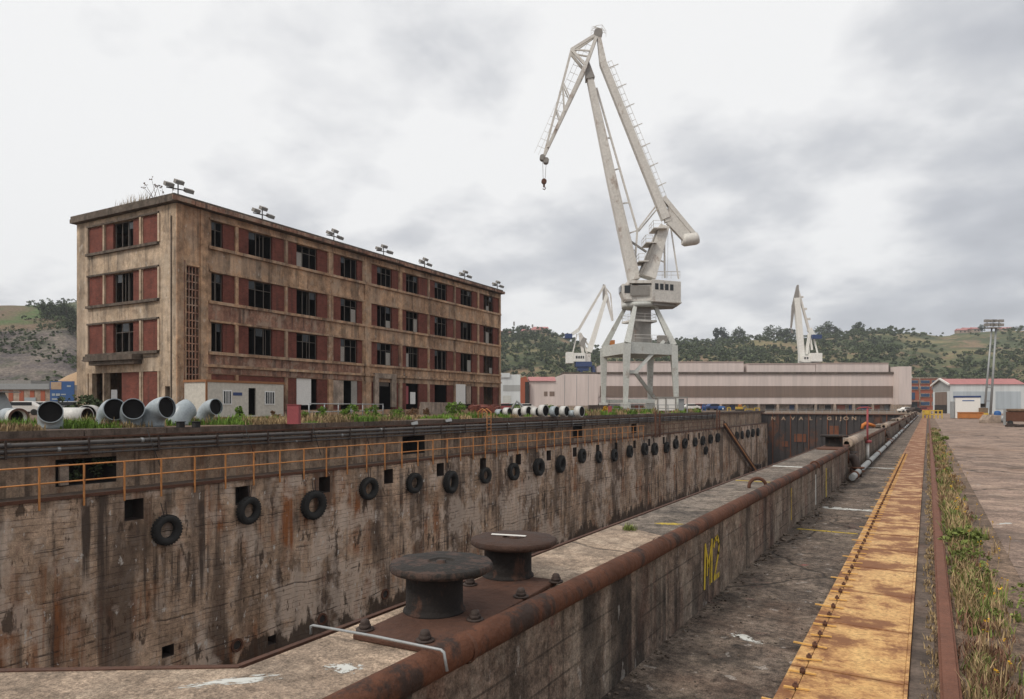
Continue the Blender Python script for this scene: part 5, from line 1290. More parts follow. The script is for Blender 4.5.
mb = MB(); railing(mb, [cpt(653, 278.5, -3), cpt(680, 278.5, -1)], 1.1, .05); railing(mb, [cpt(653, 278.5, 3), cpt(680, 278.5, 3)], 1.1, .05); mb.build('roof_railing', M['crane'], cr, world=False)
# jib
J0 = cpt(634, 280, 0); J1 = cpt(611.5, 180, 0); J2 = cpt(590, 80, 0); J3 = cpt(586.5, 62, 0)
mb = MB(); mb.beam(J0, J1, 1.75, 1.9, 1.45, 1.5); jb = mb.build('jib', M['crane'], cr, world=False)
MB().beam(J1, J2, 1.45, 1.5, .95, 1.3).build('jib_upper', M['crane'], jb, world=False)
MB().beam(J2, J3, 1.4, 1.6, .6, 1.0).build('jib_head', M['cranedark'], jb, world=False)
MB().beam(J0 + Vector((.55, -.98, 1)), J1 + Vector((.3, -.8, 0)), .25, .1).build('jib_stiffener', M['crane'], jb, world=False)
# racking truss of the jib (thin chord with rungs)
T0 = cpt(596.5, 88, 0); T1 = cpt(637.3, 230.5, 0); T2 = cpt(634.5, 268, 0)
mb = MB(); mb.beam(T0, T1, .28, .28); mb.beam(T1, T2, .28, .28); mb.beam(T1, cpt(656, 206, 0), .26, .26); mb.beam(T1 + Vector((.3, .6, 0)), cpt(658, 208, 0), .22, .22)
for (a, b_) in (((607.5, 138), (609.8, 138)), ((614.5, 170), (619.3, 168.5)), ((620, 204), (629, 202.5)), ((627, 234), (637.3, 230.5)), ((630.5, 251), (636, 250))): mb.beam(cpt(*a), cpt(*b_), .2, .2)
mb.build('luffing_rack', M['crane'], cr, world=False)
mb = MB(); mb.beam(cpt(628.5, 240), cpt(646.5, 252), .3, .3); mb.beam(cpt(628.5, 240, .8), cpt(646.5, 252, .8), .2, .2); mb.build('luffing_strut', M['cranedark'], cr, world=False)
# tie beam from jib tip to lever, with ladder and hoops
K0 = cpt(598.5, 36, 0); K1 = cpt(603, 64, 0); K2 = cpt(665.5, 219, 0)
mb = MB(); mb.beam(K0, K1, .5, .9, 1.05, 1.1); mb.beam(K1, K2, 1.05, 1.1, 1.25, 1.3); tb_ = mb.build('tie_beam', M['crane'], cr, world=False)
mb = MB(); nn = 22
side_ = (K2 - K1).normalized(); up_ = Vector((-side_.z, 0, side_.x)) * -1
if up_.x < 0: up_ = -up_
for k in range(nn):
    q = K1.lerp(K2, k / nn * .93); mb.beam(q + up_ * .5, q + up_ * 1.5, .06, .06)
    if k % 3 == 1: mb.beam(q + up_ * .5 + Vector((0, -.5, 0)), q + up_ * 2.1 + Vector((0, -.5, 0)), .12, .12)
for o_ in (.9, 1.5): mb.beam(K1 + up_ * o_, K1.lerp(K2, .9) + up_ * o_, .05, .05)
mb.build('tie_ladder', M['crane'], tb_, world=False)
# counterweight lever
W0 = cpt(661.5, 198.5); W1 = cpt(668, 222); W2 = cpt(694, 242.5)
mb = MB(); mb.beam(cpt(663, 197.5), cpt(697, 238), .7, .9, .6, .8); mb.beam(W1, cpt(688, 243.5), .7, .9, .6, .8); mb.beam(W0, W1, .4, .6, 1.0, 1.0)
for f_ in (.3, .5, .7, .9): mb.beam(cpt(663, 198).lerp(cpt(697, 238), f_), W1.lerp(cpt(688, 243), max(0, f_ - .15) * 1.15), .15, .5)
lv = mb.build('counterweight_lever', M['crane'], cr, world=False)
mb = MB(); P_ = [cpt(*q) for q in ((668, 205), (691, 232), (684, 238), (668, 222))]
mb.face([p + Vector((0, -.3, 0)) for p in P_]); mb.face([p + Vector((0, .3, 0)) for p in reversed(P_)]); mb.build('lever_panel', M['crane'], lv, world=False)
q = cpt(690.5, 240.5); dd = (cpt(696, 244) - cpt(688, 238)).normalized()
MB().ring_path([q + Vector((-1.3, 0, .1)), q + Vector((-.9, 0, .05)), q + Vector((.8, 0, .3)), q + Vector((1.15, 0, .4))], [.8, 1.0, 1.0, .9], 10).build('counterweight', M['crane'], lv, world=False)
# A-frame tower
N0 = cpt(647.5, 278); N1 = cpt(664, 226.5)
mb = MB(); mb.beam(N0, N1, 2.3, 2.6, 1.5, 1.7); tw = mb.build('tower', M['crane'], cr, world=False, bevel=.04)
MB().beam(cpt(639.5, 275), cpt(659, 229), .5, 1.6).build('rear_stair', M['cranedark'], tw, world=False)
for (px, py, w_) in ((643, 261.5, 10), (650.5, 243, 11), (659.5, 228.5, 14)):
    a = cpt(px - w_ / 2, py, -1.0); b_ = cpt(px + w_ / 2, py, -1.0)
    mb = MB(); mb.box(a.x, b_.x, -1.8, 1.8, a.z - .15, a.z); railing(mb, [(a.x, -1.7, a.z), (a.x + (b_.x - a.x) * .6, -1.7, a.z)], 1.1, .06); railing(mb, [(a.x, -1.7, a.z), (a.x, 1.7, a.z)], 1.1, .06); mb.build('platform', M['crane'], tw, world=False)
mb = MB()
for (a, b_) in (((647, 262), (653, 244)), ((640, 276), (646, 262))): mb.beam(cpt(*a, -1.2), cpt(*b_, -1.2), .35, .9)
mb.build('stairs', M['cranedark'], tw, world=False)
mb = MB(); mb.beam(cpt(664.3, 234), cpt(664.8, 278), .24, .24); mb.beam(cpt(671, 229), cpt(678.5, 279), .2, .2); mb.beam(cpt(654, 258), cpt(664, 262), .2, .2); mb.beam(cpt(658, 252), cpt(664, 252), .15, .15); mb.beam(cpt(668, 232, 1), cpt(667.5, 278, 1), .04, .04); mb.build('stay_rods', M['crane'], cr, world=False)
# fly jib
F0 = cpt(597.5, 34); F1 = cpt(543.5, 157); F2 = cpt(571, 51.5); F3 = cpt(585, 68)
mb = MB()
for dy in (-.9, .9):
    d = Vector((0, dy, 0)); e = Vector((0, dy * .25, 0))
    mb.beam(F0 + e, F3 + d, .5, .4); mb.beam(F3 + d, F1 + e, .62, .4, .4, .3); mb.beam(F0 + e, F2 + d * .7, .42, .25); mb.beam(F2 + d * .7, F1 + e, .3, .22); mb.beam(F2 + d * .7, F3 + d, .42, .3); mb.beam(F2 + d * .7, F0.lerp(F1, .16) + d, .2, .2)
    for (f1, f2) in ((.30, .36), (.55, .6), (.30, .5)):
        mb.beam(F2.lerp(F1, f1) + d * .6, F3.lerp(F1, f2) + d * .7, .16, .16)
for f_ in (.1, .3, .5, .7, .9): mb.beam(F3.lerp(F1, f_) + Vector((0, -.8, 0)), F3.lerp(F1, f_) + Vector((0, .8, 0)), .2, .2)
fj = mb.build('fly_jib', M['crane'], cr, world=False)
mb = MB(); dd = (F1 - F0).normalized(); pu = Vector((dd.z, 0, -dd.x)); 
if pu.x > 0: pu = -pu
for k in range(15): q = F0.lerp(F1, .1 + k * .06); mb.beam(q + pu * .2, q + pu * 1.6, .05, .05)
for o_ in (.9, 1.6): mb.beam(F0.lerp(F1, .1) + pu * o_, F1 + pu * o_, .045, .045)
mb.build('fly_jib_ladder', M['crane'], fj, world=False)
mb = MB()
for c_ in (cpt(598, 34), cpt(542.5, 158), cpt(546, 161)):
    mb = MB(); mb.cyl(c_ + Vector((0, -.5, 0)), c_ + Vector((0, .5, 0)), .7 if c_.z > 55 else .45, n=18); mb.build('rope_sheave', M['cranedark'], fj, world=False)
mb = MB(); q = cpt(603, 33); 
for k in range(6): a = PI * k / 5; mb.beam(q + Vector((-1.6 + .3 * math.cos(a), 0, .5 + .6 * math.sin(a))), q + Vector((.4 * math.cos(a), 0, .6 * math.sin(a))), .05, .05)
railing(mb, [cpt(591, 37), cpt(596, 32), cpt(602, 31), cpt(606, 37)], 1.0, .05); mb.build('tip_railing', M['crane'], fj, world=False)
mb = MB(); mb.cyl(cpt(542.6, 160), cpt(543.2, 180), .035, n=5); mb.cyl(cpt(546.2, 163), cpt(545, 180), .035, n=5); ro = mb.build('hoist_ropes', M['cranedark'], cr, world=False)
h_ = cpt(544, 181.5); mb = MB(); mb.cyl(h_ + Vector((0, -.25, 0)), h_ + Vector((0, .25, 0)), .42, n=16); mb.beam(h_, h_ + Vector((0, 0, -.9)), .3, .2); mb.ring_path([h_ + Vector((0, 0, -.8)), h_ + Vector((.25, 0, -1.05)), h_ + Vector((.1, 0, -1.3)), h_ + Vector((-.2, 0, -1.15))], .08, 8); mb.build('hook_block', M['rust'], cr, world=False)

# --- two smaller cranes behind the big shed
def small_crane(px0, D, lb_, P, mirror=1, weight='craneblue', zb_=0.0):
    t = thing('shipyard_crane', lb_, 'crane', LD((px0 - CX) / F * D, D, 0), TH)
    c = lambda q, dy=0.0: Vector(((q[0] - px0) / F * D, dy, EYE - (q[1] - HY) / F * D))
    def b1(name, m, segs, par=t):
        mb_ = MB()
        for (a, b_, w0, h0, w1, h1) in segs: mb_.beam(c(a), c(b_), w0, h0, w1, h1)
        return mb_.build(name, M[m], par, world=False)
    for name, m, segs in P['parts']: b1(name, m, segs)
    for name, m, (xa, xb, ya, yb, dep_) in P['boxes']:
        a = c((xa, yb)); b_ = c((xb, ya)); MB().box(a.x, b_.x, -dep_ / 2, dep_ / 2, a.z, b_.z).build(name, M[m], t, world=False)
    for (xa, xb, ya, yb, fy) in P.get('wins', []):
        a = c((xa, yb)); b_ = c((xb, ya)); MB().box(a.x, b_.x, fy - .1, fy - .02, a.z, b_.z).build('window', M['glassdark'], t, world=False)
    for lx in P['legs']:
        for dy in (-4, 4):
            MB().beam((c((lx, 0)).x, dy, 0), (c((P['cx'], 0)).x + (2.4 if lx > P['cx'] else -2.4), dy * .5, c((0, P['top'])).z), 1.1, 1.1).build('leg', M[P['legm']], t, world=False)
    return t
small_crane(594, 300, 'small white crane with a blue counterweight, seen left of the big crane', dict(cx=587, top=366, legm='craneblue', legs=(577, 598),
    parts=[('jib', 'cranewhite', [((589, 352), (606.5, 295), 2.4, 2.4, 1.4, 1.4)]), ('jib_head', 'cranedark', [((604, 300), (603.5, 284.5), 1.2, 1.4, .6, .8)]),
           ('tie_beam', 'crane', [((604, 286), (578.5, 330), .9, 1.1, 1.2, 1.2)]), ('counterweight_lever', 'cranewhite', [((578.5, 330), (570, 335.5), 1.6, 1.4, 1.2, 1.2)]),
           ('fly_jib', 'crane', [((604, 285), (607, 298), 1.0, .8, 1.4, .8), ((607, 298), (612.5, 321), 1.4, .8, .8, .6), ((604, 286), (610.5, 294), .5, .4, .5, .4), ((610.5, 294), (613, 320), .5, .4, .4, .3)]),
           ('tower', 'crane', [((583, 353), (579.5, 333), 1.2, 1.4, 1.0, 1.2), ((587, 353), (580.5, 333), .8, 1.0, .8, 1.0), ((573, 352), (577, 334), .5, .5, .5, .5), ((588, 345), (581, 334), .6, .6, .6, .6)]),
           ('machinery', 'cranedark', [((581, 346), (585, 338), 2.5, 2.0, 1.8, 1.6)])],
    boxes=[('machinery_house', 'cranewhite', (566, 573, 352.5, 363.5, 6)), ('machinery_house', 'cranewhite', (573.1, 584.5, 353.5, 362, 7)), ('house_annex', 'crane', (584.6, 590, 354, 362, 6)), ('counterweight', 'craneblue', (565, 572, 334, 338.5, 3)), ('slewing_base', 'craneblue', (575, 591, 362.2, 367, 7)), ('portal_beam', 'craneblue', (577, 588, 367.1, 371, 6))],
    wins=[(575, 576.8, 356.5, 359, -3.5), (577.5, 579, 356.5, 359, -3.5), (579.7, 581.2, 356.5, 359, -3.5), (582, 583.2, 356.5, 359, -3.5)]))
small_crane(804, 320, 'white crane standing alone over the right part of the big shed roof, jib nearly upright', dict(cx=810, top=362, legm='craneleg', legs=(800, 819),
    parts=[('jib', 'cranewhite', [((802, 361), (796.5, 298), 2.3, 2.3, 2.6, 1.8)]), ('jib_head', 'cranedark', [((796.5, 299), (797.8, 285), 1.8, 1.4, .7, .8)]),
           ('fly_jib', 'cranedark', [((797.5, 286), (793.5, 305), .9, .8, 1.3, .8), ((793.5, 305), (791, 328), 1.5, .8, .6, .6), ((791.0, 328), (792.5, 333), .15, .15, .9, .5)]),
           ('tie_beam', 'crane', [((798, 290), (809, 331), .8, .9, .9, 1.1)]), ('counterweight_lever', 'cranewhite', [((809, 329), (815, 337), 2.2, 1.4, 1.4, 1.2)]),
           ('tower', 'cranewhite', [((806, 354), (810, 332), 1.2, 1.2, 1.0, 1.2), ((817.5, 353), (813, 335), .6, .6, .6, .6), ((809, 353), (808, 334), .5, .5, .5, .5), ((812, 350), (810, 335), .8, .8, .6, .6)]),
           ('platforms', 'crane', [((799, 297), (803, 297), .8, 1.2, .8, 1.2), ((802.5, 309), (806.5, 309), .9, 1.2, .9, 1.2), ((805, 319), (810, 319), .9, 1.2, .9, 1.2)])],
    boxes=[('machinery_house', 'cranewhite', (808, 819, 353.5, 362, 7)), ('operator_cab', 'cranewhite', (800.5, 807.9, 356, 362.5, 6)), ('counterweight', 'craneblue', (811, 820, 335, 339, 4)), ('house_underframe', 'cranedark', (801, 818, 362.6, 364, 6))],
    wins=[(801.5, 803, 357.5, 359.5, -3), (804, 805.5, 357.5, 359.5, -3)]))

# ================= FAR BUILDINGS =================
def block(name, lb_, cat, px, D, z=0.0, rz=0.0): return thing(name, lb_, cat, local(px, D, z), TH + rz)
D = 262.0
big = block('ship_hall', 'very long low pinkish shipyard hall with a brown translucent band across its front', 'hall', 733, D)
X = lambda px, d=D, o=733: (px - o) / F * d
Z = lambda py, d=D: EYE - (py - HY) / F * d
lbx(big, X(563), X(893), 0, 60, Z(397), Z(374.2), 'front_wall', 'sheetpink')
lbx(big, X(600), X(893), -.06, -.01, Z(397), Z(386), 'window_band', 'sheetbrown'); lbx(big, X(563), X(892.9), .2, 60, Z(404), Z(397) - .01, 'lower_wall', 'sheetpink')
lbx(big, X(563), X(893), 2.5, 60, -.1, Z(404) - .01, 'base_wall', 'brickorange' if False else 'concretepale')
lbx(big, X(600), X(896), -.5, 0 - .005, Z(374.1), Z(372), 'gutter', 'slab')
for (a, b_, t_) in ((608, 744.5, 362.2), (748, 816.5, 364), (817, 890, 363.5)): lbx(big, X(a), X(b_), 1.0, 50, Z(372), Z(t_), 'roof_monitor', 'roofpale' if False else 'sheetpink'); lbx(big, X(a), X(b_), .8, 50.2, Z(t_) + .01, Z(t_) + .35, 'monitor_cap', 'roofpale')
lbx(big, X(563), X(893), .5, 60, Z(372.1) - .6, Z(372.1), 'roof', 'slab')
lbx(big, X(893.1), X(905.5), -4, 60, Z(404.5), Z(367), 'gable_wing', 'sheetpink'); lbx(big, X(890.2), X(893.2), 2, 20, Z(372), Z(365), 'shadow_fill', 'slab'); lbx(big, X(893.1), X(905.5), -3.8, 60, -.1, Z(404.5) - .01, 'wing_base', 'concretepale')  # dark solid block stands in for the shaded gap beside the wing
for px in range(606, 892, 19): lbx(big, X(px), X(px) + .8, .0, .8, -.1, Z(404) - .02, 'column', 'concretepale')
rf_ = random.Random(4)
for px in range(612, 890, 12):
    if rf_.random() < .7: lbx(big, X(px), X(px + rf_.uniform(3, 9)), 2.3, 2.49, .3, Z(405), 'base_opening', rf_.choice(['brickorange', 'dark', 'craneblue', 'galv', 'dark']))
s2 = block('shed', 'plain windowless pinkish shed end left of the long hall with a faceted roof edge', 'shed', 568, 240)
X2 = lambda px: (px - 568) / F * 240; Z2 = lambda py: EYE - (py - HY) / F * 240
mb = MB(); mb.v += [Vector((X2(x), y, z)) for y in (0, 18) for x, z in ((556, -.1), (598, -.1), (598, Z2(374)), (564, Z2(374)), (556, Z2(376.8)))]
mb.f += [[0, 1, 2, 3, 4], [9, 8, 7, 6, 5]] + [[i, i + 5, (i + 1) % 5 + 5, (i + 1) % 5] for i in range(5)]; mb.sm += [False] * 7; mb.build('wall', M['sheetpink'], s2, world=False)
lbx(s2, X2(557), X2(597.5), -.1, -.01, -.1, 1.9, 'base_wall', 'concretepale')
for px in (564.4, 576.5, 588): lbx(s2, X2(px), X2(px) + .12, -.06, -.01, 2, Z2(375), 'rib', 'galv')
s3 = block('shed', 'small cream shed with a red roof, a brick gable and two small windows', 'shed', 543, 200)
X3 = lambda px: (px - 543) / F * 200; Z3 = lambda py: EYE - (py - HY) / F * 200
lbx(s3, X3(530), X3(556), 0, 12, -.1, Z3(381), 'wall', 'sheetpink')
mb = MB(); mb.v += [Vector(p) for p in ((X3(529.5), -.5, Z3(381)), (X3(556), -.5, Z3(381)), (X3(556), 6, Z3(376)), (X3(528), 6, Z3(376)), (X3(529.5), 12.5, Z3(381)), (X3(556), 12.5, Z3(381)))]
mb.f += [[0, 1, 2, 3], [3, 2, 5, 4], [0, 3, 4], [1, 5, 2], [0, 4, 5, 1]]; mb.sm += [False] * 5; mb.build('roof', M['roofred'], s3, world=False)
for (a, b_) in ((544, 547.5), (549.5, 554.5)): lbx(s3, X3(a), X3(b_), -.08, -.01, Z3(396), Z3(391.5), 'window', 'sheetbrown')
mb = MB(); mb.v += [Vector((X3(x), y, z)) for y in (-1, 5) for x, z in ((520.5, -.1), (529.4, -.1), (529.4, Z3(385)), (526, Z3(376.5)), (520.5, Z3(378)))]
mb.f += [[0, 1, 2, 3, 4], [9, 8, 7, 6, 5]] + [[i, i + 5, (i + 1) % 5 + 5, (i + 1) % 5] for i in range(5)]; mb.sm += [False] * 7; mb.build('brick_gable', M['brickorange'], s3, world=False)
lbx(s3, X3(525), X3(529.2), -1.1, -1.01, 1, Z3(382), 'gable_opening', 'dark')
s4 = block('white_hall', 'white flat roofed hall with a grey green band just right of the derelict building', 'hall', 510, 230)
X4 = lambda px: (px - 510) / F * 230; Z4 = lambda py: EYE - (py - HY) / F * 230
lbx(s4, X4(470), X4(520.4), 0, 30, -.1, Z4(374.5), 'wall', 'sheetwhite'); lbx(s4, X4(470), X4(510), -.4, -.01, Z4(374.5) - 1, Z4(373), 'fascia', 'sheetwhite')
lbx(s4, X4(503), X4(520), -.08, -.01, Z4(391), Z4(385), 'window_band', 'sheetgrey'); lbx(s4, X4(503), X4(511), -.08, -.01, .3, Z4(395.5), 'door', 'craneleg')
for (px, d_, c_, lb_) in ((504, 130, 'redpaint', 'red car right of the derelict building, before the white hall'), (525, 140, 'whitepaint', 'white van-like car beneath the red brick gable'), (513, 150, 'bluepaint', 'blue car before the white hall door')): car(px, d_, c_, lb_, .2)
# brick office block
of = block('office_block', 'orange brick office block with blue windows, between the long hall and the white hall', 'building', 925, 330)
X5 = lambda px: (px - 925) / F * 330; Z5 = lambda py: EYE - (py - HY) / F * 330
lbx(of, X5(906.5), X5(945), 0, 20, -.1, Z5(378.5), 'wall', 'brickorange'); lbx(of, X5(906), X5(946), -.3, 20.3, Z5(378.5) + .01, Z5(377.5), 'roof', 'concretepale')
for (x0, x1) in ((909, 918), (920, 929.5), (931.5, 941)):
    for k_, (y0, y1) in enumerate(((380.5, 383), (386.8, 389.2), (393.8, 396.6), (402, 405))):
        if k_ > 1 and x0 == 909: continue
        w_ = lbx(of, X5(x0), X5(x1), -.35, -.01, Z5(y1 + .6), Z5(y0 - .6), 'window', 'concretepale'); lbx(of, X5(x0 + .5), X5(x1 - .5), -.42, -.36, Z5(y1), Z5(y0), 'pane', 'bluewin')
lbx(of, X5(919), X5(919.8), -.4, -.01, 0, Z5(378.6), 'pier', 'concretepale')
en = lbx(of, X5(907.5), X5(918.8), -4, -.45, Z5(401.4), Z5(400.6), 'entrance_canopy', 'concretepale'); lbx(of, X5(910), X5(917), -.4, -.01, .2, Z5(402), 'entrance_glass', 'glassdark'); lbx(of, X5(911.5), X5(914.5), -.4, -.01, Z5(399.5), Z5(392.5), 'window', 'bluewin')
lbx(of, X5(908), X5(914), 5, 12, Z5(377.5) + .01, Z5(375), 'roof_tank', 'redpaint'); lbx(of, X5(911), X5(916), 3, 4.9, Z5(377.4) + .01, Z5(376.2), 'roof_unit', 'whitepaint')
# white hall with red roof
wh = block('white_hall', 'long white hall with a red roof and a grey shuttered gable, at the right', 'hall', 950, 160, rz=-.05)
o_ = 950; X6 = lambda px, d=160: (px - o_) / F * d; Z6 = lambda py, d=160: EYE - (py - HY) / F * d
ze = Z6(384.3); zrg = Z6(379.2, 165); GW = 10.0; Lh = X6(1023); gx = 1.6
def WP(x, y, z): return Vector((x + gx * y / GW * 1.0, y, z))
mb = MB(); mb.face([WP(0, 0, -.1), WP(Lh, 0, -.1), WP(Lh, 0, ze), WP(0, 0, ze)]); mb.face([WP(Lh, 0, -.1), WP(Lh, GW, -.1), WP(Lh, GW, ze), WP(Lh, GW / 2, zrg), WP(Lh, 0, ze)]); mb.face([WP(Lh, GW, -.1), WP(0, GW, -.1), WP(0, GW, ze), WP(Lh, GW, ze)])
mb.face([WP(0, GW, -.1), WP(0, 0, -.1), WP(0, 0, 5.2), WP(0, GW, 5.2)]); mb.build('wall', M['sheetwhite'], wh, world=False)
mb = MB(); mb.face([WP(0, GW, 5.2), WP(0, 0, 5.2), WP(0, 0, ze), WP(0, GW / 2, zrg), WP(0, GW, ze)]); mb.build('gable', M['sheetgrey'], wh, world=False)
mb = MB(); mb.face([WP(-.02, 1.6, .0) + Vector((-.06, 0, 0)), WP(-.02, 1.6, 5.1) + Vector((-.06, 0, 0)), WP(-.02, 8.6, 5.1) + Vector((-.06, 0, 0)), WP(-.02, 8.6, 0) + Vector((-.06, 0, 0))]); mb.build('shutter_door', M['sheetbrown'], wh, world=False)
mb = MB(); mb.face([WP(-.1, 1.6, .0) + Vector((-.06, 0, 0)), WP(-.1, 1.6, 2.0) + Vector((-.06, 0, 0)), WP(-.1, 8.6, 2.0) + Vector((-.06, 0, 0)), WP(-.1, 8.6, 0) + Vector((-.06, 0, 0))]); mb.build('door_opening', M['dark'], wh, world=False)
mb = MB()
e_ = .35
mb.face([WP(-.3, -.3, ze), WP(Lh, -.3, ze), WP(Lh, GW / 2, zrg + .1), WP(-.3, GW / 2, zrg + .1)]); mb.face([WP(-.3, GW / 2, zrg + .1), WP(Lh, GW / 2, zrg + .1), WP(Lh, GW + .3, ze), WP(-.3, GW + .3, ze)]); mb.build('roof', M['roofred'], wh, world=False)
mb = MB(); mb.beam(WP(-.4, -.35, ze - .05), WP(-.4, GW / 2, zrg + .1), .4, .3, side=(1, 0, 0)); mb.beam(WP(-.4, GW / 2, zrg + .1), WP(-.4, GW + .35, ze - .05), .4, .3, side=(1, 0, 0)); mb.build('gable_trim', M['whitepaint'], wh, world=False)
for (a, b_) in ((953, 990), (994, 1018)): lbx(wh, X6(a), X6(b_), -.1, -.01, Z6(409), Z6(391.5), 'translucent_panel', 'sheetblue')
wh2 = block('white_hall', 'second white hall with a red roof continuing past the right edge of the picture', 'hall', 1040, 166, rz=-.05)
lbx(wh2, -3.7, 30, 0, 16, -.1, 5.8, 'wall', 'sheetwhite'); lbx(wh2, -3.9, 30, -.3, 16.3, 5.81, 7.2, 'roof', 'roofred')
# white site box with orange skip
ct = block('container_box', 'white box cabin with a blue top edge standing in the yard behind the orange skip', 'cabin', 966.5, 96, rz=-TH)
X7 = lambda px, d=96: (px - 966.5) / F * d; Z7 = lambda py, d=96: EYE - (py - HY) / F * d
lbx(ct, X7(956.5), X7(978), 0, 3, .05, Z7(397.6), 'shell', 'whitepaint'); lbx(ct, X7(955.8), X7(978.6), -.06, 3.06, Z7(397.5), Z7(395.8), 'top_edge', 'craneblue'); lbx(ct, X7(963), X7(973), -.02, -.002, Z7(401.2), Z7(400.2), 'blue_lettering', 'bluesign'); lbx(ct, X7(953), X7(956.3), .2, 2.6, .05, Z7(401.5), 'side_unit', 'galv'); lbx(ct, X7(956.5), X7(956.9), -.05, -.003, .05, Z7(398), 'corner_post', 'galv')
sk = block('skip', 'low rusty orange skip in front of the white box cabin', 'skip', 970, 92, rz=-TH)
X8 = lambda px: (px - 970) / F * 92
mb = MB(); mb.prism([(X8(959.5), -.8), (X8(981), -.8), (X8(981), .8), (X8(959.5), .8)], .12, .86); mb.build('body', M['orangebrown'], sk, world=False, bevel=.03)
mb = MB()
for px in (960, 964, 969, 976.5, 980.5): mb.box(X8(px) - .05, X8(px) + .05, -.87, -.81, .05, .95)
mb.box(X8(959), X8(981.5), -.9, .9, .87, .94); mb.build('ribs', M['orangebrown'], sk, world=False)
# bits between
p = local(983, 98, 0); t = block('electrical_cabinet', 'grey cabinet with a dark upper part right of the white box cabin', 'cabinet', 981, 97, rz=-TH)
lbx(t, -.35, .45, 0, .8, 0, 1.6, 'body', 'galv'); lbx(t, -.4, .5, -.05, .85, 1.61, 2.1, 'hood', 'dark')
t = block('bin_stack', 'stacked yellow and brown crates at the foot of the lamp mast', 'crates', 985.5, 94); lbx(t, -.4, .4, 0, .8, 0, .5, 'lower_crate', 'cranedark'); lbx(t, -.35, .4, 0, .8, .51, .8, 'yellow_crate', 'yellowplain'); lbx(t, -.4, .35, 0, .8, .81, 1.5, 'brown_crate', 'wood')
# lamp mast with two raking poles
lm = block('lamp_mast', 'tall double pole floodlight mast standing behind the skip on the right', 'lamp mast', 989, 112)
X9 = lambda px: (px - 989) / F * 112; Z9 = lambda py: EYE - (py - HY) / F * 112
for (a, b_, r_) in (((984, 411), (991.8, 328), .17), ((990.3, 412), (996, 328), .2)):
    MB().cyl((X9(a[0]), 0, 0), (X9(b_[0]), 0, Z9(b_[1])), r_, r_ * .7, n=10).build('pole', M['galv'], lm, world=False)
mb = MB()
for y in (387.5, 401): mb.beam((X9(986.3 if y < 390 else 985), 0, Z9(y)), (X9(992 if y < 390 else 991.2), 0, Z9(y)), .18, .12)
mb.build('crossbar', M['galv'], lm, world=False)
lbx(lm, X9(987.5), X9(998.5), -.7, .7, Z9(328.3), Z9(327.5), 'platform', 'cranedark')
mb = MB(); mb.beam((X9(985), 0, Z9(323.5)), (X9(1001), 0, Z9(323.5)), .1, .1); mb.beam((X9(985), 0, Z9(320.5)), (X9(1001), 0, Z9(320.5)), .1, .1)
for px in (987, 993, 999): mb.beam((X9(px), 0, Z9(327.6)), (X9(px), 0, Z9(320)), .08, .08)
mb.build('lamp_frame', M['galv'], lm, world=False)
for px in (986, 992, 993.5, 1000):
    for py in (321, 325): 
        MB().beam((X9(px) - .38, -.2, Z9(py)), (X9(px) + .38, -.2, Z9(py)), .42, .4).build('lamp_head', M['cranedark'], lm, world=False)
# junk on the right
jb_ = block('concrete_chamber', 'pale broken concrete chamber with a dark round opening lying in the yard', 'concrete block', 998, 70)
mb = MB(); mb.v += [Vector((x, y, z)) for y in (0, 1.4) for x, z in ((-1.0, 0), (.35, 0), (.35, .8), (-.65, .85), (-1.0, .3))]
mb.f += [[0, 1, 2, 3, 4], [9, 8, 7, 6, 5]] + [[i, i + 5, (i + 1) % 5 + 5, (i + 1) % 5] for i in range(5)]; mb.sm += [False] * 7; mb.build('body', M['concretepale'], jb_, world=False, bevel=.04)
MB().ring_path([(.7, -.1, .42), (.55, .8, .42)], [.36, .36], 20).build('pipe_piece', M['galv'], jb_, world=False); MB().cyl((.705, -.115, .42), (.704, -.105, .42), .28, n=18).build('pipe_mouth', M['dark'], jb_, world=False)
p = local(997.5, 72, 0); 
t = thing('blue_barrel', 'blue plastic drum standing behind the concrete chamber', 'drum', local(997.5, 74, 0)); mb = MB(); mb.lathe([(0, 0), (.3, 0), (.33, .3), (.33, .9), (.30, 1.15), (.12, 1.25), (0, 1.25)], 20); mb.build('drum', M['bluepaint'], t, world=False)
mc = block('rusty_hopper', 'brown rusty machine part with a tarpaulin top at the right edge of the yard', 'machine part', 1024, 62, rz=-TH)
lbx(mc, -1.3, 2.5, 0, 1.5, .35, 1.25, 'body', 'rust', bevel=.04); lbx(mc, -1.2, 2.6, -.1, 1.6, 1.26, 1.5, 'tarpaulin', 'grassdry' if False else 'soil', bevel=.08); lbx(mc, -1.5, -1.31, .2, .3, 0, 1.5, 'upright', 'galv')
for x in (-1.0, .3): MB().cyl((x, -.05, .22), (x, .25, .22), .22, n=14).build('wheel', M['rubber'], mc, world=False)
# small heap before it
mb = MB()
for _ in range(30): p = local(R.uniform(1008, 1024), R.uniform(57, 60), R.uniform(0, .15)); s_ = R.uniform(.06, .2); mb.box(-s_, s_, -s_, s_, -s_ * .4, s_ * .5, Matrix.Translation(p) @ Matrix.Rotation(R.random() * 3, 4, 'Z'))
tag(mb.build('scrap_pieces', M['rustdark']), 'small dark scrap pieces on the yard near the right edge', 'scrap', kind='stuff')
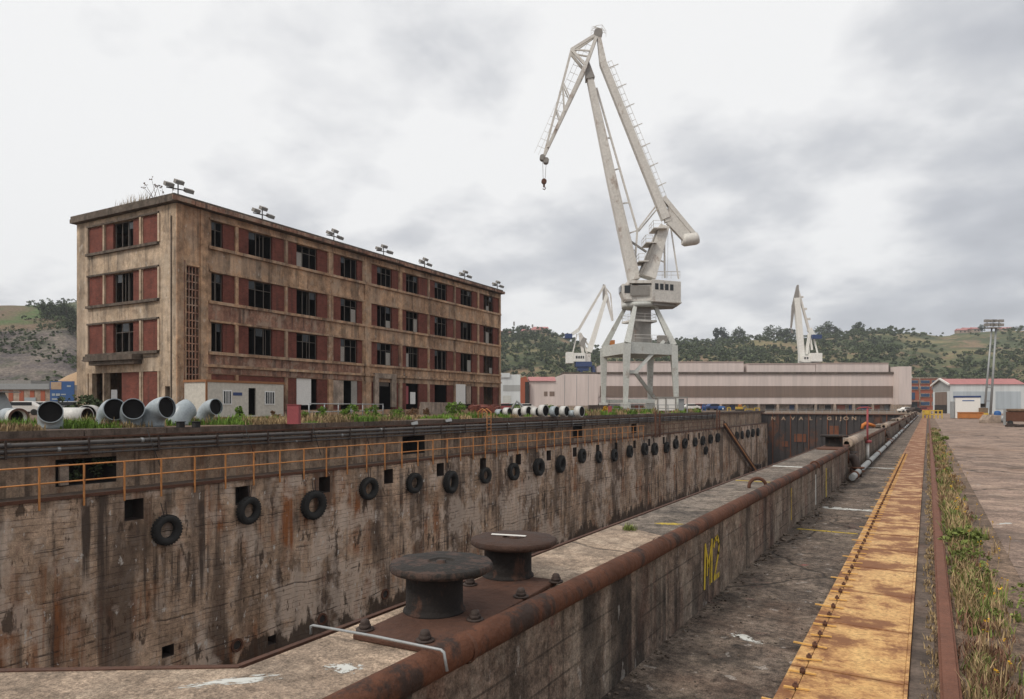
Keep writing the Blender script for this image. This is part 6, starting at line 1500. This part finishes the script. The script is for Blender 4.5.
# yellow barrier at the end of the covers
yb = block('yellow_barrier', 'yellow steel barrier across the far end of the trench covers', 'barrier', 931, 97)
X10 = lambda px: (px - 931) / F * 97
mb = MB()
for z in (.55, 1.1): mb.beam((X10(923), 0, z), (X10(942), 0, z), .12, .08)
mb.build('rail', M['yellowplain'], yb, world=False)
for px in (923, 927, 930, 934, 938, 942): MB().box(X10(px) - .06, X10(px) + .06, -.05, .05, 0, 1.2).build('post', M['yellowplain'], yb, world=False)
lbx(yb, X10(924), X10(929), -.09, -.06, .6, 1.05, 'panel', 'yellowplain')
# clutter on the far quay between crane and gate
for (px, d_, c_, lb_) in ((690, 150, 'whitepaint', 'white car right of the big crane'), (697, 155, 'redpaint', 'small red car next to the white one beyond the crane'), (712, 150, 'craneblue', 'dark blue car in the row beyond the dock corner'), (906, 190, 'whitepaint', 'white car below the orange brick office'), (914, 180, 'rustdark', 'dark brown car below the orange brick office'), (921, 200, 'redpaint', 'red car beside the white hall shutter')):
    car(px, d_, c_, lb_, .1 + px % 3 * .2, z=QL if px < 800 else 0)
t = block('compressor', 'rounded blue compressor unit on the far quay near the dock corner', 'compressor', 721.5, 135, QL); MB().ring_path([(-1, 0, .8), (-.7, 0, .85), (.7, 0, .85), (1, 0, .8)], [.5, .72, .72, .5], 18).build('tank', M['bluepaint'], t, world=False); lbx(t, -.8, .8, -.4, .4, 0, .3, 'base', 'cranedark'); lbx(t, .0, .5, -.78, -.7, .5, 1.0, 'white_panel', 'whitepaint'); t.scale = (.6, .6, .6)
t = block('excavator', 'small orange yellow digger on the far quay above the dock corner', 'excavator', 740, 138, QL)
lbx(t, -1.4, .9, -.6, .6, .5, 1.3, 'body', 'yellowplain', bevel=.08); lbx(t, -.5, .5, -.5, .5, 1.31, 2.1, 'cab', 'orangebrown', bevel=.05); MB().ring_path([(.8, 0, 1.0), (1.7, 0, 1.7), (2.3, 0, .6)], .14, 8).build('arm', M['yellowplain'], t, world=False); lbx(t, -1.5, 1.2, -.7, .7, .0, .49, 'tracks', 'rubber', bevel=.1); t.scale = (.6, .6, .6)
for i, (px, w_, h_, c_, lb_) in enumerate(((729, 1.0, 1.0, 'yellowplain', 'small yellow steel frame left of the digger'), (749, 2.6, .6, 'yellowplain', 'low yellow steel beam trestle right of the digger'), (757, 1.6, .9, 'yellowplain', 'yellow trestle at the very corner of the dock'), (704, .8, 1.8, 'bluepaint', 'tall blue gas bottle rack beyond the crane'))):
    t = block('steel_trestle', lb_, 'trestle', px, 137, QL); lbx(t, -w_ / 2, w_ / 2, -.3, .3, h_ - .25, h_, 'top_beam', c_); t.scale = (.6, .6, .7)
    for s_ in (-1, 1): lbx(t, s_ * w_ / 2 - .1, s_ * w_ / 2 + .1, -.25, .25, 0, h_ - .251, 'leg', c_)
# kiosk beneath the crane, dark frame and equipment
t = block('steel_kiosk', 'white panelled kiosk with a dark frame at the foot of the right crane leg', 'kiosk', 668, 100, QL)
lbx(t, -1.5, 1.0, 0, 2, .3, 2.1, 'panel', 'whitepaint'); lbx(t, -1.7, 2.9, -.1, 2.1, 2.11, 2.3, 'roof', 'cranedark')
for x in (-1.6, -.4, 1.05, 2.7): lbx(t, x, x + .15, -.1, .05, 0, 2.1, 'post', 'cranedark')
lbx(t, 1.6, 2.4, .2, .3, .2, 2.0, 'door_panel', 'galv')
t = block('scrap_skip', 'dark scrap filled skip with weeds left of the crane legs', 'skip', 600, 104, QL); lbx(t, -1.6, 1.2, 0, 1.6, .2, 1.1, 'body', 'rustdark', bevel=.05)
t = block('quay_fence', 'long pale tubular fence along the feet of the big crane', 'fence', 645, 98, QL)
for z in (.6, 1.1): MB().beam((-5, 0, z), (6, 0, z), .09, .09).build('rail', M['galv'], t, world=False)
for k in range(9): MB().box(-5 + k * 1.37, -4.9 + k * 1.37, -.05, .05, 0, 1.15).build('post', M['galv'], t, world=False)
p = XP(610, 412, XQ - 1); t = block('red_cabinet', 'small faded red cabinet on the quay edge below the left crane legs', 'cabinet', 610, 84, QL); lbx(t, -.2, .22, 0, .3, 0, .95, 'body', 'redpaint', bevel=.02)
# white railing and wall behind the gate
t = block('quay_fence', 'pale fence behind the top of the dock gate', 'fence', 820, 165, 0)
for z in (.5, 1.0): MB().beam((-13, 0, z), (18, 0, z), .08, .06).build('rail', M['galv'], t, world=False)
for k in range(17): MB().box(-13 + k * 1.93, -12.92 + k * 1.93, -.04, .04, 0, 1.05).build('post', M['galv'], t, world=False)

# ================= HILLS =================
prof_r = [(-400, 318), (-60, 306), (0, 308), (40, 308), (80, 304), (160, 315), (300, 330), (440, 338), (500, 337), (530, 336), (548, 339), (560, 342), (580, 348), (610, 353), (640, 350), (680, 343.5), (720, 343), (760, 342), (800, 341), (840, 337.5), (860, 337), (905, 337.5), (935, 337.5), (960, 334), (990, 332), (1024, 331.5), (1100, 328), (1400, 330)]
def ridge(px):
    for (a, ya), (b_, yb_) in zip(prof_r[:-1], prof_r[1:]):
        if a <= px <= b_: f = (px - a) / (b_ - a); f = f * f * (3 - 2 * f) if False else f; return ya + (yb_ - ya) * f
    return prof_r[0][1] if px < prof_r[0][0] else prof_r[-1][1]
DR = 820.0
def sst(x): x = max(0, min(1, x)); return x * x * (3 - 2 * x)
def hill_h(px, dep):
    hr = (HY - ridge(px)) / F * DR + EYE
    f = (dep - 400) / (DR - 400)
    if f <= 0: return -1.0
    if f <= 1: z = hr * (0.25 * sst(f * 2.2) + .75 * sst(f) * .55 + .75 * .45 * f)
    else: z = hr - (f - 1) * 22
    p = LD((px - CX) / F * dep, dep); n1 = mnoise.fractal(Vector((p.x / 90, p.y / 90, 2)), 1.0, 2.0, 5)
    return z + n1 * 7 * min(1, f * 1.6) * (1 if f < .88 else .25)
mb = MB(); NX, NY = 230, 70; vv = []
for j in range(NY):
    dep = 400 + (1100 - 400) * j / (NY - 1)
    for i in range(NX):
        px = -420 + 1800 * i / (NX - 1); p = LD((px - CX) / F * dep, dep); p.z = hill_h(px, dep) if j else -2; mb.v.append(p)
for j in range(NY - 1):
    for i in range(NX - 1): a = j * NX + i; mb.f.append([a, a + 1, a + NX + 1, a + NX]); mb.sm.append(True)
def hillmat():
    n = NT('hill_grass_and_soil'); s = n.sep()
    col = n.mix(n.ramp(n.noise(.012, 7), [(.44, 0), (.56, 1)]), (0.070, 0.085, 0.036), (0.20, 0.17, 0.08))
    col = n.mix(n.ramp(n.noise(.03, 8, vec=n.map((1, 1, 1), (50, 20, 0)), rough=.7), [(.52, 0), (.58, .9)]), col, (0.22, 0.15, 0.09))
    col = n.mix(n.ramp(n.noise(.02, 8, vec=n.map((1, 1, 1), (9, 120, 0)), rough=.7), [(.5, 0), (.6, .9)]), col, (0.045, 0.06, 0.025))
    col = n.mix(1.0, col, n.ramp(n.noise(.4, 6), [(.3, .7), (.7, 1.25)]), 'MULTIPLY')
    n.bump(n.noise(.25, 6), .6, 1.0); return n.out(col, .95)
M['hill'] = hillmat()
o = mb.build('hills', M['hill'], loc=(0, 0, 0)); tag(o, kind='structure')
# nearer quarried hill at the left
def cliff_h(px, dep):
    f = (dep - 235) / 100.0
    if f <= 0: return -1.0
    top = (HY - 329) / F * 335 + EYE
    side = sst((150 - px) / 90.0)
    if f < 1: z = top * (f ** .8)
    else: z = top + (dep - 335) * ((HY - 305) / F * 430 + EYE - top) / 95 if dep < 430 else (HY - 305) / F * 430 + EYE - (dep - 430) * .1
    p = LD((px - CX) / F * dep, dep); n1 = mnoise.fractal(Vector((p.x / 22, p.y / 22, 2)), 1.0, 2.0, 6); n2 = mnoise.fractal(Vector((p.x / 60, p.y / 60, 8)), 1.0, 2.0, 4)
    return (z + n1 * 2.2 * min(1, f) * (1 if f < 1.1 else .3) + n2 * 3.5 * min(1, f) * (1 if f < 1.1 else .2)) * side - (1 - side) * 3
mb = MB(); NX, NY = 130, 80
for j in range(NY):
    dep = 235 + 330 * (j / (NY - 1)) ** 1.3
    for i in range(NX):
        px = -330 + 500 * i / (NX - 1); p = LD((px - CX) / F * dep, dep); p.z = cliff_h(px, dep) if j else -3; mb.v.append(p)
for j in range(NY - 1):
    for i in range(NX - 1): a = j * NX + i; mb.f.append([a, a + 1, a + NX + 1, a + NX]); mb.sm.append(True)
def cliffmat():
    n = NT('quarried_slope'); s = n.sep()
    rock = n.mix(n.ramp(n.noise(.05, 8, rough=.7), [(.4, 0), (.6, 1)]), (0.085, 0.07, 0.068), (0.17, 0.14, 0.115))
    rock = n.mix(n.ramp(n.noise(.06, 8, vec=n.map((1, 1, 1), (70, 3, 5)), rough=.75), [(.5, 0), (.62, .9)]), rock, (0.055, 0.062, 0.032))
    rock = n.mix(n.ramp(n.noise(.045, 8, vec=n.map((1, 1, 1), (7, 33, 5)), rough=.75), [(.6, 0), (.68, .8)]), rock, (0.27, 0.21, 0.15))
    gr = n.mix(n.ramp(n.noise(.02, 5), [(.42, 0), (.55, 1)]), (0.07, 0.11, 0.03), (0.15, 0.105, 0.065))
    f = n.ramp(n.math('DIVIDE', s[2], 60.0), [(.62, 0), (.68, 1)])
    col = n.mix(f, rock, gr)
    col = n.mix(1.0, col, n.ramp(n.noise(.8, 8, rough=.75), [(.4, .55), (.6, 1.4)]), 'MULTIPLY')
    n.bump(n.noise(.5, 7), .8, 1.0); return n.out(col, .95)
M['cliff'] = cliffmat()
o = mb.build('quarried_hill', M['cliff'], loc=(0, 0, 0)); tag(o, kind='structure')
# sand heap at the cliff foot, behind the billboard
p = local(84, 200, 0); mb = MB(); Mx = Matrix.Translation(p); mb.lathe([(20, -1), (15, 2), (9, 7), (4, 10.5), (1, 12), (0, 12.2)], 40, Mx)
for v in mb.v: v += Vector((1, 1, .6)) * mnoise.fractal(v / 6, 1, 2, 4) * .9
M['sand'] = simple('sandy_soil', (0.36, 0.24, 0.14), .95, 0, .2, .3, bump=.4)
tag(mb.build('sand_bank', M['sand']), 'pale sandy bank of bare soil just left of the derelict building', 'soil heap', kind='structure')
# hillside scrub and woods: one mass nobody could count
rh = random.Random(33); wm = MB()
def clump(mb, p, r_, n_, sz):
    leaf_quads(mb, (p.x, p.y, p.z + r_ * .55), r_, r_, r_ * .75, n_, sz, rh, .35)
cnt = 0
while cnt < 4300:
    px = rh.uniform(470, 1120) if rh.random() < .85 else rh.uniform(-300, 470); dep = 410 + 400 * rh.random() ** .9
    p = LD((px - CX) / F * dep, dep)
    d_ = mnoise.fractal(Vector((p.x / 70, p.y / 70, 5)), 1, 2, 4)
    low = 1 - (dep - 410) / 400
    thr = .06 - .6 * low + (.0 if px > 600 else -.25)
    if px > 900 and dep > 560 and rh.random() < .75: continue
    if d_ < thr and rh.random() > .05: continue
    p.z = hill_h(px, dep); r0_ = rh.uniform(2.2, 6.0); clump(wm, p, r0_, int(40 + r0_ * 13), r0_ * .16); cnt += 1
tag(wm.build('hillside_scrub', M['scrub'], loc=(0, 0, 0)), 'dark green scrub and woodland covering the far hillside', 'woodland', kind='stuff')
wm = MB(); cnt = 0
while cnt < 700:
    px = rh.uniform(-160, 130); dep = rh.uniform(250, 430); p = LD((px - CX) / F * dep, dep)
    if mnoise.fractal(Vector((p.x / 35, p.y / 35, 5)), 1, 2, 4) < (.0 if dep < 325 else (.1 if px < 45 else -.4)): continue
    p.z = cliff_h(px, dep); clump(wm, p, rh.uniform(.8, 2.2) if dep < 325 else rh.uniform(2, 4), 70, .38); cnt += 1
tag(wm.build('cliff_scrub', M['scrub'], loc=(0, 0, 0)), 'green and brown scrub growing on the quarried slope at the left', 'scrub', kind='stuff')
# skyline trees one can tell apart
def tree(px, dep, h_, w_, lb_, kind=0, base=None):
    p = LD((px - CX) / F * dep, dep); p.z = base if base is not None else (hill_h(px, dep) if px > 200 else cliff_h(px, dep)) - .5
    t = thing('tree' if kind != 1 else 'pine_tree', lb_, 'tree', p, 0, 'trees on the skyline')
    mb = MB(); mb.ring_path([(0, 0, 0), (.1 * h_ * .2, 0, h_ * .35), (0, .1, h_ * .75)], [.035 * h_, .025 * h_, .01 * h_], 8)
    for k in range(5): a = rh.uniform(0, 2 * PI); z0 = h_ * rh.uniform(.3, .6); mb.ring_path([(0, 0, z0), (math.cos(a) * w_ * .3, math.sin(a) * w_ * .3, z0 + h_ * .2)], [.015 * h_, .005 * h_], 6)
    mb.build('trunk', M['bark'], t, world=False)
    mb = MB(); 
    if kind == 1: leaf_quads(mb, (0, 0, h_ * .58), w_ / 2, w_ / 2, h_ * .45, 900, h_ * .045, rh, .1)
    else: leaf_quads(mb, (0, 0, h_ * .56), w_ / 2, w_ / 2, h_ * .44, 1300, h_ * .045, rh, .1)
    mb.build('crown', M['leafpine' if kind == 1 else 'leaf'], t, world=False)
m_px = F / DR
trees = [(716, 16, 6, 1, 'narrow pine left of the pair on the skyline right of the crane'), (723, 16, 9, 1, 'broader pine beside the narrow pine on the skyline'), (729, 8, 12, 0, 'low round tree between the pines and the pale tree'), (738.5, 15, 14, 0, 'pale round tree on the skyline right of the two pines'), (745, 8, 14, 0, 'low dark tree right of the pale round tree'),
         (773, 16, 22, 0, 'large dark tree mass left of the upright white crane'), (760, 8, 14, 0, 'low tree left of the large dark tree'), (782, 13, 16, 0, 'rounded tree touching the large dark tree'), (790, 13, 12, 0, 'tree just behind the head of the upright white crane'), (824, 16, 18, 0, 'dark tree just right of the upright white crane'), (834, 12, 14, 0, 'smaller tree right of the dark tree by the white crane'),
         (858, 14, 12, 0, 'dark round tree on the ridge above the end of the long hall'), (852, 8, 12, 0, 'low tree left of the round tree on the ridge'), (876, 7, 8, 0, 'small tree right of the red roofed farmhouse'), (883, 4, 5, 0, 'tiny bush tree on the bare ridge'), (982, 8, 7, 0, 'round tree by the pale hilltop houses'), (1020, 6, 10, 0, 'low tree on the ridge at the right edge'),
         (505, 8, 12, 0, 'tree on the ridge just right of the derelict building'), (522, 11, 12, 0, 'tree beside the hilltop houses right of the derelict building'), (536, 7, 10, 0, 'lower tree on the slope right of the hilltop houses'), (552, 8, 12, 0, 'tree on the descending ridge left of the small white crane')]
for i, (px, h_, w_, kd, lb_) in enumerate(trees): tree(px, 800, h_ * 1.15, w_ * 1.1, lb_, kd)
for k, px in enumerate((683, 687, 691, 695, 698, 702)): tree(px, 805, rh.uniform(4, 6.5), 3.5, '%s small conifer from the left in the short row just right of the crane' % ORD[k + 1], 1)
for (px, dep, h_, w_, lb_) in ((47, 372, 9, 8, 'dark tree on the left hilltop, leftmost of three'), (56, 372, 9, 9, 'dark tree on the left hilltop, middle of three'), (66, 375, 9, 7, 'dark tree on the left hilltop, rightmost of three'), (73, 330, 12, 7, 'tall tree half hidden behind the left end of the derelict building')): tree(px, dep, h_, w_, lb_, 0)
# hedge on the left hilltop, hilltop houses, masts
def house(px, dep, w_, h_, lb_, wall='concretepale', rfm='roofred', dz=0):
    p = LD((px - CX) / F * dep, dep); p.z = hill_h(px, dep) - 1.5 + dz
    t = thing('farmhouse', lb_, 'house', p, TH + rh.uniform(-.3, .3), 'houses on the hill'); MB().box(-w_ / 2, w_ / 2, 0, 9, 0, h_ + 1.5).build('wall', M[wall], t, world=False)
    mb = MB(); mb.v += [Vector(q) for q in ((-w_ / 2 - .6, -.6, h_ + 1.5), (w_ / 2 + .6, -.6, h_ + 1.5), (w_ / 2, 4.5, h_ + 3.8), (-w_ / 2, 4.5, h_ + 3.8), (-w_ / 2 - .6, 9.6, h_ + 1.5), (w_ / 2 + .6, 9.6, h_ + 1.5))]; mb.f += [[0, 1, 2, 3], [3, 2, 5, 4], [0, 3, 4], [1, 5, 2]]; mb.sm += [False] * 4; mb.build('roof', M[rfm], t, world=False)
    for x in (-w_ * .25, w_ * .2): MB().box(x - .7, x + .7, -.08, -.01, 3.0, 4.6).build('window', M['glassdark'], t, world=False)
for a in ((867, 805, 12, 3.5, 'red roofed farmhouse on the ridge above the end of the long hall'), (963, 800, 10, 4, 'pale house on the right hilltop, leftmost of the three'), (970, 805, 12, 4.5, 'pink roofed house on the right hilltop, middle of the three'), (977, 800, 9, 4, 'cream house on the right hilltop, rightmost of the three'), (1008, 810, 14, 3.5, 'long pale house on the ridge near the right edge'),
          (507, 800, 12, 4, 'red roofed house on the hill crest just right of the derelict building'), (529, 790, 14, 4.5, 'brown house with small windows below the hill crest'), (541, 760, 16, 5, 'sandy walled house on the slope behind the small crane'), (536, 745, 10, 4, 'house lowest of the hillside group')): house(*a)
for px, lb_, h_ in ((514, 'thin radio mast on the hill crest, left of two', 17), (532.5, 'dark slim mast on the hill crest, right of two', 13)):
    p = LD((px - CX) / F * 800, 800); p.z = hill_h(px, 800); t = thing('radio_mast', lb_, 'mast', p); MB().beam((0, 0, 0), (0, 0, h_), .5, .5, .3, .3).build('pole', M['cranedark'], t, world=False); MB().box(-.7, .7, -.7, .7, h_ * .7, h_ * .95).build('antenna', M['cranedark'], t, world=False)

hz = MB().box(-1500, 1500, -300, 1500, -14, 220).build('haze', None, loc=(0, 0, 0)); tag(hz, kind='stuff')
hm = bpy.data.materials.new('haze'); hm.use_nodes = True; hn = hm.node_tree
for n_ in list(hn.nodes): hn.nodes.remove(n_)
pv = hn.nodes.new('ShaderNodeVolumePrincipled'); pv.inputs['Color'].default_value = (.9, .93, 1, 1); pv.inputs['Density'].default_value = .0002; pv.inputs['Anisotropy'].default_value = .2
ho_ = hn.nodes.new('ShaderNodeOutputMaterial'); hn.links.new(pv.outputs[0], ho_.inputs['Volume']); hz.data.materials.clear(); hz.data.materials.append(hm)
# ================= SKY, SUN, CAMERA =================
W = bpy.data.worlds.new('World'); S.world = W; W.use_nodes = True; nt = W.node_tree
for n_ in list(nt.nodes): nt.nodes.remove(n_)
def wn(ty, **kw):
    n_ = nt.nodes.new(ty)
    for k_, v_ in kw.items(): setattr(n_, k_, v_)
    return n_
SE, SR = math.radians(48), math.radians(200)
sky = wn('ShaderNodeTexSky', sky_type='NISHITA'); sky.sun_disc = False; sky.sun_elevation = SE; sky.sun_rotation = SR
b0 = wn('ShaderNodeBackground'); b0.inputs[1].default_value = 0.1; nt.links.new(sky.outputs[0], b0.inputs[0])
tc = wn('ShaderNodeTexCoord'); sx = wn('ShaderNodeSeparateXYZ'); nt.links.new(tc.outputs['Generated'], sx.inputs[0])
def wm_(op, a, b_=0.0, clamp=False):
    n_ = wn('ShaderNodeMath', operation=op, use_clamp=clamp)
    for i_, v_ in ((0, a), (1, b_)):
        if isinstance(v_, (int, float)): n_.inputs[i_].default_value = v_
        else: nt.links.new(v_, n_.inputs[i_])
    return n_.outputs[0]
zc_ = wm_('ADD', wm_('MAXIMUM', sx.outputs[2], 0.0), .30)
cx = wn('ShaderNodeCombineXYZ'); nt.links.new(wm_('DIVIDE', sx.outputs[0], zc_), cx.inputs[0]); nt.links.new(wm_('DIVIDE', sx.outputs[1], zc_), cx.inputs[1])
def wnoise(sc, det, loc, rough=.55, dist=0.0):
    mp = wn('ShaderNodeMapping'); mp.inputs['Location'].default_value = loc; nt.links.new(cx.outputs[0], mp.inputs['Vector'])
    n_ = wn('ShaderNodeTexNoise'); n_.inputs['Scale'].default_value = sc; n_.inputs['Detail'].default_value = det; n_.inputs['Roughness'].default_value = rough; n_.inputs['Distortion'].default_value = dist
    nt.links.new(mp.outputs[0], n_.inputs['Vector']); return n_.outputs['Fac']
n1 = wnoise(1.9, 10, (3.1, 1.7, 0), .5, .1); n3 = wnoise(5.5, 8, (1.3, 7.7, 2), .5, .1); n2 = wnoise(.33, 4, (8, 2, 0), .5)
# broad tone: whiter toward the left of the dock, greyer to the right
dirr = wm_('ADD', wm_('MULTIPLY', sx.outputs[0], CT), wm_('MULTIPLY', sx.outputs[1], ST))      # component to the right
tone = wm_('ADD', wm_('ADD', wm_('MULTIPLY', n1, 1.25), wm_('MULTIPLY', n2, .7)), wm_('MULTIPLY', dirr, -.14))
tone = wm_('ADD', tone, wm_('MULTIPLY', n3, .42))
tone = wm_('SUBTRACT', tone, .40)
tone = wm_('ADD', tone, wm_('MULTIPLY', sx.outputs[2], .34))
rp = wn('ShaderNodeValToRGB'); e = rp.color_ramp.elements
st = [(.54, (.50, .515, .55)), (.68, (.59, .605, .64)), (.80, (.72, .73, .75)), (.89, (.875, .878, .885)), (.98, (.98, .98, .975))]
while len(e) < len(st): e.new(.5)
for el, (p_, c_) in zip(e, st): el.position = p_; el.color = (*c_, 1)
nt.links.new(tone, rp.inputs[0])
b1_ = wn('ShaderNodeBackground'); b1_.inputs[1].default_value = 1.0; nt.links.new(rp.outputs[0], b1_.inputs[0])
mx = wn('ShaderNodeMixShader'); mx.inputs[0].default_value = .94; nt.links.new(b0.outputs[0], mx.inputs[1]); nt.links.new(b1_.outputs[0], mx.inputs[2])
wo = wn('ShaderNodeOutputWorld'); nt.links.new(mx.outputs[0], wo.inputs[0])
sl = bpy.data.lights.new('sun', 'SUN'); sl.energy = 2.0; sl.angle = math.radians(14); sl.color = (1, .93, .84)
so = bpy.data.objects.new('sun', sl); COL.objects.link(so)
# Nishita rotation: the sun stands at azimuth SR measured clockwise from +Y
sd = Vector((math.sin(SR) * math.cos(SE), math.cos(SR) * math.cos(SE), math.sin(SE)))
so.rotation_euler = sd.to_track_quat('Z', 'Y').to_euler()
cam = bpy.data.cameras.new('camera'); co = bpy.data.objects.new('camera', cam); COL.objects.link(co)
co.location = (0, 0, EYE); co.rotation_euler = (PI / 2, 0, TH)
cam.sensor_width = 36; cam.lens = F / 1024 * 36; cam.shift_y = (HY - 349.5) / 1024; cam.clip_end = 6000; cam.clip_start = .05
S.camera = co
vs = S.view_settings; vs.view_transform = 'Standard'; vs.look = 'None'; vs.exposure = 0; vs.gamma = 1; vs.use_curve_mapping = False
